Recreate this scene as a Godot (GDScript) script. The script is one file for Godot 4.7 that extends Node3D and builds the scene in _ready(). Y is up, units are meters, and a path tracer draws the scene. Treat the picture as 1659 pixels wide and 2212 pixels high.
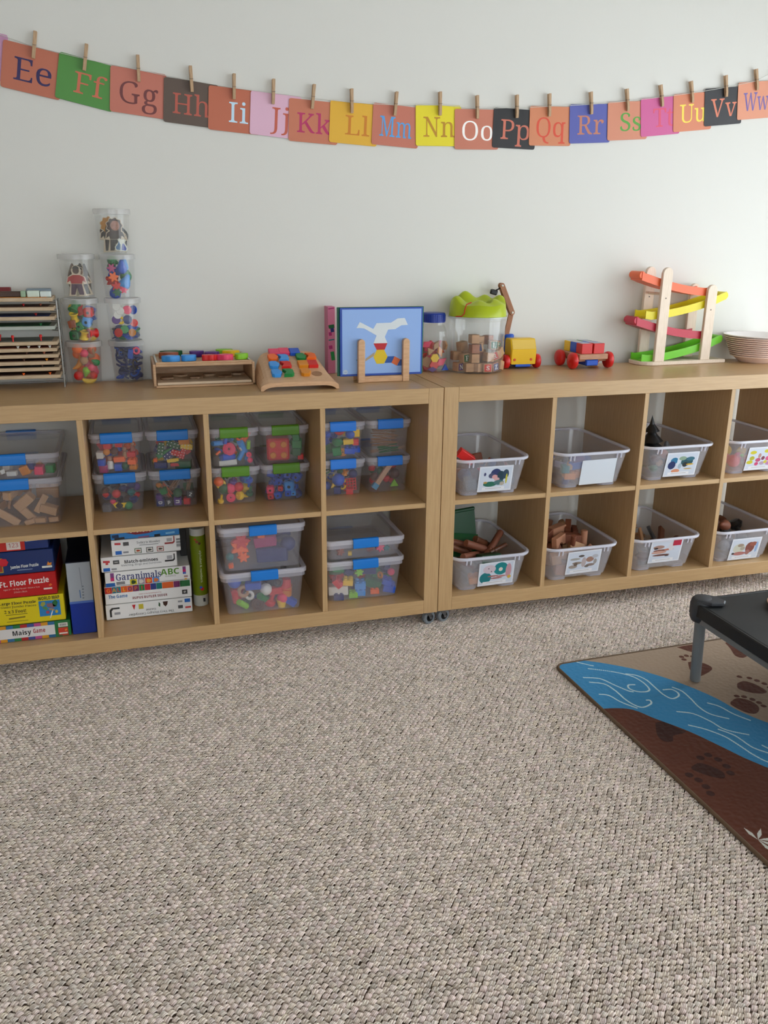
extends Node3D
# A play room: two cube shelf units on castors against a white wall, alphabet cards on a line above them.

const TOP := 0.8396      # top of the shelf units
const MID := 0.4608     # upper face of the middle shelf
const LOW := 0.1147      # upper face of the bottom board
const WALL := -0.43     # face of the back wall

var rng := RandomNumberGenerator.new()
var mats := {}
var meshes := {}
var C := {
	"red": Color(0.83, 0.12, 0.11), "blue": Color(0.09, 0.33, 0.77), "green": Color(0.07, 0.5, 0.23), "yellow": Color(0.95, 0.78, 0.08),
	"orange": Color(0.97, 0.42, 0.1), "purple": Color(0.34, 0.17, 0.5), "pink": Color(0.93, 0.26, 0.42), "white": Color(0.88, 0.87, 0.84),
	"black": Color(0.06, 0.06, 0.07), "brown": Color(0.36, 0.2, 0.12), "tan": Color(0.76, 0.58, 0.42), "light blue": Color(0.22, 0.58, 0.88),
	"lime": Color(0.55, 0.8, 0.14), "navy": Color(0.09, 0.16, 0.42), "grey": Color(0.42, 0.42, 0.44), "wooden": Color(0.78, 0.62, 0.46),
	"dark green": Color(0.03, 0.36, 0.17), "magenta": Color(0.66, 0.1, 0.4), "teal": Color(0.05, 0.45, 0.46), "amber": Color(0.85, 0.52, 0.08),
	"rust": Color(0.6, 0.3, 0.18), "chestnut": Color(0.5, 0.28, 0.19), "light brown": Color(0.72, 0.5, 0.38),
}


func _ready() -> void:
	rng.seed = 7
	view_and_light()
	room()
	carpet()
	shelves()
	rug()
	table()
	alphabet()
	top_left()
	top_middle()
	top_right()
	latched_bins()
	game_boxes()
	open_bins()


func view_and_light() -> void:
	var cam := Camera3D.new()
	cam.name = "camera"
	cam.position = Vector3(-0.9539, 1.2765, 2.5056)
	cam.rotation_degrees = Vector3(-17.699, -16.812, 0.525)
	cam.fov = 62.35
	cam.near = 0.05
	add_child(cam)
	cam.current = true
	var e := Environment.new()
	e.background_mode = Environment.BG_COLOR
	e.background_color = Color(0.93, 0.97, 1.0)
	e.background_energy_multiplier = 6.0
	e.tonemap_mode = Environment.TONE_MAPPER_LINEAR
	e.tonemap_exposure = 0.6
	e.sdfgi_enabled = true
	e.ssao_enabled = true
	e.ssil_enabled = true
	var w := WorldEnvironment.new()
	w.name = "world_environment"
	w.environment = e
	add_child(w)
	# daylight through the two windows
	daylight("window_daylight", Vector3(2.070, 1.075, 1.600), Vector2(3.360, 2.010), Vector3(-1, 0, 0), 3.7)
	daylight("garden_window_daylight", Vector3(-0.750, 1.5, 5.12), Vector2(4.460, 1.5), Vector3(0, 0, -1), 1.7, Color(1.0, 0.985, 0.955))


func daylight(called: String, at: Vector3, size: Vector2, towards: Vector3, energy: float, tint := Color(0.94, 0.98, 1.0)) -> void:
	var a := AreaLight3D.new()
	a.name = called
	a.area_size = size
	a.light_energy = energy
	a.area_normalize_energy = true
	a.light_color = tint
	a.area_range = 12.0
	a.shadow_enabled = true
	add_child(a)
	a.position = at
	a.look_at_from_position(at, at + towards, Vector3.UP)


# ------------------------------------------------------------------ materials

func mat(c: Color, rough := 0.5, metal := 0.0, spec := 0.5) -> StandardMaterial3D:
	var key := "%s %.2f %.2f %.2f" % [c.to_html(), rough, metal, spec]
	if not mats.has(key):
		var m := StandardMaterial3D.new()
		m.albedo_color = c
		m.roughness = rough
		m.metallic = metal
		m.metallic_specular = spec
		if c.a < 0.999:
			m.transparency = BaseMaterial3D.TRANSPARENCY_ALPHA
		mats[key] = m
	return mats[key]


func grain_texture(a: Color, b: Color, sd: int, freq: float, stretch: float) -> ImageTexture:
	var n := FastNoiseLite.new()
	n.seed = sd
	n.noise_type = FastNoiseLite.TYPE_SIMPLEX
	n.frequency = freq
	n.fractal_octaves = 4
	var src := n.get_seamless_image(256, 256)
	var im := Image.create_empty(256, 256, false, Image.FORMAT_RGB8)
	for y in 256:
		for x in 256:
			var v := src.get_pixel(x, y).r
			im.set_pixel(x, y, a.lerp(b, clampf((v - 0.5) * stretch + 0.5, 0.0, 1.0)))
	return ImageTexture.create_from_image(im)


func wood(key: String, a: Color, b: Color, rough: float, scale: Vector3, stretch := 1.3) -> StandardMaterial3D:
	if not mats.has(key):
		var m := StandardMaterial3D.new()
		m.albedo_texture = grain_texture(a, b, key.hash() % 1000, 0.02, stretch)
		m.uv1_triplanar = true
		m.uv1_scale = scale
		m.roughness = rough
		mats[key] = m
	return mats[key]


# ------------------------------------------------------------------ shapes

func begin() -> SurfaceTool:
	var s := SurfaceTool.new()
	s.begin(Mesh.PRIMITIVE_TRIANGLES)
	return s


func tri(s: SurfaceTool, a: Vector3, b: Vector3, c: Vector3, na: Vector3, nb: Vector3, nc: Vector3) -> void:
	if (b - a).cross(c - a).dot(na + nb + nc) > 0.0:
		var t := b
		b = c
		c = t
		t = nb
		nb = nc
		nc = t
	s.set_normal(na)
	s.add_vertex(a)
	s.set_normal(nb)
	s.add_vertex(b)
	s.set_normal(nc)
	s.add_vertex(c)


func quad(s: SurfaceTool, a: Vector3, b: Vector3, c: Vector3, d: Vector3, n: Vector3) -> void:
	tri(s, a, b, c, n, n, n)
	tri(s, a, c, d, n, n, n)


# a box with chamfered edges, centred
func boxed(s: SurfaceTool, size: Vector3, ch: float, x := Transform3D()) -> void:
	var h := size / 2
	ch = minf(ch, minf(h.x, minf(h.y, h.z)) * 0.9)
	var k := h - Vector3.ONE * ch
	for ax in 3:
		for sg in [-1.0, 1.0]:
			var n := Vector3.ZERO
			n[ax] = sg
			var u := (ax + 1) % 3
			var v := (ax + 2) % 3
			var p: Array[Vector3] = []
			for q in [[-1, -1], [1, -1], [1, 1], [-1, 1]]:
				var w := Vector3.ZERO
				w[ax] = sg * h[ax]
				w[u] = q[0] * k[u]
				w[v] = q[1] * k[v]
				p.append(x * w)
			quad(s, p[0], p[1], p[2], p[3], x.basis * n)
	if ch <= 0.0:
		return
	for ax in 3:
		var u := (ax + 1) % 3
		var v := (ax + 2) % 3
		for su in [-1.0, 1.0]:
			for sv in [-1.0, 1.0]:
				var n := Vector3.ZERO
				n[u] = su
				n[v] = sv
				var p: Array[Vector3] = []
				for e in [[-1.0, 0], [1.0, 0], [1.0, 1], [-1.0, 1]]:
					var w := Vector3.ZERO
					w[ax] = e[0] * k[ax]
					w[u] = su * (h[u] if e[1] == 0 else k[u])
					w[v] = sv * (k[v] if e[1] == 0 else h[v])
					p.append(x * w)
				quad(s, p[0], p[1], p[2], p[3], (x.basis * n).normalized())
	for a in [-1.0, 1.0]:
		for b in [-1.0, 1.0]:
			for c in [-1.0, 1.0]:
				var g := Vector3(a, b, c)
				var n := (x.basis * g).normalized()
				tri(s, x * (Vector3(h.x, k.y, k.z) * g), x * (Vector3(k.x, h.y, k.z) * g), x * (Vector3(k.x, k.y, h.z) * g), n, n, n)


func box(size: Vector3, ch := 0.0) -> Mesh:
	var key := "box %s %.5f" % [size, ch]
	if not meshes.has(key):
		var s := begin()
		boxed(s, size, ch)
		meshes[key] = s.commit()
	return meshes[key]


# a ring of points with its outward directions: a rounded rectangle, or a circle
func ring(w: float, d: float, r: float, n := 4) -> Array:
	var p := PackedVector2Array()
	var o := PackedVector2Array()
	for k in 4:
		var c := Vector2((w / 2 - r) * [1, -1, -1, 1][k], (d / 2 - r) * [1, 1, -1, -1][k])
		for i in n + 1:
			var a := (k + float(i) / n) * PI / 2
			p.append(c + r * Vector2(cos(a), sin(a)))
			o.append(Vector2(cos(a), sin(a)))
	return [p, o]


func circle(n: int, r := 1.0) -> Array:
	var p := PackedVector2Array()
	var o := PackedVector2Array()
	for i in n:
		var a := TAU * i / n
		p.append(r * Vector2(cos(a), sin(a)))
		o.append(Vector2(cos(a), sin(a)))
	return [p, o]


# bands between rings: each ring is [points, height]; the rings run up the outside (and down an inside)
func loft(s: SurfaceTool, rings: Array, out: PackedVector2Array, smooth := false, x := Transform3D()) -> void:
	var n := out.size()
	for i in rings.size() - 1:
		var pa: PackedVector2Array = rings[i][0]
		var pb: PackedVector2Array = rings[i + 1][0]
		var ya: float = rings[i][1]
		var yb: float = rings[i + 1][1]
		for j in n:
			var k := (j + 1) % n
			var q: Array[Vector3] = []
			var m: Array[Vector3] = []
			for e in [[i, j], [i, k], [i + 1, k], [i + 1, j]]:
				var lo: int = e[0] if not smooth else maxi(e[0] - 1, 0)
				var hi: int = e[0] if not smooth else mini(e[0] + 1, rings.size() - 1)
				if not smooth:
					lo = i
					hi = i + 1
				var du: Vector2 = rings[hi][0][e[1]] - rings[lo][0][e[1]]
				var dy: float = rings[hi][1] - rings[lo][1]
				var o: Vector2 = out[e[1]]
				var dr := du.dot(o)
				var f := Vector3(o.x * dy, -dr, o.y * dy)
				m.append((x.basis * (f.normalized() if f.length() > 1e-9 else Vector3.UP)).normalized())
			q = [x * Vector3(pa[j].x, ya, pa[j].y), x * Vector3(pa[k].x, ya, pa[k].y), x * Vector3(pb[k].x, yb, pb[k].y), x * Vector3(pb[j].x, yb, pb[j].y)]
			tri(s, q[0], q[1], q[2], m[0], m[1], m[2])
			tri(s, q[0], q[2], q[3], m[0], m[2], m[3])


func cap(s: SurfaceTool, pts: PackedVector2Array, y: float, up: float, x := Transform3D()) -> void:
	var n := x.basis * Vector3(0, up, 0)
	var ix := Geometry2D.triangulate_polygon(pts)
	for i in range(0, ix.size(), 3):
		var a := pts[ix[i]]
		var b := pts[ix[i + 1]]
		var c := pts[ix[i + 2]]
		tri(s, x * Vector3(a.x, y, a.y), x * Vector3(b.x, y, b.y), x * Vector3(c.x, y, c.y), n, n, n)


func scaled(p: PackedVector2Array, f: float) -> PackedVector2Array:
	var o := PackedVector2Array()
	for q in p:
		o.append(q * f)
	return o


# turned shape: profile of (radius, height), upward along the outside
func turned(s: SurfaceTool, prof: Array, n := 20, smooth := false, x := Transform3D()) -> void:
	var c := circle(n)
	var rings := []
	for p in prof:
		rings.append([scaled(c[0], maxf(p[0], 0.00001)), p[1]])
	loft(s, rings, c[1], smooth, x)


func lathe(key: String, prof: Array, n := 20, smooth := false) -> Mesh:
	if not meshes.has(key):
		var s := begin()
		turned(s, prof, n, smooth)
		meshes[key] = s.commit()
	return meshes[key]


# a plate: polygon in x,y pulled along z, centred, with a small bevel
func plate(s: SurfaceTool, pts: PackedVector2Array, depth: float, bev := 0.0, x := Transform3D()) -> void:
	var n := pts.size()
	var area := 0.0
	for i in n:
		area += pts[i].cross(pts[(i + 1) % n])
	var sg := signf(area)
	var inner := pts
	if bev > 0.0:
		inner = PackedVector2Array()
		for i in n:
			var a := (pts[i] - pts[(i + n - 1) % n]).normalized()
			var b := (pts[(i + 1) % n] - pts[i]).normalized()
			var d := Vector2(a.y, -a.x) * sg + Vector2(b.y, -b.x) * sg
			inner.append(pts[i] - d.normalized() * bev / maxf(0.4, d.length() / 2))
	var h := depth / 2
	for side in [-1.0, 1.0]:
		var nn := x.basis * Vector3(0, 0, side)
		var ix := Geometry2D.triangulate_polygon(inner)
		for i in range(0, ix.size(), 3):
			var p: Array[Vector3] = []
			for k in 3:
				p.append(x * Vector3(inner[ix[i + k]].x, inner[ix[i + k]].y, side * h))
			tri(s, p[0], p[1], p[2], nn, nn, nn)
	for i in n:
		var j := (i + 1) % n
		var e := (pts[j] - pts[i]).normalized()
		var o := Vector3(e.y, -e.x, 0) * sg
		var k := h - bev
		quad(s, x * Vector3(pts[i].x, pts[i].y, -k), x * Vector3(pts[j].x, pts[j].y, -k), x * Vector3(pts[j].x, pts[j].y, k), x * Vector3(pts[i].x, pts[i].y, k), (x.basis * o).normalized())
		if bev > 0.0:
			for side in [-1.0, 1.0]:
				quad(s, x * Vector3(pts[i].x, pts[i].y, side * k), x * Vector3(pts[j].x, pts[j].y, side * k), x * Vector3(inner[j].x, inner[j].y, side * h), x * Vector3(inner[i].x, inner[i].y, side * h), (x.basis * (o + Vector3(0, 0, side))).normalized())


func plated(key: String, pts: PackedVector2Array, depth: float, bev := 0.0) -> Mesh:
	if not meshes.has(key):
		var s := begin()
		plate(s, pts, depth, bev)
		meshes[key] = s.commit()
	return meshes[key]


# a round bar along points; radius may vary
func bar(s: SurfaceTool, pts: Array, r: float, n := 8, closed := false, radii := [], x := Transform3D()) -> void:
	var rows := []
	var norms := []
	var last := Vector3.ZERO
	var m := pts.size()
	for i in m:
		var a: Vector3 = pts[(i + m - 1) % m] if closed else pts[maxi(i - 1, 0)]
		var b: Vector3 = pts[(i + 1) % m] if closed else pts[mini(i + 1, m - 1)]
		var t := (b - a).normalized()
		var u := last - t * last.dot(t)
		if u.length() < 0.01:
			u = t.cross(Vector3(0.13, 0.97, 0.21))
		u = u.normalized()
		last = u
		var v := t.cross(u)
		var row := []
		var nr := []
		var rr: float = radii[i] if radii.size() else r
		for k in n:
			var o := u * cos(TAU * k / n) + v * sin(TAU * k / n)
			row.append(x * (pts[i] + o * rr))
			nr.append((x.basis * o).normalized())
		rows.append(row)
		norms.append(nr)
	for i in (m if closed else m - 1):
		var j := (i + 1) % m
		for k in n:
			var l := (k + 1) % n
			tri(s, rows[i][k], rows[i][l], rows[j][l], norms[i][k], norms[i][l], norms[j][l])
			tri(s, rows[i][k], rows[j][l], rows[j][k], norms[i][k], norms[j][l], norms[j][k])
	if not closed:
		for e in [0, m - 1]:
			var nn: Vector3 = (x.basis * (pts[1] - pts[0] if e == 0 else pts[m - 2] - pts[m - 1])).normalized() * -1.0
			for k in range(1, n - 1):
				tri(s, rows[e][0], rows[e][k], rows[e][k + 1], nn, nn, nn)


func rod(pts: Array, r: float, n := 8, closed := false, radii := []) -> Mesh:
	var s := begin()
	bar(s, pts, r, n, closed, radii)
	return s.commit()


func arc2(c: Vector2, r: float, a0: float, a1: float, n: int) -> PackedVector2Array:
	var p := PackedVector2Array()
	for i in n + 1:
		var a := deg_to_rad(lerpf(a0, a1, float(i) / n))
		p.append(c + r * Vector2(cos(a), sin(a)))
	return p


func round_rect(w: float, h: float, r: float, n := 3) -> PackedVector2Array:
	return ring(w, h, r, n)[0]


func xf(at: Vector3, euler := Vector3.ZERO, sc := Vector3.ONE) -> Transform3D:
	return Transform3D(Basis.from_euler(euler * PI / 180.0) * Basis.from_scale(sc), at)


# ------------------------------------------------------------------ nodes

func thing(called: String, label: String, category: String, at := Vector3.ZERO, turn := 0.0, group := "") -> Node3D:
	var o := Node3D.new()
	o.name = called
	add_child(o, true)
	o.position = at
	o.rotation_degrees.y = turn
	tag(o, label, category, group)
	return o


func tag(o: Node3D, label: String, category: String, group := "") -> void:
	o.set_meta("label", label)
	o.set_meta("category", category)
	if group != "":
		o.set_meta("group", group)


func part(to: Node, called: String, mesh: Mesh, m: Material, x := Transform3D()) -> MeshInstance3D:
	var o := MeshInstance3D.new()
	o.name = called
	o.mesh = mesh
	o.material_override = m
	o.transform = x
	to.add_child(o, true)
	return o


func structure(called: String, mesh: Mesh, m: Material, at := Vector3.ZERO) -> MeshInstance3D:
	var o := part(self, called, mesh, m, Transform3D(Basis(), at))
	o.set_meta("kind", "structure")
	return o


# lettering as wide as w and as high as h (h 0: keep the font's proportions), centred at the origin of x, facing +z
func lettering(to: Node, words: String, w: float, h: float, c: Color, x: Transform3D, serif := false, bold := false, thick := 0.0004) -> MeshInstance3D:
	var key := "text %s %s %s" % [words, serif, bold]
	if not meshes.has(key):
		var t := TextMesh.new()
		var f := SystemFont.new()
		f.font_names = PackedStringArray(["Droid Serif" if serif else "Droid Sans"])
		f.font_weight = 700 if bold else 400
		t.font = f
		t.font_size = 24
		t.curve_step = 2.0
		t.pixel_size = 0.01
		t.depth = 0.01
		t.text = words
		meshes[key] = t
	var m: TextMesh = meshes[key]
	var b := m.get_aabb()
	var sx := w / maxf(b.size.x, 0.001)
	var sy := (h / maxf(b.size.y, 0.001)) if h > 0.0 else sx
	if w <= 0.0:
		sx = sy
	var sz := thick / 0.01
	var mid := b.position + b.size / 2
	var y := x * Transform3D(Basis.from_scale(Vector3(sx, sy, sz)), Vector3(-mid.x * sx, -mid.y * sy, 0))
	return part(to, "lettering", m, mat(c, 0.6), y)


# a flat printed patch on a front: centre x,y in the parent's frame at depth z
func print_patch(to: Node, called: String, x: float, y: float, z: float, w: float, h: float, c: Color, turn := 0.0) -> MeshInstance3D:
	return part(to, called, box(Vector3(w, h, 0.0005)), mat(c, 0.55), xf(Vector3(x, y, z), Vector3(0, 0, turn)))


# ------------------------------------------------------------------ the room

func wall_with_hole(called: String, a: Vector3, b: Vector3, along: int, lo: Vector2, hi: Vector2, m: Material) -> void:
	# a, b: corners of the wall's block; the hole runs from lo to hi in (along, y)
	var s := begin()
	for r in [[a[along], lo.x, a.y, b.y], [hi.x, b[along], a.y, b.y], [lo.x, hi.x, a.y, lo.y], [lo.x, hi.x, hi.y, b.y]]:
		var p := a
		var q := b
		p[along] = r[0]
		q[along] = r[1]
		p.y = r[2]
		q.y = r[3]
		boxed(s, q - p, 0.0, Transform3D(Basis(), (p + q) / 2))
	structure(called, s.commit(), m)


func window(called: String, at: Vector3, w: float, h: float, turn: float) -> void:
	var o := Node3D.new()
	o.name = called
	add_child(o, true)
	o.position = at
	o.rotation_degrees.y = turn
	o.set_meta("kind", "structure")
	var white := mat(Color(0.9, 0.9, 0.88), 0.4)
	var s := begin()
	for x in [-w / 2 + 0.03, 0.0, w / 2 - 0.03]:
		boxed(s, Vector3(0.06, h, 0.06), 0.006, xf(Vector3(x, 0, 0)))
	for y in [-h / 2 + 0.03, h / 2 - 0.03]:
		boxed(s, Vector3(w, 0.06, 0.062), 0.006, xf(Vector3(0, y, 0)))
	part(o, "window_frame", s.commit(), white)
	var glass := mat(Color(0.95, 0.98, 1.0, 0.02), 0.02)
	for k in [-1, 1]:
		part(o, "pane", box(Vector3(w / 2 - 0.09, h - 0.12, 0.006)), glass, xf(Vector3(k * (w / 4 - 0.0075), 0, 0)))


func room() -> void:
	var paint := StandardMaterial3D.new()
	paint.albedo_color = Color(0.895, 0.885, 0.855)
	paint.roughness = 0.75
	var n := FastNoiseLite.new()
	n.frequency = 0.05
	var im := n.get_seamless_image(128, 128)
	im.bump_map_to_normal_map(0.6)
	paint.normal_enabled = true
	paint.normal_texture = ImageTexture.create_from_image(im)
	paint.normal_scale = 0.12
	paint.uv1_triplanar = true
	paint.uv1_scale = Vector3.ONE * 5.0
	structure("wall_back", box(Vector3(6.9, 2.9, 0.1)), paint, Vector3(-1.15, 1.45, WALL - 0.05))
	structure("wall_left", box(Vector3(0.1, 2.9, 5.9)), paint, Vector3(-4.55, 1.45, 2.42))
	wall_with_hole("wall_right", Vector3(2.100, 0, -0.48), Vector3(2.250, 2.9, 5.22), 2, Vector2(-0.100, 0.050), Vector2(3.300, 2.100), paint)
	wall_with_hole("wall_front", Vector3(-4.5, 0, 5.15), Vector3(2.100, 2.9, 5.3), 0, Vector2(-3.000, 0.7), Vector2(1.500, 2.3), paint)
	structure("ceiling", box(Vector3(7.1, 0.1, 6.0)), mat(Color(0.78, 0.77, 0.75), 0.9), Vector3(-1.1, 2.95, 2.4))
	window("window_1", Vector3(2.180, 1.075, 1.600), 3.400, 2.050, 90.0)
	window("window_2", Vector3(-0.750, 1.5, 5.22), 4.500, 1.6, 0.0)


func carpet() -> void:
	structure("floor", box(Vector3(6.9, 0.1, 5.8)), mat(Color(0.46, 0.39, 0.33), 0.95), Vector3(-1.15, -0.0525, 2.4))
	# the looped pile: every loop is three plied strands, laid in slanting rows
	var m := StandardMaterial3D.new()
	m.vertex_color_use_as_albedo = true
	m.roughness = 0.95
	m.metallic_specular = 0.2
	var loops: Array[Mesh] = []
	var r := RandomNumberGenerator.new()
	r.seed = 3
	for kind in 5:
		var s := begin()
		for k in 4:
			var pts := []
			var tall := r.randf_range(0.0036, 0.0054)
			for i in 6:
				var t := i / 5.0
				pts.append(Vector3((t - 0.5) * r.randf_range(0.0112, 0.013), sin(t * PI) * tall - 0.0014, (k - 1.5) * 0.0026 + (t - 0.5) * 0.0034 + r.randf_range(-0.0005, 0.0005)))
			var f := r.randf_range(0.74, 1.0)
			s.set_color(Color(f * r.randf_range(0.97, 1.0), f * r.randf_range(0.95, 1.0), f * r.randf_range(0.96, 1.03)))
			bar(s, pts, 0.0018, 5, false, [0.0011, 0.0017, 0.0019, 0.0019, 0.0017, 0.0011])
		var loop := s.commit()
		loop.surface_set_material(0, m)
		loops.append(loop)
	var tones: Array[Color] = [Color(0.55, 0.475, 0.405), Color(0.57, 0.495, 0.425), Color(0.53, 0.46, 0.39), Color(0.58, 0.5, 0.435), Color(0.54, 0.48, 0.41), Color(0.56, 0.47, 0.42), Color(0.5, 0.445, 0.38), Color(0.45, 0.385, 0.32), Color(0.55, 0.475, 0.39), Color(0.6, 0.515, 0.455)]
	var dir := Vector2(sin(deg_to_rad(38.0)), -cos(deg_to_rad(38.0)))
	var across := Vector2(-dir.y, dir.x)
	var places := [[], [], [], [], []]
	var tints := [[], [], [], [], []]
	for i in range(-345, 346):
		for j in range(-255, 256):
			var off := 0.5 if i % 2 else 0.0
			var p := Vector2(0.1, 1.1) + across * (i * 0.0116) + dir * ((j + off) * 0.0131)
			if p.x < -2.1 or p.x > 2.03 or p.y < WALL + 0.012 or p.y > 2.5:
				continue
			if p.x > 0.33 and p.x < 1.9 and p.y > 0.4 and p.y < 1.5:
				continue
			p += Vector2(r.randf_range(-1, 1), r.randf_range(-1, 1)) * 0.0013
			var b := Basis(Vector3.UP, -atan2(dir.y, dir.x) + r.randf_range(-0.24, 0.24))
			b = b * Basis.from_scale(Vector3(r.randf_range(0.92, 1.12), r.randf_range(0.8, 1.25), r.randf_range(0.9, 1.12)))
			var kind := r.randi() % 5
			places[kind].append(Transform3D(b, Vector3(p.x, r.randf_range(-0.0006, 0.0003), p.y)))
			tints[kind].append(tones[r.randi() % tones.size()] * r.randf_range(1.56, 1.78))
	var o := Node3D.new()
	o.name = "carpet_pile"
	add_child(o, true)
	tag(o, "beige flecked looped carpet pile covering the whole floor", "carpet")
	o.set_meta("kind", "stuff")
	for kind in 5:
		var mm := MultiMesh.new()
		mm.transform_format = MultiMesh.TRANSFORM_3D
		mm.use_colors = true
		mm.mesh = loops[kind]
		mm.instance_count = places[kind].size()
		for i in places[kind].size():
			mm.set_instance_transform(i, places[kind][i])
			mm.set_instance_color(i, tints[kind][i])
		var q := MultiMeshInstance3D.new()
		q.name = "yarn_loops"
		q.multimesh = mm
		o.add_child(q, true)
		q.set_meta("kind", "stuff")


# ------------------------------------------------------------------ shelf units

func shelf_unit(label: String, at: Vector3, turn: float) -> void:
	var o := thing("shelf_unit", label, "shelf", at, turn, "cube shelf units along the wall")
	var along := wood("veneer along", Color(0.775, 0.635, 0.458), Color(0.735, 0.595, 0.418), 0.36, Vector3(1.2, 22, 22), 1.2)
	var upright := wood("veneer upright", Color(0.775, 0.635, 0.458), Color(0.725, 0.585, 0.408), 0.42, Vector3(22, 1.2, 22), 1.2)
	var w := 1.49
	var h := 0.774
	var p := 0.049
	var t := 0.0163
	var d := 0.39
	var cell := (w - 2 * 0.05 - 3 * t) / 4
	# local frame: x from the left end, y up from the underside, z = 0 at the front
	part(o, "top_board", box(Vector3(w - 0.1, p, d), 0.0008), along, xf(Vector3(w / 2, h - p / 2, -d / 2)))
	part(o, "bottom_board", box(Vector3(w - 0.1, p, d), 0.0008), along, xf(Vector3(w / 2, p / 2, -d / 2)))
	for x in [0.025, w - 0.025]:
		part(o, "side_panel", box(Vector3(0.0497, h, d), 0.0009), upright, xf(Vector3(x, h / 2, -d / 2)))
	for i in [1, 2, 3]:
		part(o, "divider", box(Vector3(t, h - 2 * p, d - 0.002), 0.0006), upright, xf(Vector3(0.05 + i * cell + (i - 0.5) * t, h / 2, -d / 2 - 0.001)))
	for i in 4:
		part(o, "shelf_board", box(Vector3(cell, t, d - 0.004), 0.0006), along, xf(Vector3(0.05 + i * (cell + t) + cell / 2, h / 2, -d / 2 - 0.002)))
	var steel := mat(Color(0.55, 0.56, 0.58), 0.3, 0.9)
	for x in [0.027, w - 0.024]:
		for z in [-0.05, -0.33]:
			var c := part(o, "caster", box(Vector3(0.05, 0.003, 0.05), 0.001), steel, xf(Vector3(x, -0.0025, z)))
			var s := begin()
			for k in [-0.0145, 0.0145]:
				plate(s, PackedVector2Array([Vector2(-0.02, 0), Vector2(0.012, 0), Vector2(0.0165, -0.034), Vector2(0.012, -0.042), Vector2(0.0075, -0.034), Vector2(-0.008, -0.012)]), 0.002, 0.0, xf(Vector3(0, 0, k)))
			turned(s, [[0.0, -0.012], [0.016, -0.012], [0.017, -0.002], [0.0, -0.001]], 14)
			part(c, "fork", s.commit(), steel, xf(Vector3.ZERO, Vector3(0, 18, 0)))
			var tyre := lathe("tyre", [[0.008, -0.009], [0.0215, -0.009], [0.0245, -0.006], [0.0245, 0.006], [0.0215, 0.009], [0.008, 0.009]], 26)
			var lay := xf(Vector3(0.012, -0.0375, -0.003), Vector3(90, 18, 0))
			part(c, "wheel", tyre, mat(Color(0.5, 0.52, 0.54), 0.5), lay)
			part(c, "wheel_disc", lathe("wheel disc", [[0.0, -0.0095], [0.0135, -0.0095], [0.0138, 0.0095], [0.0, 0.0095]], 20), mat(C.black, 0.4), lay)
			part(c, "axle", lathe("axle", [[0.0, -0.0175], [0.004, -0.0172], [0.0055, -0.0155], [0.003, -0.015], [0.003, 0.015], [0.0055, 0.0155], [0.004, 0.0172], [0.0, 0.0175]], 12), steel, lay)


func shelves() -> void:
	shelf_unit("birch cube shelf unit holding latched bins and game boxes", Vector3(-0.0035 - 1.49, 0.065, 0.0034 + 1.49 * 0.0043), 0.245)
	shelf_unit("birch cube shelf unit holding open bins with picture labels", Vector3(0.0, 0.065, 0.0), 0.0)


# ------------------------------------------------------------------ rug and play table

func paint_poly(im: Image, pts: Array, c: Color) -> void:
	var y0 := 1e9
	var y1 := -1e9
	for p in pts:
		y0 = minf(y0, p.y)
		y1 = maxf(y1, p.y)
	for y in range(maxi(int(y0), 0), mini(int(y1) + 1, im.get_height())):
		var xs := []
		for i in pts.size():
			var a: Vector2 = pts[i]
			var b: Vector2 = pts[(i + 1) % pts.size()]
			var yy := y + 0.5
			if (a.y <= yy) != (b.y <= yy):
				xs.append(a.x + (yy - a.y) / (b.y - a.y) * (b.x - a.x))
		xs.sort()
		for i in range(0, xs.size() - 1, 2):
			var x0 := int(round(xs[i]))
			im.fill_rect(Rect2i(x0, y, int(round(xs[i + 1])) - x0, 1), c)


func paint_dot(im: Image, at: Vector2, rx: float, ry: float, c: Color) -> void:
	for y in range(int(at.y - ry), int(at.y + ry) + 1):
		var f := 1.0 - pow((y + 0.5 - at.y) / ry, 2.0)
		if f > 0.0 and y >= 0 and y < im.get_height():
			var half := rx * sqrt(f)
			im.fill_rect(Rect2i(int(at.x - half), y, maxi(1, int(2 * half)), 1), c)


# smooth curve through points
func curve(pts: Array, n := 8) -> Array:
	var o := []
	for i in pts.size() - 1:
		for k in n:
			var a: Vector2 = pts[maxi(i - 1, 0)]
			var d: Vector2 = pts[mini(i + 2, pts.size() - 1)]
			o.append(pts[i].cubic_interpolate(pts[i + 1], a, d, float(k) / n))
	o.append(pts[-1])
	return o


func V(x: float, y: float) -> Vector2:
	return Vector2((x - 0.24) * 1000.0, (y - 0.34) * 1000.0)   # floor metres to rug pixels


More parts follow.
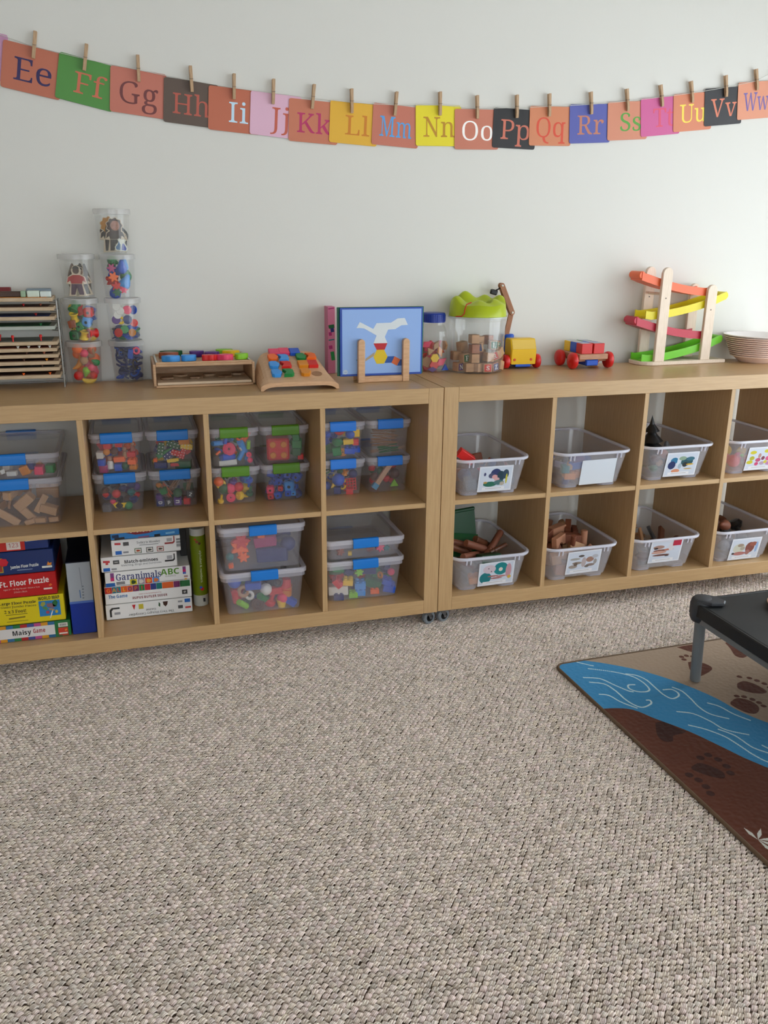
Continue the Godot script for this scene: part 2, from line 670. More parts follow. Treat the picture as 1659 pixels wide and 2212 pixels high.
func rug() -> void:
	var im := Image.create_empty(1500, 1260, false, Image.FORMAT_RGB8)
	var sand := Color(0.68, 0.59, 0.505)
	var bark := Color(0.38, 0.2, 0.135)
	var dark := Color(0.25, 0.13, 0.1)
	var water := Color(0.24, 0.56, 0.76)
	var foam := Color(0.8, 0.9, 0.92)
	im.fill(sand)
	var top := curve([V(0.2, 0.3), V(0.309, 0.33), V(0.357, 0.351), V(0.434, 0.41), V(0.497, 0.477), V(0.548, 0.557), V(0.59, 0.655), V(0.612, 0.752), V(0.664, 0.846), V(0.78, 0.95), V(0.92, 1.0), V(1.2, 1.04), V(1.75, 1.0)])
	var low := curve([V(0.2, 0.61), V(0.282, 0.626), V(0.324, 0.651), V(0.352, 0.703), V(0.387, 0.76), V(0.411, 0.805), V(0.441, 0.881), V(0.469, 0.952), V(0.516, 1.025), V(0.64, 1.13), V(0.9, 1.22), V(1.3, 1.26), V(1.75, 1.24)])
	var back := low.duplicate()
	back.reverse()
	paint_poly(im, low + [V(1.75, 1.61), V(0.2, 1.61)], bark)
	for d in [[V(0.341, 0.726), V(0.371, 0.727), V(0.382, 0.762), V(0.393, 0.79), V(0.351, 0.795), V(0.332, 0.817), V(0.308, 0.81), V(0.311, 0.777)], [V(0.306, 0.93), V(0.336, 0.923), V(0.359, 0.948), V(0.367, 0.977), V(0.351, 0.996), V(0.323, 0.976), V(0.301, 0.943)]]:
		paint_poly(im, curve(d + [d[0]], 6), dark)
	for d in [V(0.354, 0.904), V(0.382, 0.899), V(0.393, 0.924), V(0.394, 0.955), V(0.384, 0.982), V(0.279, 0.958), V(0.288, 0.983), V(0.288, 1.011), V(0.281, 1.037)]:
		paint_dot(im, d, 10.5, 10.5, dark)
	paint_poly(im, top + back, water)
	for l in [[V(0.317, 0.346), V(0.352, 0.382)],
			[V(0.329, 0.394), V(0.391, 0.434), V(0.431, 0.476), V(0.442, 0.518), V(0.437, 0.559), V(0.419, 0.57), V(0.393, 0.561), V(0.381, 0.539), V(0.39, 0.521), V(0.409, 0.524)],
			[V(0.423, 0.458), V(0.449, 0.477), V(0.461, 0.511), V(0.459, 0.557), V(0.458, 0.602), V(0.468, 0.627), V(0.495, 0.62), V(0.505, 0.603), V(0.499, 0.581), V(0.474, 0.576)],
			[V(0.285, 0.44), V(0.329, 0.461), V(0.349, 0.505), V(0.369, 0.548), V(0.38, 0.559)],
			[V(0.288, 0.471), V(0.324, 0.494), V(0.334, 0.538), V(0.334, 0.591), V(0.342, 0.628), V(0.358, 0.644), V(0.391, 0.634), V(0.4, 0.617), V(0.391, 0.613)],
			[V(0.277, 0.543), V(0.3, 0.557), V(0.314, 0.601), V(0.338, 0.642)],
			[V(0.51, 0.571), V(0.523, 0.6), V(0.52, 0.644), V(0.513, 0.692), V(0.52, 0.732), V(0.552, 0.767)],
			[V(0.552, 0.679), V(0.572, 0.705), V(0.583, 0.75), V(0.604, 0.792)],
			[V(0.437, 0.693), V(0.474, 0.716), V(0.494, 0.762), V(0.506, 0.811), V(0.549, 0.851)],
			[V(0.424, 0.763), V(0.454, 0.793), V(0.481, 0.839), V(0.49, 0.888), V(0.496, 0.934), V(0.51, 0.973), V(0.54, 0.997), V(0.65, 1.06), V(0.8, 1.09)],
			[V(0.489, 0.805), V(0.511, 0.844), V(0.517, 0.902), V(0.535, 0.933), V(0.551, 0.953)],
			[V(0.549, 0.905), V(0.558, 0.93), V(0.576, 0.954)], [V(0.608, 0.885), V(0.66, 0.94), V(0.74, 0.99)], [V(0.8, 1.03), V(0.9, 1.12), V(1.05, 1.13), V(1.2, 1.18)]]:
		for p in curve(l, 14):
			paint_dot(im, p, 3.0, 3.0, foam)
	for d in [[V(0.655, 0.449), V(0.628, 0.496), V(0.625, 0.535), V(0.657, 0.531), V(0.701, 0.508), V(0.702, 0.476), V(0.68, 0.451)],
			[V(0.686, 0.349), V(0.756, 0.349), V(0.756, 0.365), V(0.726, 0.402), V(0.706, 0.386)],
			[V(0.861, 0.369), V(0.896, 0.369), V(0.895, 0.429), V(0.882, 0.46), V(0.844, 0.475), V(0.831, 0.455), V(0.85, 0.407)],
			[V(0.713, 0.608), V(0.743, 0.603), V(0.761, 0.63), V(0.765, 0.672), V(0.744, 0.681), V(0.713, 0.666), V(0.694, 0.636)],
			[V(0.621, 0.692), V(0.654, 0.681), V(0.678, 0.704), V(0.677, 0.742), V(0.646, 0.767), V(0.621, 0.753), V(0.61, 0.708)],
			[V(1.0, 0.5), V(1.05, 0.5), V(1.07, 0.55), V(1.03, 0.58), V(0.99, 0.55)], [V(1.2, 0.7), V(1.25, 0.7), V(1.27, 0.75), V(1.23, 0.78), V(1.19, 0.75)]]:
		paint_poly(im, curve(d + [d[0]], 6), bark)
	for d in [V(0.655, 0.43), V(0.659, 0.412), V(0.679, 0.41), V(0.695, 0.421), V(0.709, 0.438), V(0.748, 0.576), V(0.772, 0.592), V(0.783, 0.612), V(0.791, 0.634), V(0.79, 0.659), V(0.66, 0.671), V(0.678, 0.68), V(0.691, 0.7), V(0.697, 0.721), V(0.696, 0.74)]:
		paint_dot(im, d, 8.5, 8.5, bark)
	for f in [[V(0.272, 1.209), [V(0.27, 1.164), V(0.306, 1.179), V(0.316, 1.22), V(0.3, 1.244), V(0.276, 1.262)]], [V(0.272, 1.34), [V(0.262, 1.305), V(0.3, 1.32), V(0.318, 1.35), V(0.29, 1.39)]]]:
		for tip in f[1]:
			var m: Vector2 = (f[0] + tip) / 2
			var side: Vector2 = (tip - f[0]).orthogonal().normalized() * 5.0
			paint_poly(im, [f[0], m + side, tip, m - side], Color(0.8, 0.79, 0.76))
	var pile := StandardMaterial3D.new()
	pile.albedo_texture = ImageTexture.create_from_image(im)
	pile.roughness = 0.95
	pile.metallic_specular = 0.2
	pile.rim_enabled = true
	pile.rim = 0.25
	var n := FastNoiseLite.new()
	n.frequency = 0.35
	var nm := n.get_seamless_image(256, 256)
	nm.bump_map_to_normal_map(3.0)
	pile.normal_enabled = true
	pile.normal_texture = ImageTexture.create_from_image(nm)
	pile.normal_scale = 0.14
	# the printed field with its picture laid flat over it; x runs right, z towards the camera
	var shape := ring(1.5, 1.24, 0.03, 5)
	var w := 1.5
	var d := 1.24
	var st := begin()
	var ix := Geometry2D.triangulate_polygon(shape[0])
	for i in range(0, ix.size(), 3):
		var p := [shape[0][ix[i]], shape[0][ix[i + 1]], shape[0][ix[i + 2]]]
		if (p[1] - p[0]).cross(p[2] - p[0]) < 0.0:
			p.reverse()
		for q in p:
			st.set_normal(Vector3.UP)
			st.set_uv(Vector2((q.x + w / 2) / 1.5, (q.y + d / 2) / 1.26))
			st.add_vertex(Vector3(q.x, 0.0115, q.y))
	var o := thing("animal_track_rug", "play rug printed with a blue river and brown animal tracks", "rug", Vector3(0.272 + 0.75, 0.0, 0.352 + 0.62), 1.2)
	part(o, "printed_pile", st.commit(), pile)
	var base := begin()
	loft(base, [[shape[0], 0.001], [shape[0], 0.0112]], shape[1])
	cap(base, shape[0], 0.0112, 1.0)
	part(o, "backing", base.commit(), mat(Color(0.4, 0.32, 0.24), 0.9))
	var edge := []
	for q in shape[0]:
		edge.append(Vector3(q.x, 0.0085, q.y))
	part(o, "bound_edge", rod(edge, 0.0052, 8, true), mat(Color(0.41, 0.32, 0.235), 0.85))


func table() -> void:
	var o := thing("play_table", "low black play table with grey legs standing on the rug", "table", Vector3(0.592, 0.0, 0.553))
	var grey := mat(Color(0.47, 0.475, 0.48), 0.5)
	var black := mat(Color(0.035, 0.035, 0.038), 0.55)
	var w := 0.92
	var d := 0.92
	var h := 0.275
	part(o, "top", box(Vector3(w - 0.01, 0.02, d - 0.01), 0.002), mat(Color(0.085, 0.088, 0.092), 0.6), xf(Vector3(w / 2, h - 0.013, d / 2)))
	var rim := begin()
	var rails := begin()
	for k in 4:
		var c := xf(Vector3(w / 2, 0, d / 2), Vector3(0, 90 * k, 0))
		boxed(rim, Vector3(w, 0.04, 0.012), 0.003, c * xf(Vector3(0, h - 0.022, d / 2)))
		boxed(rails, Vector3(w - 0.06, 0.026, 0.014), 0.003, c * xf(Vector3(0, h - 0.053, d / 2 - 0.012)))
	part(o, "edge_trim", rim.commit(), black)
	part(o, "apron_rail", rails.commit(), grey)
	for k in [[0, 0], [1, 0], [1, 1], [0, 1]]:
		var sx := 1 if k[0] == 0 else -1
		var sz := 1 if k[1] == 0 else -1
		var at := Vector3(0.022 if k[0] == 0 else w - 0.022, 0, 0.022 if k[1] == 0 else d - 0.022)
		var l := begin()
		turned(l, [[0.0, 0.014], [0.014, 0.0145], [0.0155, 0.018], [0.0165, 0.25], [0.0, 0.25]], 18)
		var lean := Transform3D(Basis(Vector3(1, 0, 0), Vector3(-0.03 * sx, 1, -0.02 * sz), Vector3(0, 0, 1)), at + Vector3(0.008 * sx, 0, 0.004 * sz))
		part(o, "leg", l.commit(), grey, lean)
		# rounded corner cap: a disc-shaped cup with a tongue that grips the table top
		var cs := begin()
		turned(cs, [[0.0, 0.212], [0.026, 0.214], [0.0315, 0.225], [0.0335, 0.262], [0.031, 0.28], [0.024, 0.2875], [0.0, 0.289]], 26, true)
		plate(cs, PackedVector2Array([Vector2(-0.012, -0.03), Vector2(0.03, -0.031), Vector2(0.062, -0.012), Vector2(0.062, 0.012), Vector2(0.03, 0.031), Vector2(-0.012, 0.03)]), 0.012, 0.003, xf(Vector3(0, 0.2805, 0), Vector3(-90, 0, 0)))
		part(o, "corner_cap", cs.commit(), mat(Color(0.21, 0.215, 0.23), 0.5), xf(at, Vector3(0, -45.0 * sz if sx > 0 else -180 + 45.0 * sz, 0)))
	var p := thing("wooden_plate", "round pale wooden plate at the edge of the black play table", "plate", Vector3(0.855, h - 0.003, 0.7))
	part(p, "dish", lathe("wooden plate", [[0.0, 0.0], [0.06, 0.0], [0.085, 0.006], [0.092, 0.014], [0.09, 0.016], [0.082, 0.0095], [0.06, 0.005], [0.0, 0.0045]], 40), mat(Color(0.82, 0.62, 0.5), 0.5))


# ------------------------------------------------------------------ alphabet line

func alphabet() -> void:
	# letter, top-left corner x and y, tilt, card colour, letter colour, colour words, peg x, y and lean
	var rows := [
		["Ee", -1.225, 1.822, -10.3, Color(0.68, 0.37, 0.27), Color(0.2, 0.16, 0.33), "terracotta", "navy", -1.135, 1.847, 10.7],
		["Ff", -1.075, 1.8, -11.6, Color(0.25, 0.5, 0.19), Color(0.74, 0.4, 0.3), "green", "salmon", -0.997, 1.823, 10.7],
		["Gg", -0.935, 1.772, -5.6, Color(0.71, 0.4, 0.33), Color(0.42, 0.22, 0.22), "terracotta", "brown", -0.854, 1.803, 1.5],
		["Hh", -0.781, 1.75, -4.8, Color(0.3, 0.24, 0.2), Color(0.68, 0.34, 0.28), "dark brown", "terracotta", -0.701, 1.783, -1.1],
		["Ii", -0.648, 1.734, -3.7, Color(0.69, 0.36, 0.25), Color(0.72, 0.82, 0.88), "rust", "pale blue", -0.569, 1.769, 2.6],
		["Jj", -0.518, 1.726, -4.0, Color(0.82, 0.65, 0.74), Color(0.72, 0.35, 0.27), "pink", "rust", -0.446, 1.761, 2.9],
		["Kk", -0.397, 1.711, -2.6, Color(0.72, 0.41, 0.3), Color(0.67, 0.18, 0.36), "terracotta", "magenta", -0.316, 1.753, 6.3],
		["Ll", -0.262, 1.712, -2.9, Color(0.83, 0.63, 0.14), Color(0.75, 0.46, 0.13), "amber", "ochre", -0.193, 1.747, -0.7],
		["Mm", -0.118, 1.711, -2.9, Color(0.71, 0.4, 0.32), Color(0.32, 0.58, 0.8), "terracotta", "sky blue", -0.04, 1.746, 4.7],
		["Nn", 0.028, 1.712, 1.4, Color(0.85, 0.79, 0.08), Color(0.69, 0.5, 0.13), "yellow", "ochre", 0.111, 1.754, -1.8],
		["Oo", 0.167, 1.706, 1.6, Color(0.72, 0.42, 0.33), Color(0.92, 0.9, 0.88), "terracotta", "white", 0.244, 1.75, -3.5],
		["Pp", 0.31, 1.717, -0.6, Color(0.075, 0.075, 0.085), Color(0.75, 0.42, 0.34), "black", "salmon", 0.39, 1.759, -3.6],
		["Qq", 0.444, 1.728, 1.6, Color(0.76, 0.46, 0.31), Color(0.78, 0.29, 0.2), "orange-brown", "red", 0.512, 1.769, -4.3],
		["Rr", 0.596, 1.74, 3.5, Color(0.27, 0.3, 0.6), Color(0.7, 0.45, 0.36), "blue", "tan", 0.671, 1.783, -7.8],
		["Ss", 0.745, 1.755, 4.3, Color(0.76, 0.48, 0.37), Color(0.33, 0.58, 0.24), "salmon", "green", 0.812, 1.8, -10.4],
		["Tt", 0.876, 1.772, 6.5, Color(0.74, 0.31, 0.53), Color(0.8, 0.32, 0.42), "magenta", "rose", 0.947, 1.82, -13.8],
		["Uu", 1.009, 1.793, 6.4, Color(0.78, 0.46, 0.33), Color(0.9, 0.8, 0.33), "salmon", "yellow", 1.071, 1.839, -13.8],
		["Vv", 1.138, 1.818, 6.3, Color(0.11, 0.11, 0.125), Color(0.8, 0.47, 0.37), "black", "salmon", 1.215, 1.866, -11.5],
		["Ww", 1.278, 1.846, 6.2, Color(0.8, 0.52, 0.4), Color(0.43, 0.37, 0.6), "salmon", "violet", 1.342, 1.894, -14.6],
	]
	var face := plated("letter card", round_rect(0.163, 0.126, 0.007), 0.0011, 0.0002)
	var dee := thing("alphabet_card", "lilac letter card tucked behind the Ee card", "card", Vector3(-1.225 - 0.158 + 0.0815, 1.848 - 0.063, WALL + 0.0042), 0.0, "alphabet cards on the line")
	dee.rotation_degrees = Vector3(0, 0.7, -10.0)
	part(dee, "card", face, mat(Color(0.8, 0.58, 0.72), 0.5))
	var line := [Vector3(-1.5, 1.905, WALL + 0.009)]
	for r in rows:
		var th := deg_to_rad(r[3])
		var mid := Vector2(r[1], r[2]) + Vector2(0.0815, -0.063).rotated(th)
		var o := thing("alphabet_card", "%s card printed %s in %s pegged to the line" % [r[6], r[0], r[7]], "card", Vector3(mid.x, mid.y, WALL + 0.0048), 0.0, "alphabet cards on the line")
		o.rotation_degrees = Vector3(0, 0.9, r[3])
		part(o, "card", face, mat(((r[4] as Color) * 1.14).lerp(Color(0.7, 0.6, 0.54), 0.1), 0.5))
		var big: String = r[0]
		var glyphs := lettering(o, big, 0.0, 0.084 if big in ["Jj", "Gg", "Pp", "Qq"] else 0.0615, (r[5] as Color) * 1.12, xf(Vector3(0.006, -0.014 if big in ["Gg", "Pp", "Qq", "Jj"] else -0.004, 0.0007)), true)
		var broad := glyphs.mesh.get_aabb().size.x * glyphs.transform.basis.x.length()
		var stretch := minf(1.1, 0.112 / broad)
		glyphs.transform = xf(Vector3(0.006 if broad < 0.09 else -0.004, 0, 0)) * Transform3D(Basis.from_scale(Vector3(stretch, 1, 1)), Vector3.ZERO) * glyphs.transform
		var lean := deg_to_rad(r[10])
		var down := Vector2(-sin(lean), -cos(lean))
		var grip := Vector2(r[8], r[9]) + down * 0.040
		line.append(Vector3(grip.x, grip.y, WALL + 0.0095))
		var p := thing("clothespin", "small wooden clothespin gripping the %s card" % r[0], "clothespin", Vector3(r[8] + down.x * 0.036, r[9] + down.y * 0.036, WALL + 0.012), 0.0, "clothespins along the line")
		p.rotation_degrees = Vector3(0, 0, -r[10])
		var pale := wood("peg wood", Color(0.79, 0.66, 0.52), Color(0.72, 0.58, 0.44), 0.6, Vector3(40, 5, 40))
		var leg := PackedVector2Array([Vector2(0.001, -0.036), Vector2(0.0035, -0.036), Vector2(0.0062, -0.02), Vector2(0.0062, 0.004), Vector2(0.0072, 0.036), Vector2(0.0048, 0.036), Vector2(0.0018, 0.004), Vector2(0.0022, -0.006), Vector2(0.001, -0.014)])
		for k in [0, 180]:
			part(p, "leg", plated("peg leg", leg, 0.0095, 0.0006), pale, xf(Vector3.ZERO, Vector3(0, -90 + k, 0)))
		if not meshes.has("peg spring"):
			var sp := []
			for i in 40:
				sp.append(Vector3((i / 39.0 - 0.5) * 0.0095, cos(i * 0.9) * 0.0026, sin(i * 0.9) * 0.0026))
			var s := begin()
			bar(s, sp, 0.0005, 5)
			bar(s, [Vector3(-0.0046, 0.002, 0), Vector3(-0.0052, 0.0, 0.0066), Vector3(-0.003, -0.001, 0.0076), Vector3(0.003, -0.001, 0.0076), Vector3(0.0052, 0.0, 0.0066), Vector3(0.0046, 0.002, 0)], 0.0006, 5)
			meshes["peg spring"] = s.commit()
		part(p, "spring", meshes["peg spring"], mat(Color(0.5, 0.48, 0.45), 0.35, 0.9))
	line.append(Vector3(1.75, 2.06, WALL + 0.009))
	tag(part(self, "string", rod(line, 0.0009, 6), mat(Color(0.85, 0.84, 0.8), 0.8)), "thin white string carrying the alphabet cards", "string")


# ------------------------------------------------------------------ small toys

# the parts of a toy about one unit across: [name, mesh, colour or null for the toy's own]
func toy_parts(kind: String) -> Array:
	var key := "toy " + kind
	if meshes.has(key):
		return meshes[key]
	var o := []
	var s := begin()
	match kind:
		"cube":
			o = [["cube_body", box(Vector3.ONE * 0.8, 0.05), null]]
		"block":
			o = [["block_body", box(Vector3(1.0, 0.5, 0.5), 0.03), null]]
		"plank":
			o = [["board", box(Vector3(1.1, 0.34, 0.16), 0.02), null]]
		"stick":
			for k in 7:
				boxed(s, Vector3(1.0, 0.022, 0.1), 0.006, xf(Vector3(sin(k * 2.0) * 0.05, k * 0.045 - 0.13, cos(k * 1.7) * 0.08), Vector3(0, sin(k * 3.0) * 8, sin(k * 1.3) * 5)))
			o = [["slip", s.commit(), null]]
		"brick":
			for x in [-0.25, 0.25]:
				for z in [-0.25, 0.25]:
					turned(s, [[0.15, 0.0], [0.15, 0.13], [0.13, 0.15], [0.0, 0.15]], 12, false, xf(Vector3(x, 0.28, z)))
			o = [["brick_body", box(Vector3(1.0, 0.58, 1.0), 0.03), null], ["studs", s.commit(), null]]
		"ball":
			turned(s, [[0, -0.5], [0.2, -0.458], [0.36, -0.347], [0.47, -0.17], [0.5, 0], [0.47, 0.17], [0.36, 0.347], [0.2, 0.458], [0, 0.5]], 16, true)
			o = [["ball_body", s.commit(), null]]
		"disc":
			o = [["disc_body", lathe("disc", [[0, -0.05], [0.46, -0.05], [0.5, -0.03], [0.5, 0.03], [0.46, 0.05], [0.4, 0.04], [0, 0.04]], 22), null]]
		"ring":
			var p := []
			for i in 20:
				p.append(Vector3(cos(TAU * i / 20) * 0.34, 0, sin(TAU * i / 20) * 0.34))
			o = [["ring_body", rod(p, 0.15, 8, true), null]]
		"link":
			var p := []
			for i in 17:
				var a := TAU * (i + 0.8) / 18.0
				p.append(Vector3(cos(a) * 0.3, 0, sin(a) * 0.42))
			o = [["link_body", rod(p, 0.085, 7), null]]
		"wheel":
			o = [["rim", lathe("toy wheel", [[0.1, -0.13], [0.46, -0.13], [0.5, -0.09], [0.5, 0.09], [0.46, 0.13], [0.36, 0.13], [0.34, 0.07], [0.2, 0.07], [0.18, 0.13], [0.1, 0.13], [0.09, 0.0], [0.1, -0.13]], 22), null], ["bore", lathe("toy bore", [[0, 0.02], [0.095, 0.02], [0.095, 0.03], [0, 0.03]], 10), C.black]]
		"spool":
			o = [["spool_body", lathe("spool", [[0.12, -0.4], [0.4, -0.4], [0.42, -0.36], [0.4, -0.28], [0.3, -0.2], [0.28, 0.0], [0.3, 0.2], [0.4, 0.28], [0.42, 0.36], [0.4, 0.4], [0.12, 0.4], [0.12, -0.4]], 18, true), null]]
		"peg":
			o = [["stem", lathe("toy peg stem", [[0, -0.5], [0.11, -0.5], [0.13, -0.46], [0.13, 0.2]], 12), null], ["knob", lathe("toy peg knob", [[0.13, 0.1], [0.3, 0.12], [0.34, 0.2], [0.34, 0.38], [0.28, 0.47], [0.12, 0.5], [0.1, 0.4], [0, 0.4]], 16), null]]
		"bead":
			var c := begin()
			for b in [Basis(), Basis(Vector3.RIGHT, PI / 2), Basis(Vector3.FORWARD, PI / 2)]:
				turned(c, [[0.14, -0.43], [0.22, -0.43], [0.22, 0.43], [0.14, 0.43], [0.14, -0.43]], 12, false, Transform3D(b, Vector3.ZERO))
			var h := begin()
			for b in [Basis(), Basis(Vector3.RIGHT, PI / 2), Basis(Vector3.FORWARD, PI / 2)]:
				turned(h, [[0.0, -0.405], [0.14, -0.405], [0.14, 0.405], [0.0, 0.405]], 10, false, Transform3D(b, Vector3.ZERO))
			o = [["bead_body", box(Vector3.ONE * 0.8, 0.1), null], ["collar", c.commit(), null], ["bore", h.commit(), C.black]]
		"tri":
			o = [["triangle_body", plated("toy tri", PackedVector2Array([Vector2(-0.5, -0.4), Vector2(0.5, -0.4), Vector2(0, 0.46)]), 0.24, 0.02), null]]
		"hexa":
			o = [["hexagon_body", plated("toy hex", circle(6, 0.5)[0], 0.2, 0.02), null]]
		"rhomb":
			o = [["rhombus_body", plated("toy rhomb", PackedVector2Array([Vector2(-0.6, 0), Vector2(0, -0.33), Vector2(0.6, 0), Vector2(0, 0.33)]), 0.2, 0.02), null]]
		"banana":
			var p := []
			var q := []
			for i in 9:
				var a := -0.9 + 1.8 * i / 8.0
				p.append(Vector3(sin(a) * 0.6, 0.35 - cos(a) * 0.6 + 0.1, 0))
				q.append([0.03, 0.1, 0.14, 0.155, 0.16, 0.155, 0.14, 0.09, 0.03][i])
			o = [["peel", rod(p, 0.1, 8, false, q), null]]
		"pear":
			o = [["flesh", lathe("toy pear", [[0, -0.5], [0.2, -0.47], [0.34, -0.34], [0.36, -0.18], [0.28, 0.04], [0.17, 0.24], [0.14, 0.38], [0.07, 0.45], [0, 0.46]], 14, true), null]]
		"figure":
			o = [["torso", lathe("toy torso", [[0, -0.5], [0.26, -0.5], [0.28, -0.44], [0.24, -0.1], [0.17, 0.08], [0, 0.1]], 14), null], ["head", lathe("toy head", [[0, 0.06], [0.12, 0.1], [0.18, 0.24], [0.16, 0.38], [0.08, 0.45], [0, 0.46]], 12, true), Color(0.72, 0.52, 0.4)]]
		"domino":
			for x in [-0.25, 0.25]:
				for y in [-0.25, 0.25]:
					for e in [-0.28, 0.28]:
						turned(s, [[0.05, -0.11], [0.05, 0.11], [0, 0.11]], 8, false, xf(Vector3(x * 0.55 + e, y * 0.55, 0), Vector3(90, 0, 0)))
			o = [["tile", box(Vector3(1.05, 0.5, 0.2), 0.03), null], ["pips", s.commit(), C.white]]
		"gem":
			o = [["gem_body", lathe("toy gem", [[0, -0.45], [0.34, -0.2], [0.46, 0.05], [0.3, 0.28], [0, 0.3]], 7), null]]
		"log":
			o = [["log_body", lathe("toy log", [[0, -0.5], [0.19, -0.5], [0.21, -0.48], [0.21, 0.48], [0.19, 0.5], [0, 0.5]], 14), null]]
		"round bar":
			o = [["bar_body", lathe("toy round bar", [[0, -0.5], [0.09, -0.5], [0.1, -0.48], [0.1, -0.36], [0.075, -0.34], [0.075, -0.26], [0.1, -0.24], [0.1, 0.48], [0.09, 0.5], [0, 0.5]], 12), null]]
		"arch":
			var p := PackedVector2Array([Vector2(-0.5, -0.3), Vector2(-0.5, 0.35), Vector2(0.5, 0.35), Vector2(0.5, -0.3), Vector2(0.28, -0.3)])
			p.append_array(arc2(Vector2(0, -0.3), 0.24, 0, 180, 8))
			p.append(Vector2(-0.28, -0.3))
			o = [["arch_body", plated("toy arch", p, 0.36, 0.02), null]]
		"cup":
			o = [["cup_body", lathe("toy cup", [[0, -0.34], [0.28, -0.34], [0.42, 0.3], [0.47, 0.34], [0.42, 0.34], [0.37, 0.28], [0.25, -0.28], [0, -0.28]], 18), null]]
		"splat":
			var p := PackedVector2Array()
			for i in 24:
				p.append((0.38 + 0.12 * cos(i * TAU / 4.0)) * Vector2(cos(TAU * i / 24), sin(TAU * i / 24)))
			o = [["splat_body", plated("toy splat", p, 0.3, 0.03), null]]
		"lattice":
			for i in 5:
				boxed(s, Vector3(0.08, 1.0, 0.12), 0.02, xf(Vector3((i - 2) * 0.23, 0, 0)))
				boxed(s, Vector3(1.0, 0.08, 0.12), 0.02, xf(Vector3(0, (i - 2) * 0.23, 0)))
			o = [["lattice_body", s.commit(), null]]
		"tree":
			for k in 4:
				turned(s, [[0.0, 0.0], [0.36 - k * 0.07, -0.02], [0.2 - k * 0.05, 0.12], [0, 0.3]], 9, false, xf(Vector3(0, -0.3 + k * 0.2, 0)))
			o = [["branches", s.commit(), null], ["trunk", lathe("toy trunk", [[0, -0.5], [0.08, -0.5], [0.06, -0.2], [0, -0.2]], 8), C.brown]]
		"dotted":
			for x in [-0.24, 0.24]:
				for y in [-0.24, 0.24]:
					turned(s, [[0.14, 0.0], [0.14, 0.09], [0.12, 0.11], [0, 0.11]], 16, false, xf(Vector3(x, y, 0.48), Vector3(90, 0, 0)))
			o = [["cube_body", box(Vector3.ONE, 0.08), null], ["dots", s.commit(), C.amber]]
		"lettered":
			o = [["cube_body", box(Vector3.ONE * 0.9, 0.04), null]]
	meshes[key] = o
	return o


const NOUN := {"cube": "cube", "block": "block", "plank": "plank", "stick": "craft sticks", "brick": "stud brick", "ball": "ball", "disc": "counter", "ring": "ring", "link": "chain link", "wheel": "wheel", "spool": "spool", "peg": "round-headed peg", "bead": "cube bead", "tri": "triangle tile", "hexa": "hexagon tile", "rhomb": "rhombus tile", "banana": "banana", "pear": "pear", "figure": "peg figure", "domino": "domino", "gem": "gem", "log": "log", "round bar": "notched log", "arch": "arch block", "cup": "cup", "splat": "four-lobed piece", "lattice": "lattice piece", "tree": "toy fir tree", "dotted": "dotted cube", "lettered": "letter cube"}


func toy(kind: String, tone: String, label: String, group: String, at: Vector3, size: float, spin: Vector3, rough := 0.4) -> Node3D:
	var o := thing({"wheel": "spoked_toy", "dotted": "dotted_cube", "splat": "foam_piece"}.get(kind, ("toy_" + NOUN[kind].replace(" ", "_").replace("-", "_")).replace("toy_toy_", "toy_")), label, NOUN[kind].split(" ")[-1] if kind != "stick" else "sticks", at, 0.0, group)
	o.rotation_degrees = spin
	o.scale = Vector3.ONE * size
	for p in toy_parts(kind):
		part(o, p[0], p[1], wood_like(tone) if p[2] == null and tone in ["wooden", "tan", "chestnut", "light brown"] else mat(C[tone] if p[2] == null else p[2], rough))
	return o


func wood_like(tone: String) -> Material:
	return wood("toy " + tone, C[tone], C[tone].darkened(0.12), 0.6, Vector3(2, 14, 14))


# how far a kind of toy reaches, for packing
const REACH := {"plank": 0.42, "block": 0.42, "stick": 0.4, "disc": 0.36, "tri": 0.4, "hexa": 0.4, "rhomb": 0.42, "domino": 0.4, "log": 0.4, "cube": 0.52, "bead": 0.54, "brick": 0.56}


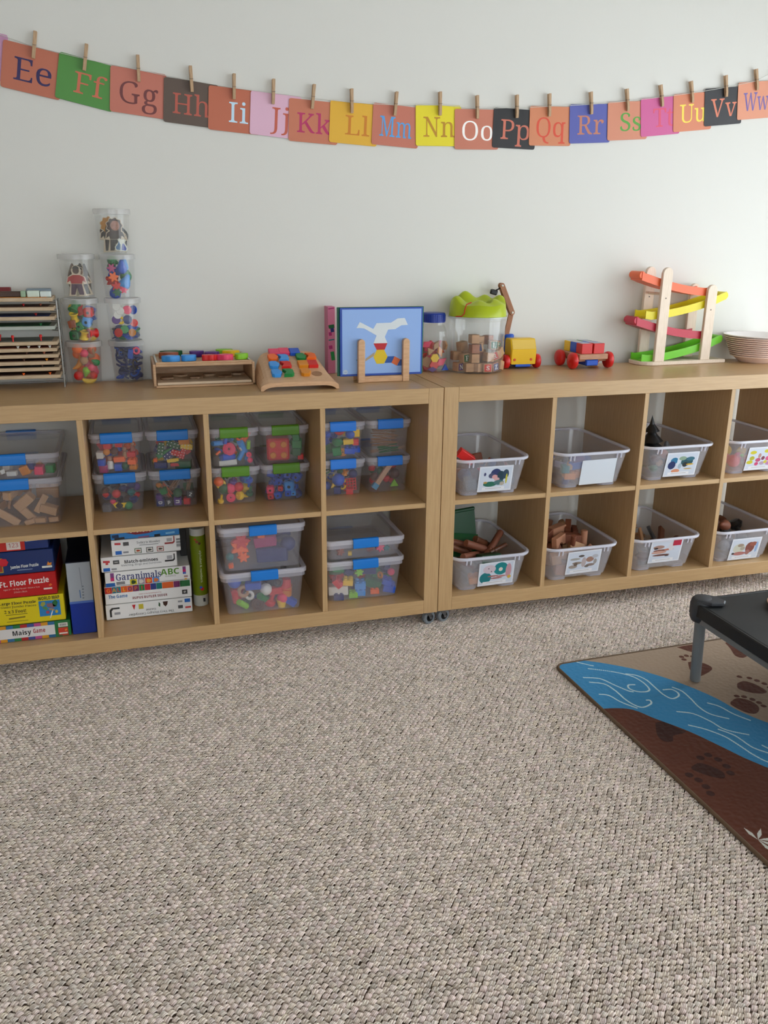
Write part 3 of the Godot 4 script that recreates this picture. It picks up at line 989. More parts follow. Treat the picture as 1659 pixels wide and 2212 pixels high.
# fill a container: room is [x0, x1, y0, y1, z of its front, z of its back]; first the pieces that show, then loose ones dropped behind and between.
# shown: [kind, tone, x 0..1, height, size, spin about z, words]; where: the words that say which container
func fill(where: String, room_: Array, shown: Array, kinds: Array, tones: Array, count: int, size: float, spread := 0.35, tight := 1.0) -> void:
	var put := []
	var made := []
	for e in shown:
		var r: float = e[4] * REACH.get(e[0], 0.5)
		var at := Vector3(lerpf(room_[0], room_[1], e[2]), room_[2] + e[3], room_[4] - r * 0.8 - 0.003)
		var kind: String = e[0]
		var what: String = e[6] if e.size() > 6 else "%s %s" % [e[1], NOUN[kind]]
		var side := Vector3(0, 0, e[5])
		if kind in ["disc", "ring", "wheel", "link"]:
			side = Vector3(82, 0, e[5])
			if kind == "wheel":
				side = Vector3(78, -20, e[5])
		elif kind in ["peg", "spool", "log", "pear"]:
			side = Vector3(20, 30, e[5])
		elif kind in ["cube", "brick", "block", "bead", "lettered"]:
			side = Vector3(6, -14, e[5])
		toy(kind, e[1], "%s showing at the front of %s" % [what, where], "%s pieces in %s" % [NOUN[kind], where], at, e[4], side)
		put.append([at, r])
	for i in count:
		var kind: String = kinds[i % kinds.size()]
		var tone: String = tones[(i * 3 + i / kinds.size()) % tones.size()]
		var sz := size * rng.randf_range(0.85, 1.15)
		var r: float = sz * REACH.get(kind, 0.5) * tight
		var best := Vector3(0, 1e9, 0)
		for n in 40:
			var x := rng.randf_range(room_[0] + r, maxf(room_[1] - r, room_[0] + r))
			var z := lerpf(room_[4] - r, minf(room_[5] + r, room_[4] - r), rng.randf() * minf(spread, 1.0))
			var y: float = room_[2] + r
			for q in put:
				var d := Vector2(x - q[0].x, z - q[0].z).length()
				if d < r + q[1]:
					y = maxf(y, q[0].y + sqrt(pow(r + q[1], 2.0) - d * d))
			if y < best.y:
				best = Vector3(x, y, z)
		if best.y + r > room_[3]:
			continue
		put.append([best, r])
		made.append([kind, tone, best, sz, Vector3(rng.randf_range(-40, 40), rng.randf_range(0, 360), rng.randf_range(-40, 40))])
	# say of each loose piece how high and how far back it lies; alike pieces in one spot share their words
	var count_of := {}
	for q in made:
		var name_ := "%s %s" % [q[1], NOUN[q[0]]]
		count_of[name_] = count_of.get(name_, 0) + 1
	var taken := {}
	for q in made:
		var name_ := "%s %s" % [q[1], NOUN[q[0]]]
		var spot := "loose"
		if count_of[name_] > 1:
			var v: float = (q[2].y - room_[2]) / (room_[3] - room_[2])
			var u: float = (q[2].x - room_[0]) / (room_[1] - room_[0])
			var w: float = (room_[4] - q[2].z) / maxf(0.01, (room_[4] - room_[5]) * minf(spread, 1.0))
			var high: String = "lowest" if v < 0.2 else "low" if v < 0.38 else "half-way up" if v < 0.6 else "high"
			var deep: String = "front" if w < 0.34 else "mid" if w < 0.67 else "back"
			var side: String = "at one end" if u < 0.34 else "central" if u < 0.67 else "at far end"
			for words in ["lying %s" % high, "lying %s, %s" % [high, deep], "lying %s, %s, %s" % [high, deep, side]]:
				spot = words
				if not taken.has(name_ + words):
					break
			taken[name_ + spot] = true
		toy(q[0], q[1], "%s %s in %s" % [name_, spot, where], "%s pieces in %s" % [NOUN[q[0]], where], q[2], q[3], q[4])


# ------------------------------------------------------------------ on top of the shelves

func bucket(called_for: String, x: float, y: float, z: float, tall := 0.127) -> void:
	var o := thing("storage_bucket", called_for, "bucket", Vector3(x, y, z), 0.0, "clear buckets stacked on the shelf")
	var clear := mat(Color(0.86, 0.86, 0.83, 0.05), 0.12, 0.0, 0.33)
	var s := begin()
	var c := circle(28)
	var rings := []
	for p in [[0.0425, 0.0], [0.0445, 0.002], [0.0515, tall - 0.004], [0.0503, tall - 0.004], [0.0433, 0.0035], [0.0, 0.0034]]:
		rings.append([scaled(c[0], maxf(p[0], 0.0001)), p[1]])
	loft(s, rings, c[1])
	cap(s, scaled(c[0], 0.0425), 0.0, -1.0)
	part(o, "tub", s.commit(), clear)
	var lid := begin()
	turned(lid, [[0.0515, tall - 0.012], [0.0552, tall - 0.012], [0.0556, tall + 0.001], [0.0545, tall + 0.0035], [0.0505, tall + 0.0035], [0.049, tall], [0.0, tall - 0.0002]], 28)
	part(o, "lid", lid.commit(), mat(Color(0.88, 0.87, 0.86, 0.36), 0.2, 0.0, 0.4))


func in_bucket(x: float, y: float, z: float) -> Array:
	return [x - 0.038, x + 0.038, y + 0.0045, y + 0.122, z + 0.039, z - 0.036]


func doll(called: String, label: String, at: Vector3, tall: float, lean: float, shirt: Color, legs: Color, hair: Color, skin: Color, group: String, head := 1.0) -> void:
	var o := thing(called, label, "figure", at, 0.0, group)
	o.rotation_degrees = Vector3(-6, -8, lean)
	o.scale = Vector3.ONE * tall
	var edge := mat(Color(0.85, 0.78, 0.68), 0.6)
	var out := PackedVector2Array([Vector2(-0.28, 0), Vector2(-0.05, 0.0), Vector2(0, 0.22), Vector2(0.05, 0.0), Vector2(0.3, 0), Vector2(0.2, 0.38), Vector2(0.34, 0.4), Vector2(0.28, 0.62), Vector2(0.13, 0.71), Vector2(0.16, 0.84), Vector2(0.1, 0.96), Vector2(0, 1.0), Vector2(-0.1, 0.96), Vector2(-0.16, 0.84), Vector2(-0.13, 0.71), Vector2(-0.28, 0.62), Vector2(-0.34, 0.4), Vector2(-0.2, 0.38)])
	part(o, "body", plated("doll body", out, 0.06, 0.008), edge)
	part(o, "shirt", plated("doll shirt", PackedVector2Array([Vector2(-0.17, 0.4), Vector2(0.17, 0.4), Vector2(0.2, 0.5), Vector2(0.3, 0.43), Vector2(0.26, 0.6), Vector2(0.11, 0.68), Vector2(-0.11, 0.68), Vector2(-0.26, 0.6), Vector2(-0.3, 0.43), Vector2(-0.2, 0.5)]), 0.012), mat(shirt, 0.5), xf(Vector3(0, 0, 0.034)))
	part(o, "trousers", plated("doll trousers", PackedVector2Array([Vector2(-0.2, 0.04), Vector2(-0.07, 0.04), Vector2(0, 0.27), Vector2(0.07, 0.04), Vector2(0.22, 0.04), Vector2(0.17, 0.39), Vector2(-0.17, 0.39)]), 0.012), mat(legs, 0.5), xf(Vector3(0, 0, 0.034)))
	if head > 1.2:
		part(o, "hair_outline", plated("doll curls outline", scallop(0.3 * head, 0.3 * head, 9), 0.05, 0.006), edge, xf(Vector3(0, 0.82, 0.008)))
		part(o, "hair", plated("doll curls", scallop(0.27 * head, 0.27 * head, 9), 0.012), mat(hair, 0.5), xf(Vector3(0, 0.82, 0.038)))
	else:
		part(o, "hair", plated("doll hair", arc2(Vector2(0, 0.86), 0.115, 10, 170, 10), 0.016), mat(hair, 0.5), xf(Vector3(0, 0, 0.036)))
	part(o, "face", plated("doll face", arc2(Vector2(0, 0), 0.105, 0, 345, 16), 0.012), mat(skin, 0.5), xf(Vector3(0.015 * head if head > 1.2 else 0.0, 0.82, 0.042 if head > 1.2 else 0.034), Vector3.ZERO, Vector3(head * 0.8 if head > 1.2 else 1.0, head * 0.85 if head > 1.2 else 1.0, 1)))
	for k in [-1, 1]:
		part(o, "eye", plated("doll eye", circle(10, 0.014)[0], 0.006), mat(C.black, 0.5), xf(Vector3(0.04 * head * k, 0.83, 0.05)))


func top_left() -> void:
	# wire rack with peg puzzles
	var steel := mat(Color(0.6, 0.59, 0.57), 0.35, 0.85)
	var o := thing("puzzle_rack", "wire rack holding a tall stack of wooden puzzles", "rack", Vector3(-1.147, TOP, -0.275))
	for x in [0.0, -0.33]:
		for z in [0.0, -0.11]:
			part(o, "upright", rod([Vector3(x, 0.002, z), Vector3(x, 0.262, z)], 0.0024, 8), steel)
		var s := begin()
		bar(s, [Vector3(x, 0.0022, 0.0), Vector3(x, 0.0022, -0.13)], 0.0022, 6)
		part(o, "foot_wire", s.commit(), steel)
		var hooks := begin()
		for h in [0.028, 0.052, 0.071, 0.091, 0.109, 0.129, 0.174, 0.202, 0.23, 0.257]:
			var sg := -1.0 if x == 0.0 else 1.0
			bar(hooks, [Vector3(x, h - 0.001, 0), Vector3(x + sg * 0.02, h - 0.001, -0.02), Vector3(x + sg * 0.02, h - 0.001, -0.09), Vector3(x, h - 0.001, -0.11)], 0.0013, 6)
		part(o, "support_wires", hooks.commit(), steel)
	for h in [0.0025, 0.168]:
		part(o, "cross_wire", rod([Vector3(-0.33, h, -0.11), Vector3(0, h, -0.11)], 0.0022, 6), steel)
	var tray := mat(Color(0.7, 0.72, 0.7, 0.3), 0.15)
	var ply := wood("puzzle ply", Color(0.82, 0.72, 0.6), Color(0.75, 0.65, 0.52), 0.55, Vector3(3, 30, 30))
	var names := ["topmost wooden puzzle in the wire rack with chunky blocks on top", "second puzzle from the top of the wire rack", "third puzzle from the top of the wire rack", "fourth puzzle from the top of the wire rack with a green knob", "puzzle with tall red pegs below the gap in the wire rack", "puzzle carried on white spacers just under the red peg puzzle", "fifth puzzle from the bottom of the wire rack", "fourth puzzle from the bottom of the wire rack", "third puzzle from the bottom of the wire rack", "lowest puzzle in the wire rack with orange knobs"]
	var hs := [0.2645, 0.2375, 0.21, 0.1815, 0.136, 0.1165, 0.098, 0.0775, 0.059, 0.036]
	var knobs := [[], [["red", -0.088, 0.05], ["rust", -0.04, 0.05]], [["red", -0.055, 0.04], ["navy", -0.17, 0.04]], [["green", -0.04, 0.016], ["dark green", -0.19, 0.02]], [["red", -0.047, 0.02], ["red", -0.125, 0.012], ["red", -0.165, 0.05]], [["white", -0.05, 0.008], ["white", -0.08, 0.008], ["white", -0.11, 0.008], ["white", -0.02, 0.008]], [["rust", -0.04, 0.01], ["brown", -0.09, 0.02]], [["amber", -0.035, 0.01], ["brown", -0.1, 0.02]], [["brown", -0.05, 0.02]], [["orange", -0.03, 0.008], ["orange", -0.105, 0.006]]]
	for i in 10:
		var p := thing("knob_puzzle", names[i], "puzzle", Vector3(-1.1555 + rng.randf_range(-0.003, 0.001), TOP + hs[i], -0.268 + rng.randf_range(-0.003, 0.003)), 0.0, "wooden puzzles in the wire rack")
		part(p, "board", box(Vector3(0.303, 0.0105, 0.145), 0.001), ply if i != 3 else mat(Color(0.68, 0.7, 0.66), 0.5), xf(Vector3(-0.1515, 0, -0.0725)))
		part(p, "picture", box(Vector3(0.27, 0.001, 0.115)), mat([C.amber, C.brown, C.navy, C["dark green"], Color(0.45, 0.46, 0.42), C.rust, C.brown, C.brown, C.black, C.brown][i], 0.5), xf(Vector3(-0.1515, 0.0056, -0.0725)))
		for k in knobs[i]:
			var tall := 0.007 if i > 4 or i < 4 else 0.019
			part(p, "knob", lathe("knob %.3f" % tall, [[0, 0], [0.0022, 0.0], [0.0022, tall * 0.5], [0.0042, tall * 0.62], [0.0045, tall * 0.9], [0.003, tall], [0, tall]], 12), mat(C[k[0]], 0.4), xf(Vector3(k[1], 0.0056, -k[2])))
	for b in [["brown wooden block standing on the topmost puzzle", Color(0.28, 0.17, 0.1), -1.288, 0.09, 0.016, 0.04], ["dark red block lying on the topmost puzzle at the wall", Color(0.5, 0.1, 0.1), -1.32, 0.08, 0.025, 0.1],
			["pale green block beside the brown block on the topmost puzzle", Color(0.6, 0.7, 0.58), -1.238, 0.014, 0.018, 0.03], ["whitish block on the topmost puzzle next to the pale green one", Color(0.83, 0.88, 0.82), -1.21, 0.034, 0.018, 0.03], ["whitish block nearest the rack end on the topmost puzzle", Color(0.85, 0.89, 0.87), -1.176, 0.03, 0.016, 0.03], ["grey-blue block behind the whitish blocks on the topmost puzzle", Color(0.5, 0.56, 0.6), -1.2, 0.07, 0.021, 0.1]]:
		tag(part(self, "puzzle_block", box(Vector3(b[3], b[4], 0.03), 0.0015), mat(b[1], 0.5), xf(Vector3(b[2], TOP + 0.2705 + b[4] / 2, -0.275 - b[5]))), b[0], "block", "blocks on the topmost puzzle")

	# two towers of clear buckets
	var zb := -0.368
	var words := [["lowest bucket of the taller tower, filled with dark blue links", "the chain link bucket"], ["second bucket of the taller tower, filled with round counters", "the counter bucket"], ["third bucket of the taller tower, filled with blue and orange animals", "the toy animal bucket"], ["topmost bucket of the taller tower with painted dress-up pieces", "the topmost bucket"],
		["lowest bucket of the shorter tower, filled with toy fruit", "the toy fruit bucket"], ["middle bucket of the shorter tower, filled with big beads", "the big bead bucket"], ["top bucket of the shorter tower with wooden dolls", "the top bucket of the shorter tower"]]
	var bx := [-0.952, -0.953, -0.958, -0.964, -1.081, -1.081, -1.079]
	var by := [0.0, 0.1316, 0.2632, 0.3948, 0.0, 0.1316, 0.2632]
	for i in 7:
		bucket(words[i][0], bx[i] - 0.003, TOP + by[i], zb)
	var R: Array
	R = in_bucket(bx[0], TOP + by[0], zb)
	fill(words[0][1], R, [["ring", "pink", 0.83, 0.094, 0.026, 0, "pink ring"], ["block", "blue", 0.6, 0.085, 0.03, 80], ["link", "navy", 0.25, 0.09, 0.034, 20], ["link", "navy", 0.4, 0.06, 0.034, 100], ["link", "black", 0.75, 0.05, 0.034, 50]], ["link", "ring", "link"], ["navy", "navy", "blue", "navy"], 70, 0.036, 1.0, 0.5)
	R = in_bucket(bx[1], TOP + by[1], zb)
	fill(words[1][1], R, [["disc", "white", 0.2, 0.1, 0.024, 0, "uppermost white counter"], ["disc", "white", 0.34, 0.087, 0.024, 0, "middle white counter"], ["disc", "white", 0.22, 0.075, 0.024, 0, "lower white counter"], ["disc", "pink", 0.62, 0.09, 0.027, 0], ["ring", "yellow", 0.33, 0.058, 0.026, 0], ["disc", "blue", 0.86, 0.09, 0.028, 40], ["disc", "navy", 0.6, 0.06, 0.028, 0], ["disc", "red", 0.85, 0.05, 0.024, 0], ["disc", "purple", 0.15, 0.06, 0.026, 0], ["disc", "red", 0.2, 0.02, 0.028, 30, "lower red counter"], ["disc", "green", 0.45, 0.03, 0.026, 0], ["disc", "amber", 0.75, 0.02, 0.024, 20]], ["disc"], ["green", "red", "blue", "yellow", "navy", "orange"], 44, 0.029, 1.0, 0.6)
	R = in_bucket(bx[2], TOP + by[2], zb)
	fill(words[2][1], R, [["splat", "orange", 0.25, 0.058, 0.034, 10], ["splat", "red", 0.35, 0.03, 0.034, 40], ["splat", "magenta", 0.2, 0.085, 0.03, 0], ["pear", "blue", 0.6, 0.09, 0.045, 10], ["pear", "light blue", 0.72, 0.045, 0.05, -20], ["splat", "dark green", 0.35, 0.012, 0.03, 0], ["splat", "pink", 0.62, 0.02, 0.026, 0], ["splat", "green", 0.3, 0.11, 0.026, 0]], ["pear", "splat"], ["blue", "navy", "green", "red", "light blue"], 30, 0.044, 1.0, 0.62)
	R = in_bucket(bx[4], TOP + by[4], zb)
	fill(words[4][1], R, [["banana", "amber", 0.14, 0.06, 0.05, 60, "curved orange banana"], ["ball", "pink", 0.68, 0.045, 0.023, 0], ["pear", "lime", 0.46, 0.03, 0.034, 175, "lime green pear"], ["ball", "red", 0.75, 0.02, 0.024, 0], ["ball", "red", 0.15, 0.02, 0.03, 0, "big red ball"], ["banana", "yellow", 0.55, 0.008, 0.05, 0], ["ball", "tan", 0.42, 0.068, 0.026, 0], ["ball", "pink", 0.45, 0.09, 0.026, 0, "upper pink ball"], ["pear", "green", 0.85, 0.062, 0.03, 60]], ["ball", "pear", "banana"], ["orange", "tan", "purple", "pink", "rust"], 30, 0.034, 1.0, 0.72)
	R = in_bucket(bx[5], TOP + by[5], zb)
	fill(words[5][1], R, [["spool", "yellow", 0.2, 0.07, 0.034, 15, "upright yellow spool"], ["cube", "rust", 0.12, 0.05, 0.028, 10], ["bead", "green", 0.38, 0.042, 0.03, 25], ["bead", "light blue", 0.68, 0.055, 0.034, -20], ["spool", "yellow", 0.52, 0.015, 0.034, 0, "low yellow spool"], ["bead", "dark green", 0.16, 0.015, 0.034, 0], ["spool", "red", 0.85, 0.02, 0.036, 90], ["bead", "red", 0.78, 0.084, 0.034, 0, "upper red bead"]], ["bead", "spool"], ["red", "blue", "green", "yellow"], 18, 0.038, 1.0, 0.75)
	doll("wooden_doll", "wooden doll with red shirt and purple trousers in the shorter tower's top bucket", Vector3(bx[6] - 0.008, TOP + by[6] + 0.006, zb + 0.018), 0.092, 0.0, Color(0.66, 0.04, 0.06), Color(0.27, 0.1, 0.24), Color(0.12, 0.09, 0.09), Color(0.3, 0.19, 0.15), "dress-up dolls in the buckets")
	doll("wooden_doll", "brown wooden doll leaning behind the red-shirted doll", Vector3(bx[6] + 0.012, TOP + by[6] + 0.006, zb + 0.006), 0.088, 8.0, Color(0.4, 0.3, 0.24), Color(0.2, 0.14, 0.12), Color(0.1, 0.07, 0.06), Color(0.6, 0.45, 0.36), "dress-up dolls in the buckets")
	doll("wooden_doll", "dark wooden doll at the back of the shorter tower's top bucket", Vector3(bx[6] - 0.004, TOP + by[6] + 0.006, zb - 0.008), 0.094, -4.0, Color(0.3, 0.25, 0.24), Color(0.16, 0.13, 0.12), Color(0.1, 0.07, 0.06), Color(0.5, 0.36, 0.28), "dress-up dolls in the buckets")
	# dress-up pieces in the topmost bucket
	var y4: float = TOP + by[3]
	doll("wooden_doll", "curly-haired wooden doll showing in the topmost bucket", Vector3(bx[3] + 0.004, y4 + 0.006, zb + 0.016), 0.093, 2.0, Color(0.25, 0.17, 0.14), Color(0.16, 0.11, 0.1), Color(0.25, 0.14, 0.11), Color(0.68, 0.46, 0.38), "dress-up dolls in the buckets", 1.75)
	doll("wooden_doll", "fair wooden doll half hidden in the topmost bucket", Vector3(bx[3] - 0.009, y4 + 0.006, zb + 0.002), 0.096, 5.0, Color(0.2, 0.16, 0.16), Color(0.16, 0.11, 0.1), Color(0.75, 0.5, 0.15), Color(0.7, 0.48, 0.2), "dress-up dolls in the buckets", 1.3)
	doll("wooden_doll", "dark-haired wooden doll against the back of the topmost bucket", Vector3(bx[3] + 0.006, y4 + 0.006, zb - 0.014), 0.088, -4.0, Color(0.3, 0.32, 0.34), Color(0.2, 0.16, 0.2), Color(0.08, 0.07, 0.08), Color(0.45, 0.33, 0.26), "dress-up dolls in the buckets")
	for k in 3:
		var board := part(self, "cut_out_piece", plated("dark cut", scallop(0.054, 0.082, 5), 0.004, 0.0005), mat([Color(0.16, 0.12, 0.11), Color(0.2, 0.22, 0.24), Color(0.24, 0.15, 0.11)][k], 0.55), xf(Vector3(bx[3] + [0.0, 0.012, -0.01][k], y4 + 0.052, zb - 0.002 - 0.012 * k), Vector3(-4, 6 * k, 12 * k)))
		tag(board, ["dark brown cut-out piece behind the dolls in the topmost bucket", "slate grey cut-out piece behind the dolls in the topmost bucket", "reddish brown cut-out piece at the back of the topmost bucket"][k], "piece", "cut-outs in the topmost bucket")
		var slab := part(self, "cut_out_piece", plated("tall cut", scallop(0.026, 0.086, 4), 0.004, 0.0005), mat([Color(0.3, 0.24, 0.2), Color(0.2, 0.17, 0.16), Color(0.45, 0.36, 0.3)][k], 0.55), xf(Vector3(bx[6] + [0.024, 0.01, -0.02][k], TOP + by[6] + 0.056, zb + [0.002, -0.012, -0.004][k]), Vector3(-4, [60, 40, 15][k], [10, 5, -4][k])))
		tag(slab, ["grey-brown cut-out piece turned edgewise in the shorter tower's top bucket", "darkest cut-out piece in the shorter tower's top bucket", "pale brown cut-out piece in the shorter tower's top bucket"][k], "piece", "cut-outs in the shorter tower")
	var dress := thing("doll_dress", "painted blue and white wooden dress piece in the topmost bucket", "dress", Vector3(bx[3] + 0.017, y4 + 0.008, zb + 0.034))
	dress.rotation_degrees = Vector3(-5, 8, -6)
	var cut := PackedVector2Array([Vector2(-0.015, 0.0), Vector2(0.015, 0.0), Vector2(0.02, 0.008), Vector2(0.01, 0.026), Vector2(0.013, 0.035), Vector2(0.007, 0.037), Vector2(0.0, 0.033), Vector2(-0.007, 0.037), Vector2(-0.012, 0.034), Vector2(-0.01, 0.026), Vector2(-0.02, 0.01)])
	part(dress, "cut_out", plated("dress cut", cut, 0.003, 0.0004), mat(Color(0.86, 0.86, 0.8), 0.5))
	part(dress, "skirt_print", plated("dress print", PackedVector2Array([Vector2(0.0, 0.003), Vector2(0.013, 0.003), Vector2(0.015, 0.009), Vector2(0.007, 0.023), Vector2(0.002, 0.022)]), 0.001), mat(Color(0.36, 0.4, 0.66), 0.5), xf(Vector3(0, 0, 0.0018)))
	part(dress, "bodice_print", plated("dress print low", PackedVector2Array([Vector2(-0.014, 0.003), Vector2(-0.003, 0.003), Vector2(-0.003, 0.018), Vector2(-0.009, 0.03), Vector2(-0.01, 0.02), Vector2(-0.017, 0.01)]), 0.001), mat(Color(0.3, 0.45, 0.6), 0.5), xf(Vector3(0, 0, 0.0018)))


func scallop(w: float, d: float, lobes: int) -> PackedVector2Array:
	var p := PackedVector2Array()
	for i in 36:
		var a := TAU * i / 36.0
		var f := 1.0 + 0.1 * cos(a * lobes)
		p.append(Vector2(cos(a) * w / 2, sin(a) * d / 2) * f)
	return p


func top_middle() -> void:
	# wooden sorting box with chunky cut-outs on top and a second tray inside
	var pale := wood("box wood", Color(0.8, 0.65, 0.5), Color(0.74, 0.58, 0.43), 0.5, Vector3(3, 24, 24))
	var o := thing("puzzle_box", "low open-fronted wooden box with chunky coloured cut-outs on its lid", "box", Vector3(-0.727, TOP, -0.3))
	var w := 0.312
	var d := 0.215
	part(o, "base", box(Vector3(w, 0.007, d), 0.001), pale, xf(Vector3(0, 0.0035, 0)))
	for k in [-1, 1]:
		part(o, "side", box(Vector3(0.008, 0.072, d), 0.001), pale, xf(Vector3(k * (w / 2 - 0.004), 0.0365, 0)))
	part(o, "back", box(Vector3(w - 0.017, 0.065, 0.006), 0.001), pale, xf(Vector3(0, 0.0397, -d / 2 + 0.003)))
	part(o, "lid_tray", box(Vector3(w - 0.017, 0.008, d - 0.002), 0.001), pale, xf(Vector3(0, 0.0685, 0)))
	for k in [-1, 1]:
		part(o, "lid_edge", box(Vector3(w - 0.018, 0.006, 0.006), 0.001), pale, xf(Vector3(0, 0.0755, k * (d / 2 - 0.004))))
	part(o, "lid_side", box(Vector3(0.006, 0.006, d - 0.016), 0.001), mat(Color(0.8, 0.8, 0.78), 0.5), xf(Vector3(-w / 2 + 0.012, 0.0755, 0)))
	part(o, "lid_side", box(Vector3(0.006, 0.006, d - 0.016), 0.001), mat(Color(0.8, 0.8, 0.78), 0.5), xf(Vector3(w / 2 - 0.012, 0.0755, 0)))
	var t := thing("inner_tray", "pale wooden puzzle tray pushed inside the low wooden box", "tray", Vector3(-0.727, TOP + 0.0118, -0.3))
	part(t, "board", box(Vector3(w - 0.022, 0.008, d - 0.012), 0.001), mat(Color(0.86, 0.76, 0.64), 0.5), xf(Vector3(0, 0, 0.004)))
	for i in 6:
		part(t, "cut_shape", plated("tray cut %d" % (i % 3), scallop(0.042, 0.03, 3 + i % 3), 0.007, 0.001), mat(Color(0.62, 0.5, 0.38) if i % 2 else Color(0.5, 0.38, 0.27), 0.55), xf(Vector3(-0.115 + i * 0.046, 0.0078, 0.04 - 0.05 * (i % 2)), Vector3(90, 0, 0)))
	var tops := [["blue wavy", "light blue", -0.098, 0.052, 0.055, 4], ["sky blue wavy", "light blue", -0.045, 0.045, 0.05, 3], ["red three-lobed", "red", 0.02, 0.055, 0.05, 5], ["coral wavy", "pink", 0.07, 0.055, 0.05, 4], ["bright green wavy", "lime", 0.122, 0.042, 0.045, 3],
		["orange-brown wavy", "rust", -0.1, -0.035, 0.06, 4], ["dark green wavy", "dark green", -0.09, -0.075, 0.07, 6], ["purple wavy", "purple", -0.012, -0.052, 0.05, 3], ["violet wavy", "purple", 0.035, -0.02, 0.05, 5], ["yellow wavy", "yellow", 0.1, -0.04, 0.055, 4], ["lime yellow wavy", "lime", 0.08, -0.078, 0.06, 3]]
	for p in tops:
		var q := part(self, "cut_out_shape", plated("top shape %.3f %d" % [p[4], p[5]], scallop(p[4] * 0.94, 0.034, p[5]), 0.019, 0.0015), mat(C[p[1]], 0.4), xf(Vector3(-0.727 + p[2], TOP + 0.0825, -0.3 + p[3]), Vector3(90, 0, 0)))
		tag(q, "%s cut-out lying on the lid of the low wooden box" % p[0], "shape", "coloured cut-outs on the wooden box")

	# curved beech board with paired pieces, sloping up to the back
	var cx := -0.452
	var zf := -0.055
	var zk := -0.265
	var beech := wood("beech", Color(0.86, 0.69, 0.53), Color(0.8, 0.62, 0.46), 0.45, Vector3(4, 20, 20), 1.1)
	var cb := thing("curved_board", "curved beech board sloping on its bent ends with paired shape pieces", "board", Vector3(cx, TOP, zf))
	var s := begin()
	var rows := []
	for i in 9:
		var v := i / 8.0
		var hh := lerpf(0.0245, 0.092, v)
		var half := lerpf(0.122, 0.112, v)
		var line := []
		var under := []
		for k in 25:
			var u := sin((k / 24.0 * 2 - 1) * PI / 2)
			var drop := pow(absf(u), 9.0)
			line.append(Vector3(u * half, hh * (1.0 - drop) + 0.0005 + (0.012 * drop if absf(u) < 0.999 else 0.0), v * (zk - zf)))
			under.append(Vector3(u * half * 0.94, maxf(0.0, (hh - 0.012) * (1.0 - drop * 1.05)), v * (zk - zf)))
		rows.append(line)
		under.reverse()
		rows[-1] = line + under
	for i in 8:
		for k in 50:
			var l := (k + 1) % 50
			var a: Vector3 = rows[i][k]
			var b: Vector3 = rows[i][l]
			var c: Vector3 = rows[i + 1][l]
			var e: Vector3 = rows[i + 1][k]
			var n := (c - a).cross(b - a)
			if k < 25 and n.y < 0 or k >= 25 and k < 49 and n.y > 0:
				n = -n
			quad(s, a, b, c, e, n.normalized())
	for i in [0, 8]:
		for k in 24:
			quad(s, rows[i][k], rows[i][k + 1], rows[i][48 - k], rows[i][49 - k], Vector3(0, 0, 1 if i == 0 else -1))
	part(cb, "bent_board", s.commit(), beech)
	var slope := rad_to_deg(atan2(0.0675, zf - zk))
	var oct := PackedVector2Array([Vector2(-0.017, -0.012), Vector2(-0.011, -0.0165), Vector2(0.004, -0.0165), Vector2(0.011, 0.0), Vector2(0.004, 0.0165), Vector2(-0.011, 0.0165), Vector2(-0.017, 0.012)])
	var mate := PackedVector2Array([Vector2(-0.012, -0.0165), Vector2(0.01, -0.0165), Vector2(0.016, -0.01), Vector2(0.016, 0.01), Vector2(0.01, 0.0165), Vector2(-0.012, 0.0165), Vector2(-0.004, 0.0)])
	var squ := PackedVector2Array([Vector2(-0.016, -0.016), Vector2(0.012, -0.016), Vector2(0.012, 0.016), Vector2(-0.016, 0.016)])
	for p in [["orange", -0.053, 0.74, 0, "column of pieces nearer the stacking box, back row"], ["light blue", -0.027, 0.72, 1, "column nearer the stacking box, back row"], ["light blue", -0.058, 0.5, 0, "column nearer the stacking box, middle row"], ["red", -0.028, 0.49, 1, "column nearer the stacking box, middle row"], ["light blue", -0.06, 0.24, 0, "column nearer the stacking box, front row"], ["green", -0.03, 0.24, 1, "column nearer the stacking box, front row"],
			["green", 0.038, 0.74, 0, "column nearer the blue picture board, back row"], ["orange", 0.063, 0.74, 1, "column nearer the blue picture board, back row"], ["amber", 0.033, 0.5, 2, "column nearer the blue picture board, middle row"], ["red", 0.062, 0.5, 2, "column nearer the blue picture board, middle row"], ["amber", 0.031, 0.24, 0, "column nearer the blue picture board, front row"],
			["pink", -0.045, 0.92, 2, "rearmost row, nearest the stacking box"], ["pink", -0.012, 0.94, 2, "rearmost row, beside the blue piece"], ["blue", 0.022, 0.92, 2, "rearmost row on its own"]]:
		var hh: float = lerpf(0.0245, 0.092, p[2])
		var piece := part(self, "board_piece", plated("board piece %d" % p[3], [oct, mate, squ][p[3]], 0.012, 0.0012), mat(C[p[0]], 0.45), Transform3D(Basis.from_euler(Vector3(deg_to_rad(-90 + slope), 0, 0)) * Basis.from_scale(Vector3(1.17, 1.2, 1)), Vector3(cx + p[1], TOP + hh + 0.006, zf + p[2] * (zk - zf))))
		tag(piece, "%s piece on the curved board, %s" % [p[0], p[4]], "piece", "pieces on the curved board")
	part(cb, "empty_recess", lathe("recess", [[0, 0], [0.0165, 0], [0.0165, 0.0008], [0.014, 0.0011], [0.0135, 0.0004], [0, 0.0004]], 20), mat(Color(0.62, 0.45, 0.31), 0.6), Transform3D(Basis.from_euler(Vector3(deg_to_rad(slope), 0, 0)), Vector3(0.063, lerpf(0.0245, 0.092, 0.24) + 0.0004, 0.24 * (zk - zf))))

	# narrow pink box at the wall
	var pk := thing("narrow_box", "tall narrow pink patterned box standing at the wall behind the picture board", "box", Vector3(-0.279, TOP, -0.395))
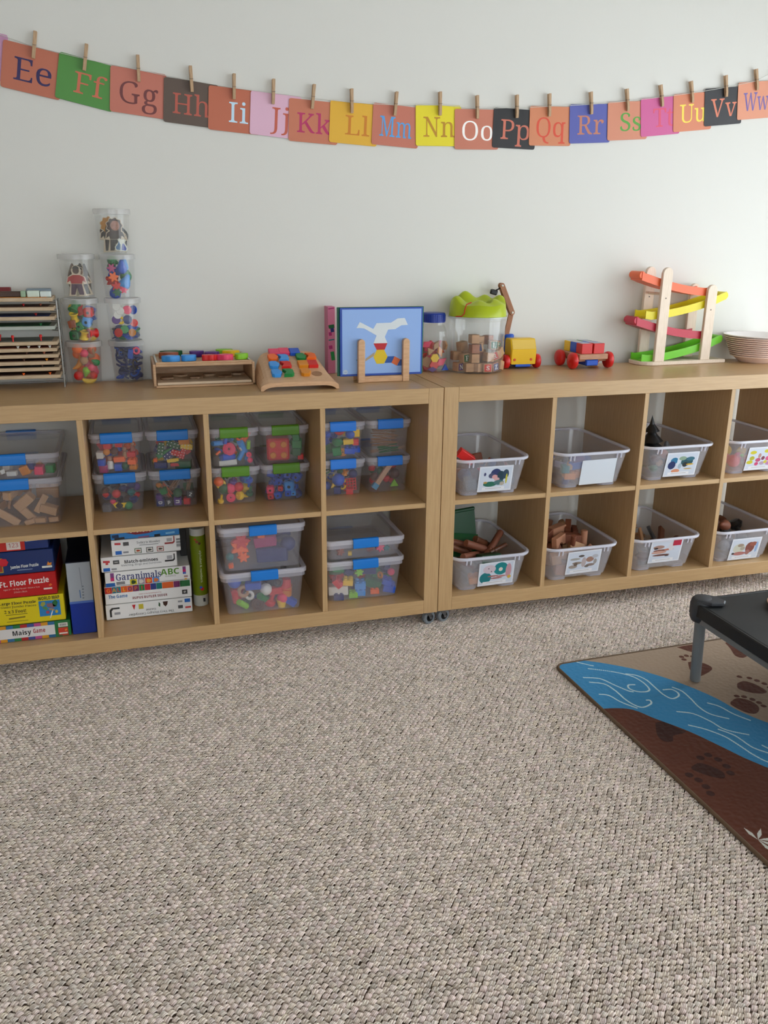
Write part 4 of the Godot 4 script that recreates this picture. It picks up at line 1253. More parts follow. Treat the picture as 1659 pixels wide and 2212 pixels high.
	part(pk, "carton", box(Vector3(0.026, 0.226, 0.05), 0.001), mat(Color(0.82, 0.46, 0.58), 0.5), xf(Vector3(0, 0.113, 0)))
	for q in [[0.0, 0.16, 0.02, 0.012, "dark green"], [0.003, 0.148, 0.012, 0.014, "navy"], [0.0, 0.115, 0.02, 0.004, "teal"], [0.004, 0.06, 0.013, 0.03, "green"], [-0.004, 0.135, 0.01, 0.012, "magenta"], [0.0, 0.22, 0.02, 0.004, "magenta"], [-0.003, 0.09, 0.012, 0.012, "magenta"]]:
		print_patch(pk, "print", q[0], q[1], 0.0252, q[2], q[3], C[q[4]], 8.0)

	# pattern boards on a little stand
	var base := Vector3(-0.16, TOP, -0.165)
	var greens := thing("pattern_board", "green pattern boards standing behind the blue picture board", "board", base + Vector3(0, 0.0195, -0.02))
	for k in 3:
		part(greens, "card", box(Vector3(0.292 - k * 0.004, 0.218, 0.0045), 0.0008), mat([Color(0.06, 0.4, 0.3), Color(0.1, 0.33, 0.16), Color(0.75, 0.72, 0.65)][k], 0.45), xf(Vector3(0, 0.109, 0.007 - k * 0.0065)))
	var bd := thing("picture_board", "blue picture board with a white and coloured shape pattern on a wooden stand", "board", base + Vector3(0, 0.0195, 0))
	part(bd, "card", box(Vector3(0.278, 0.217, 0.005), 0.0008), mat(Color(0.14, 0.29, 0.66), 0.4), xf(Vector3(0, 0.1085, -0.0025)))
	part(bd, "sky_print", box(Vector3(0.266, 0.205, 0.0006)), mat(Color(0.58, 0.71, 0.92), 0.3), xf(Vector3(0.001, 0.1095, 0.0002)))
	var z := 0.0008
	var white := PackedVector2Array([Vector2(-0.074, 0.154), Vector2(-0.085, 0.1535), Vector2(-0.074, 0.1725), Vector2(-0.029, 0.15), Vector2(-0.018, 0.168), Vector2(0.031, 0.169), Vector2(0.053, 0.182), Vector2(0.077, 0.183), Vector2(0.088, 0.161), Vector2(0.066, 0.16), Vector2(0.045, 0.148), Vector2(0.021, 0.147), Vector2(0.01, 0.124), Vector2(0.019, 0.104), Vector2(-0.028, 0.104), Vector2(-0.018, 0.129), Vector2(-0.059, 0.152)])
	var plates := [["white_shape", white, Color(0.86, 0.88, 0.89)], ["red_trapezium", PackedVector2Array([Vector2(-0.028, 0.104), Vector2(0.019, 0.104), Vector2(0.01, 0.083), Vector2(-0.017, 0.083)]), Color(0.74, 0.09, 0.13)],
		["yellow_hexagon", PackedVector2Array([Vector2(-0.017, 0.083), Vector2(0.008, 0.083), Vector2(0.02, 0.06), Vector2(0.008, 0.038), Vector2(-0.017, 0.038), Vector2(-0.028, 0.06)]), Color(0.87, 0.74, 0.06)],
		["blue_rhombus", PackedVector2Array([Vector2(0.02, 0.061), Vector2(0.044, 0.061), Vector2(0.034, 0.04), Vector2(0.01, 0.04)]), Color(0.08, 0.3, 0.62)], ["orange_square", PackedVector2Array([Vector2(0.044, 0.061), Vector2(0.064, 0.05), Vector2(0.052, 0.03), Vector2(0.033, 0.04)]), Color(0.86, 0.4, 0.18)],
		["blue_rhombus", PackedVector2Array([Vector2(0.064, 0.05), Vector2(0.084, 0.05), Vector2(0.073, 0.03), Vector2(0.053, 0.03)]), Color(0.1, 0.3, 0.6)], ["tan_rhombus", PackedVector2Array([Vector2(-0.024, 0.076), Vector2(-0.055, 0.055), Vector2(-0.055, 0.047), Vector2(-0.026, 0.064)]), Color(0.68, 0.6, 0.48)],
		["green_corner", PackedVector2Array([Vector2(-0.086, 0.052), Vector2(-0.07, 0.06), Vector2(-0.07, 0.044)]), Color(0.2, 0.4, 0.3)]]
	for p in plates:
		part(bd, p[0], plated("print " + p[0] + str(p[1][0]), p[1], 0.0007), mat(p[2], 0.4), xf(Vector3(0, 0, z)))
	part(bd, "round_mark", lathe("round mark", [[0, 0], [0.0075, 0], [0.0075, 0.0006], [0, 0.0006]], 18), mat(Color(0.74, 0.8, 0.88), 0.4), xf(Vector3(-0.122, 0.014, 0.0002), Vector3(90, 0, 0)))
	part(bd, "round_mark_bar", box(Vector3(0.008, 0.0012, 0.0004)), mat(Color(0.37, 0.53, 0.79), 0.4), xf(Vector3(-0.122, 0.0135, 0.001)))
	var st := thing("board_stand", "beech stand with two round-topped posts holding the blue picture board", "stand", Vector3(-0.156, TOP, -0.165))
	part(st, "base_bar", box(Vector3(0.13, 0.019, 0.055), 0.0015), beech, xf(Vector3(0, 0.0095, -0.013)))
	for x in [-0.076, 0.075]:
		var pp := PackedVector2Array([Vector2(-0.011, 0), Vector2(0.011, 0), Vector2(0.011, 0.128)])
		pp.append_array(arc2(Vector2(0, 0.128), 0.011, 15, 165, 6))
		pp.append(Vector2(-0.011, 0.128))
		part(st, "post", plated("stand post", pp, 0.016, 0.001), beech, xf(Vector3(x, 0, 0.0105)))
		part(st, "rear_post", plated("stand rear post", PackedVector2Array([Vector2(-0.011, 0), Vector2(0.011, 0), Vector2(0.011, 0.09), Vector2(-0.011, 0.09)]), 0.012, 0.001), beech, xf(Vector3(x, 0, -0.0475)))

	# jar of pattern blocks
	var clear := mat(Color(0.9, 0.92, 0.9, 0.04), 0.05, 0.0, 0.4)
	var jz := -0.35
	var jx := 0.084
	var j := thing("screw_jar", "clear plastic jar with blue screw lid holding wooden pattern tiles", "jar", Vector3(jx, TOP, jz))
	var js := begin()
	turned(js, [[0.0, 0.0], [0.046, 0.0], [0.052, 0.005], [0.053, 0.02], [0.053, 0.125], [0.05, 0.142], [0.042, 0.157], [0.0385, 0.163], [0.0385, 0.18], [0.037, 0.18], [0.037, 0.162], [0.0405, 0.155], [0.0485, 0.141], [0.0515, 0.124], [0.0515, 0.02], [0.05, 0.007], [0.045, 0.003], [0.0, 0.003]], 30)
	part(j, "jar_body", js.commit(), clear)
	var lid := begin()
	turned(lid, [[0.039, 0.171], [0.0415, 0.171], [0.0415, 0.199], [0.039, 0.203], [0.0, 0.204]], 36)
	for i in 36:
		boxed(lid, Vector3(0.0012, 0.022, 0.0022), 0.0003, xf(Vector3(cos(TAU * i / 36) * 0.0418, 0.186, sin(TAU * i / 36) * 0.0418), Vector3(0, -360.0 * i / 36, 0)))
	part(j, "lid", lid.commit(), mat(Color(0.05, 0.2, 0.6), 0.35))
	fill("the blue-lidded jar", [jx - 0.04, jx + 0.042, TOP + 0.004, TOP + 0.11, jz + 0.045, jz - 0.04], [["hexa", "yellow", 0.45, 0.045, 0.032, 0], ["hexa", "red", 0.42, 0.02, 0.034, 0, "red trapezium-cut"], ["rhomb", "purple", 0.35, 0.006, 0.03, 0], ["tri", "tan", 0.2, 0.072, 0.028, 40, "pale triangle"], ["rhomb", "amber", 0.68, 0.068, 0.034, 110], ["rhomb", "tan", 0.5, 0.088, 0.03, 60, "upper pale rhombus"], ["rhomb", "pink", 0.75, 0.03, 0.04, 35], ["tri", "blue", 0.92, 0.012, 0.026, 0]], ["rhomb", "tri", "hexa"], ["pink", "tan", "green", "red", "orange"], 34, 0.036, 1.0, 0.75)


func top_right() -> void:
	# clear tub of alphabet blocks under a green hilly lid
	var bx := 0.239
	var bz := -0.325
	var clear := mat(Color(0.9, 0.92, 0.92, 0.04), 0.04, 0.0, 0.4)
	var o := thing("block_tub", "clear round tub of wooden alphabet blocks with a lime green hilly lid", "tub", Vector3(bx, TOP, bz))
	var s := begin()
	turned(s, [[0.0, 0.0], [0.092, 0.0], [0.0965, 0.004], [0.098, 0.01], [0.1, 0.178], [0.103, 0.18], [0.103, 0.19], [0.0985, 0.19], [0.0985, 0.178], [0.0965, 0.011], [0.092, 0.004], [0.0, 0.004]], 40)
	part(o, "tub_body", s.commit(), clear)
	var lime := mat(Color(0.68, 0.74, 0.03), 0.4)
	var ls := begin()
	var nr := 26
	var na := 64
	var peaks := [[0.085, -172.0, 0.034], [0.07, 118.0, 0.036], [0.055, 95.0, 0.02], [0.08, 50.0, 0.032], [0.085, 4.0, 0.034], [0.062, -50.0, 0.024], [0.06, -110.0, 0.02]]
	var grid := []
	for i in nr + 1:
		var row := []
		for k in na:
			var a := TAU * k / na
			var r := 0.097 * float(i) / nr
			var p := Vector2(cos(a), sin(a)) * r
			var h := 0.037
			for q in peaks:
				var c: Vector2 = Vector2(cos(deg_to_rad(q[1])), -sin(deg_to_rad(q[1]))) * q[0]
				h += q[2] * exp(-p.distance_squared_to(c) / 0.0009)
			var hole := p.distance_to(Vector2(0.012, 0.05))
			h -= 0.045 * clampf(1.7 - hole / 0.011, 0.0, 1.0)
			row.append(Vector3(p.x, 0.191 + h, p.y))
		grid.append(row)
	var skirt := []
	for k in na:
		var a := TAU * k / na
		skirt.append(Vector3(cos(a) * 0.1015, 0.1915, sin(a) * 0.1015))
	for i in nr:
		for k in na:
			var l := (k + 1) % na
			var n1: Vector3 = (grid[i + 1][l] - grid[i][k]).cross(grid[i + 1][k] - grid[i][l])
			n1 = (n1 if n1.y > 0 else -n1).normalized()
			quad(ls, grid[i][k], grid[i][l], grid[i + 1][l], grid[i + 1][k], n1)
	for k in na:
		var l := (k + 1) % na
		var a := TAU * (k + 0.5) / na
		quad(ls, grid[nr][k], grid[nr][l], skirt[l], skirt[k], Vector3(cos(a), 0.1, sin(a)).normalized())
	ls.index()
	ls.generate_normals()
	part(o, "lid", ls.commit(), lime)
	part(o, "lid_band", lathe("lid band", [[0.1, 0.186], [0.1045, 0.187], [0.1045, 0.1925], [0.1, 0.1935]], 40), mat(Color(0.8, 0.82, 0.8, 0.5), 0.15))
	part(o, "red_strap", rod([Vector3(-0.055, 0.243, 0.074), Vector3(-0.072, 0.236, 0.0715), Vector3(-0.076, 0.22, 0.069), Vector3(-0.078, 0.205, 0.068), Vector3(-0.085, 0.196, 0.062), Vector3(-0.097, 0.194, 0.04)], 0.0018, 6), mat(C.red, 0.5))
	# the blocks: x, height, depth, turn, lean, letter, frame tone
	var spots := [[-0.052, 0.0165, 0.06, 0, 0, "", ""], [-0.02, 0.0165, 0.068, 30, 0, "", ""], [0.012, 0.0165, 0.079, -8, 0, "S", "red"], [0.041, 0.0175, 0.068, 25, 8, "Z", "navy"], [0.07, 0.02, 0.052, 40, -12, "", ""], [0.086, 0.0165, 0.016, -10, 0, "B", "purple"], [-0.08, 0.0165, 0.03, 20, 0, "N", "purple"],
		[-0.062, 0.047, 0.044, 12, 6, "F", "dark green"], [-0.036, 0.0475, 0.07, 0, 0, "", ""], [-0.036, 0.0785, 0.066, 3, 0, "", ""], [-0.036, 0.11, 0.062, 2, 0, "", ""], [-0.012, 0.08, 0.052, -28, 10, "V", "navy"], [0.02, 0.05, 0.07, 10, -6, "", ""], [0.0, 0.1, 0.02, 10, 0, "", ""], [0.052, 0.052, 0.058, -30, 22, "R", "red"], [0.046, 0.088, 0.048, -4, 0, "L", "dark green"],
		[0.076, 0.06, 0.03, 30, 35, "", ""], [0.075, 0.08, 0.005, 15, 8, "C", "dark green"], [-0.08, 0.05, 0.0, 0, 0, "", ""], [-0.06, 0.082, 0.01, 20, 10, "", ""], [0.03, 0.0165, 0.02, 0, 0, "", ""], [0.0, 0.05, 0.02, 15, 0, "", ""], [0.045, 0.1, 0.0, 35, 0, "", ""], [-0.035, 0.0165, 0.015, 35, 0, "", ""], [-0.03, 0.05, -0.03, 0, 0, "", ""], [0.03, 0.05, -0.03, 10, 0, "", ""]]
	var where := ["near the front", "low at the front", "on top of the pile", "at the back of the pile"]
	for e in spots:
		var plain: bool = e[5] == ""
		var place: String = where[3] if e[2] < 0.035 else where[1] if e[1] < 0.03 else where[2] if e[1] > 0.075 else where[0]
		place += ", jar side" if e[0] < -0.03 else ", truck side" if e[0] > 0.03 else ", centre"
		var b := thing("alphabet_block", ("plain-faced wooden block %s in the green-lidded tub" % place) if plain else "wooden block printed %s in %s in the green-lidded tub" % [e[5], e[6]], "block", Vector3(bx + e[0] * 0.96, TOP + 0.004 + e[1] * 1.05 - 0.001, bz + e[2] * 0.96), 0.0, "wooden blocks in the green-lidded tub")
		b.rotation_degrees = Vector3(0, e[3], e[4])
		part(b, "cube", box(Vector3.ONE * 0.0305, 0.0018), wood_like("tan") if e[3] % 2 == 0 else wood("block wood", Color(0.66, 0.42, 0.3), Color(0.58, 0.36, 0.25), 0.55, Vector3(2, 40, 40)))
		if not plain:
			part(b, "letter_field", box(Vector3(0.024, 0.024, 0.0006)), mat(C[e[6]], 0.5), xf(Vector3(0, 0, 0.0153)))
			lettering(b, e[5], 0.0, 0.016, C.white, xf(Vector3(0, 0, 0.0158)), true, true)

	# wooden crane truck
	var t := thing("crane_truck", "yellow wooden toy truck with red wheels and a jointed crane arm", "truck", Vector3(0.425, TOP, -0.352), -2.0)
	var sun := mat(Color(0.93, 0.74, 0.06), 0.4)
	var side := PackedVector2Array([Vector2(-0.03, 0.017), Vector2(0.034, 0.017), Vector2(0.036, 0.068), Vector2(0.018, 0.107), Vector2(-0.024, 0.107), Vector2(-0.03, 0.1)])
	part(t, "cab", plated("truck cab", side, 0.098, 0.003), sun, xf(Vector3.ZERO, Vector3(0, -90, 0)))
	var tilt := rad_to_deg(atan2(0.018, 0.039))
	part(t, "windscreen", box(Vector3(0.088, 0.036, 0.0015), 0.0005), mat(Color(0.92, 0.77, 0.36), 0.35), xf(Vector3(0, 0.0875, 0.0277), Vector3(-tilt, 0, 0)))
	for x in [-0.035, 0.029]:
		part(t, "headlight", lathe("headlight", [[0, 0], [0.0048, 0], [0.0048, 0.001], [0.003, 0.0016], [0, 0.0016]], 14), mat(Color(0.86, 0.3, 0.08), 0.4), xf(Vector3(x, 0.034, 0.0352), Vector3(90, 0, 0)))
	part(t, "chassis", box(Vector3(0.06, 0.012, 0.066), 0.002), mat(C.blue, 0.4), xf(Vector3(0, 0.013, 0.0)))
	part(t, "bed", box(Vector3(0.075, 0.012, 0.05), 0.002), wood_like("wooden"), xf(Vector3(0, 0.028, -0.047)))
	var wheel := lathe("truck wheel", [[0, -0.011], [0.019, -0.011], [0.0245, -0.008], [0.0258, 0], [0.0245, 0.008], [0.019, 0.011], [0.007, 0.0115], [0.006, 0.013], [0, 0.0135]], 26, true)
	for x in [-1, 1]:
		for z in [0.013, -0.052]:
			part(t, "wheel", wheel, mat(C.red, 0.35), xf(Vector3(x * 0.0605, 0.0258, z), Vector3(0, 0, -90 * x)))
	part(t, "turret", lathe("turret", [[0, 0], [0.021, 0], [0.021, 0.09], [0.017, 0.094], [0, 0.094]], 22), mat(C.blue, 0.4), xf(Vector3(-0.03, 0.024, -0.047)))
	var arm := wood("arm wood", Color(0.66, 0.44, 0.3), Color(0.58, 0.37, 0.24), 0.5, Vector3(20, 4, 20))
	var a0 := Vector2(-0.044, 0.1)
	var a1 := Vector2(-0.026, 0.196)
	var a2 := Vector2(-0.07, 0.291)
	for e in [[a0, a1, 0.0], [a1, a2, 0.0075], [a1, a2, -0.0075]]:
		var dd: Vector2 = e[1] - e[0]
		var ll := dd.length()
		var pl := arc2(Vector2(0, 0), 0.0095, 180, 360, 8)
		pl.append_array(arc2(Vector2(0, ll), 0.0095, 0, 180, 8))
		part(t, "arm_plate", plated("arm %.3f" % ll, pl, 0.0065, 0.0008), arm, xf(Vector3(e[0].x, e[0].y, -0.04 + e[2]), Vector3(0, 0, -rad_to_deg(atan2(dd.x, dd.y)))))
	for e in [a1, a2]:
		part(t, "pivot", lathe("pivot", [[0, -0.0135], [0.004, -0.0135], [0.004, 0.0135], [0.0025, 0.0145], [0, 0.0145]], 12), mat(Color(0.85, 0.83, 0.8), 0.3), xf(Vector3(e.x, e.y, -0.04), Vector3(90, 0, 0)))
	part(t, "magnet", box(Vector3(0.026, 0.018, 0.014), 0.003), mat(C.black, 0.5), xf(Vector3(-0.098, 0.268, -0.04), Vector3(0, 0, -15)))
	part(t, "hook_cord", rod([Vector3(-0.072, 0.283, -0.04), Vector3(-0.09, 0.274, -0.04)], 0.0025, 6), mat(C.black, 0.6))

	# little wagon with six cubes
	var w := thing("toy_wagon", "small wooden wagon with fat red wheels carrying coloured cubes", "wagon", Vector3(0.672, TOP, -0.325), 1.0)
	var wood_mat := wood("wagon wood", Color(0.78, 0.58, 0.46), Color(0.7, 0.5, 0.38), 0.5, Vector3(4, 30, 30))
	part(w, "deck", box(Vector3(0.118, 0.02, 0.145), 0.002), wood_mat, xf(Vector3(0, 0.0445, 0)))
	part(w, "coupling", box(Vector3(0.05, 0.022, 0.07), 0.003), mat(C.blue, 0.4), xf(Vector3(0, 0.0225, 0.03)))
	var fat := lathe("wagon wheel", [[0, -0.012], [0.022, -0.012], [0.0285, -0.008], [0.03, 0], [0.0285, 0.008], [0.022, 0.012], [0.008, 0.0125], [0.006, 0.014], [0, 0.0145]], 28, true)
	for z in [0.05, -0.045]:
		part(w, "axle", rod([Vector3(-0.065, 0.03, z), Vector3(0.065, 0.03, z)], 0.0045, 10), wood_mat)
		for x in [-1, 1]:
			part(w, "wheel", fat, mat(C.red, 0.32), xf(Vector3(x * 0.0735, 0.03, z), Vector3(0, 0, -90 * x)))
	for k in 2:
		for q in [["red", 0.042, "front"], ["blue", -0.002, "middle"], ["yellow" if k == 0 else "green", -0.046, "back"]]:
			var cb := thing("toy_cube", "%s cube in the %s row on the red-wheeled wagon, %s" % [q[0], q[2], "truck side" if k == 0 else "ramp side"], "cube", Vector3(0.672 - 0.0245 + k * 0.049 + 0.017 * q[1], TOP + 0.0545 + 0.0185, -0.325 + q[1]), 1.0, "cubes on the red-wheeled wagon")
			part(cb, "cube_body", box(Vector3(0.044, 0.037, 0.042), 0.0015), mat(C[q[0]], 0.4))
			part(cb, "top_label", box(Vector3(0.036, 0.0005, 0.034)), mat(Color(0.75, 0.76, 0.8), 0.5), xf(Vector3(0, 0.0187, 0)))

	# car ramp
	var r := thing("zigzag_ramp", "tall wooden zigzag ramp with orange, yellow, red and green slides", "ramp", Vector3(1.085, TOP, -0.352), 3.0)
	var pine := wood("pine", Color(0.95, 0.87, 0.79), Color(0.9, 0.82, 0.73), 0.5, Vector3(20, 3, 20), 1.0)
	var bp := PackedVector2Array()
	bp.append_array(arc2(Vector2(-0.135, -0.01), 0.055, 180, 270, 8))
	bp.append_array([Vector2(0.188, -0.065), Vector2(0.188, 0.065)])
	bp.append_array(arc2(Vector2(-0.135, 0.01), 0.055, 90, 180, 8))
	part(r, "base_plate", plated("ramp base", bp, 0.014, 0.002), pine, xf(Vector3(0, 0.007, 0), Vector3(90, 0, 0)))
	for e in [[-0.113, 0.343], [0.098, 0.28]]:
		for k in [1, -1]:
			var pp := PackedVector2Array([Vector2(-0.022, 0), Vector2(0.022, 0), Vector2(0.0215, e[1] - 0.02)])
			pp.append_array(arc2(Vector2(0, e[1] - 0.02), 0.0205, 10, 170, 8))
			pp.append(Vector2(-0.0215, e[1] - 0.02))
			part(r, "post", plated("ramp post %.2f" % e[1], pp, 0.0135, 0.0015), pine, xf(Vector3(e[0], 0.0135, 0.05 * k)))
			part(r, "pin", lathe("ramp pin", [[0, 0], [0.0026, 0], [0.0026, 0.0006], [0, 0.0008]], 10), mat(Color(0.4, 0.33, 0.27), 0.5), xf(Vector3(e[0], e[1] * 0.72, 0.05 * k + 0.0068), Vector3(90, 0, 0)))
		part(r, "cross_dowel", rod([Vector3(e[0], e[1] * 0.76, -0.045), Vector3(e[0], e[1] * 0.76, 0.045)], 0.005, 10), pine)
	# slides: start x, y at the high end, then the low end; each sags as it runs
	for e in [["orange", -0.21, 0.325, 0.098, 0.266, Color(0.95, 0.42, 0.22)], ["yellow", 0.182, 0.252, -0.178, 0.182, Color(0.92, 0.85, 0.08)], ["red", -0.215, 0.162, 0.098, 0.105, Color(0.76, 0.14, 0.24)], ["green", 0.182, 0.088, -0.178, 0.022, Color(0.45, 0.8, 0.14)]]:
		var m := mat(e[5], 0.4)
		var sl := begin()
		var n := 18
		var prof := [Vector2(-0.041, 0.015), Vector2(-0.041, -0.014), Vector2(0.041, -0.014), Vector2(0.041, 0.015), Vector2(0.035, 0.015), Vector2(0.035, -0.007), Vector2(-0.035, -0.007), Vector2(-0.035, 0.015)]
		var prev := []
		for i in n + 1:
			var v := float(i) / n
			var x: float = lerpf(e[1], e[3], v)
			var y: float = lerpf(e[2], e[4], v) - 0.012 * sin(v * PI) + 0.0
			var drop: float = e[2] - e[4]
			y = e[4] + drop * pow(1.0 - v, 1.7) + (0.004 if v > 0.98 else 0.0)
			var narrow := 1.0
			if v < 0.09 or (v > 0.96 and e[0] in ["yellow", "green"]):
				narrow = 0.86
			var row := []
			for q in prof:
				row.append(Vector3(x, y + q.y, q.x * narrow))
			if i > 0:
				for k in 8:
					var l := (k + 1) % 8
					var ed: Vector2 = prof[l] - prof[k]
					var nn := Vector3(0, -ed.x, ed.y).normalized()
					nn = Vector3(0, ed.x, -ed.y).normalized() * -1.0
					quad(sl, prev[k], prev[l], row[l], row[k], nn)
			else:
				for kk in [[0, 1, 6, 7], [1, 2, 5, 6], [2, 3, 4, 5]]:
					quad(sl, row[kk[0]], row[kk[1]], row[kk[2]], row[kk[3]], Vector3(signf(e[1] - e[3]), 0, 0))
			prev = row
		for kk in [[0, 1, 6, 7], [1, 2, 5, 6], [2, 3, 4, 5]]:
			quad(sl, prev[kk[0]], prev[kk[1]], prev[kk[2]], prev[kk[3]], Vector3(signf(e[3] - e[1]), 0, 0))
		part(r, "%s_slide" % e[0], sl.commit(), m).set_meta("label", "%s slide" % e[0])
		if e[1] < 0:
			part(r, "%s_end_knob" % e[0], lathe("ramp knob", [[0, -0.033], [0.012, -0.033], [0.014, -0.031], [0.014, 0.031], [0.012, 0.033], [0, 0.033]], 16), m, xf(Vector3(e[1] + 0.002, e[2] + 0.004, 0), Vector3(90, 0, 0)))
		else:
			part(r, "%s_end_knob" % e[0], lathe("ramp knob", [], 16), m, xf(Vector3(e[1] - 0.002, e[2] + 0.0, 0), Vector3(90, 0, 0)))

	# nested bowls
	var nth := ["lowest", "tenth from the top", "ninth from the top", "eighth from the top", "seventh from the top", "sixth from the top", "fifth from the top", "fourth from the top", "third from the top", "second from the top", "topmost"]
	var bowl := lathe("bowl", [[0, 0], [0.078, 0], [0.082, 0.003], [0.112, 0.0285], [0.1215, 0.029], [0.1235, 0.031], [0.1235, 0.0335], [0.121, 0.0345], [0.1125, 0.0335], [0.0815, 0.0048], [0, 0.0022]], 48)
	for i in 11:
		var f := 0.78 + 0.0265 * i
		var bw := thing("bowl", "pale pink ridged bowl, %s of the nested stack beside the ramp" % nth[i], "bowl", Vector3(1.418, TOP + 0.0079 * i, -0.298), 0.0, "nested bowls beside the ramp")
		bw.scale = Vector3(f, 0.78, f)
		part(bw, "dish", bowl, mat(Color(0.98, 0.87, 0.82) if i < 10 else Color(0.97, 0.94, 0.93), 0.5))


# ------------------------------------------------------------------ latched bins in the cells of the first unit

func latched_bin(label: String, x: float, y: float, zf: float, base: float, lid: float, depth: float, tall: float, tone: Color, latch_w: float, frost := 0.045) -> void:
	# x: middle; zf: front of its foot
	var o := thing("latched_bin", label, "bin", Vector3(x, y, zf), 0.0, "latched clear bins in the cubes")
	var clear := mat(Color(0.93, 0.92, 0.97, frost), 0.16, 0.0, 0.36)
	var lean := (lid - 0.016 - base) / 2.0
	var back := -depth + lean
	var zc := back / 2
	var foot := ring(base, -back, 0.018, 4)
	var brim := ring(lid - 0.016, -back + 2 * lean, 0.02, 4)
	var s := begin()
	var inner := func(p: PackedVector2Array, o2: PackedVector2Array, by: float) -> PackedVector2Array:
		var q := PackedVector2Array()
		for i in p.size():
			q.append(p[i] - o2[i] * by)
		return q
	var lip := tall - 0.014
	loft(s, [[inner.call(foot[0], foot[1], 0.002), 0.0], [foot[0], 0.002], [brim[0], lip], [inner.call(brim[0], brim[1], 0.0016), lip], [inner.call(foot[0], foot[1], 0.0016), 0.0035]], foot[1], false, xf(Vector3(0, 0, zc)))
	cap(s, inner.call(foot[0], foot[1], 0.002), 0.0, -1.0, xf(Vector3(0, 0, zc)))
	cap(s, inner.call(foot[0], foot[1], 0.0016), 0.0035, 1.0, xf(Vector3(0, 0, zc)))
	part(o, "tub", s.commit(), clear)
	# the collar under the lid, with short ribs
	var cs := begin()
	var out := ring(lid - 0.006, -back + 2 * lean + 0.01, 0.022, 4)
	loft(cs, [[brim[0], tall - 0.029], [out[0], tall - 0.028], [out[0], tall - 0.0145], [brim[0], tall - 0.0145]], out[1], false, xf(Vector3(0, 0, zc)))
	var ribs := int(lid / 0.035)
	for i in ribs:
		var xx := (i + 0.5 - ribs / 2.0) * 0.034
		if absf(xx) > latch_w / 2:
			for k in [-0.002, 0.002]:
				boxed(cs, Vector3(0.0014, 0.012, 0.003), 0.0, xf(Vector3(xx + k, tall - 0.021, lean + 0.0056)))
	part(o, "collar", cs.commit(), mat(Color(0.93, 0.92, 0.97, 0.2 + frost), 0.2))
	var big := ring(lid, -back + 2 * lean + 0.018, 0.025, 5)
	var ls := begin()
	var raise := ring(lid - 0.02, -back + 2 * lean - 0.004, 0.018, 5)
	loft(ls, [[inner.call(big[0], big[1], 0.002), tall - 0.0155], [big[0], tall - 0.0145], [big[0], tall - 0.004], [inner.call(big[0], big[1], 0.003), tall - 0.001], [raise[0], tall - 0.0012], [inner.call(raise[0], raise[1], 0.003), tall - 0.0055], [inner.call(raise[0], raise[1], 0.005), tall - 0.0055], [inner.call(raise[0], raise[1], 0.005), tall - 0.0075], [inner.call(big[0], big[1], 0.004), tall - 0.0075]], big[1], false, xf(Vector3(0, 0, zc)))
	part(o, "lid_rim", ls.commit(), mat(Color(0.94, 0.93, 0.97, 0.26 + frost * 2.6), 0.22, 0.0, 0.4))
	var ps := begin()
	cap(ps, inner.call(raise[0], raise[1], 0.005), tall - 0.0055, 1.0, xf(Vector3(0, 0, zc)))
	cap(ps, inner.call(raise[0], raise[1], 0.005), tall - 0.0075, -1.0, xf(Vector3(0, 0, zc)))
	part(o, "lid_panel", ps.commit(), mat(Color(0.92, 0.92, 0.95, frost * 1.4), 0.12, 0.0, 0.45))
	# latches front and back
	var hook := PackedVector2Array([Vector2(-0.012, 0.001), Vector2(0.0, 0.0035), Vector2(0.0045, 0.0025), Vector2(0.007, -0.002), Vector2(0.0078, -0.012), Vector2(0.0082, -0.027), Vector2(0.006, -0.0295), Vector2(0.0052, -0.027), Vector2(0.005, -0.012), Vector2(0.0042, -0.003), Vector2(0.0, 0.0), Vector2(-0.012, -0.001)])
	for k in [0, 180]:
		var lz: float = zc + (-back / 2 + lean + 0.009 - 0.0025) * (1 if k == 0 else -1)
		part(o, "latch", plated("latch %.3f" % latch_w, hook, latch_w, 0.0012), mat(tone, 0.38), xf(Vector3(0, tall, lz), Vector3(0, -90 + k, 0)))


func in_bin(x: float, y: float, zf: float, base: float, depth: float, tall: float) -> Array:
	return [x - base / 2 + 0.004, x + base / 2 - 0.004, y + 0.004, y + tall - 0.022, zf - 0.001, zf - minf(depth - 0.02, 0.17)]


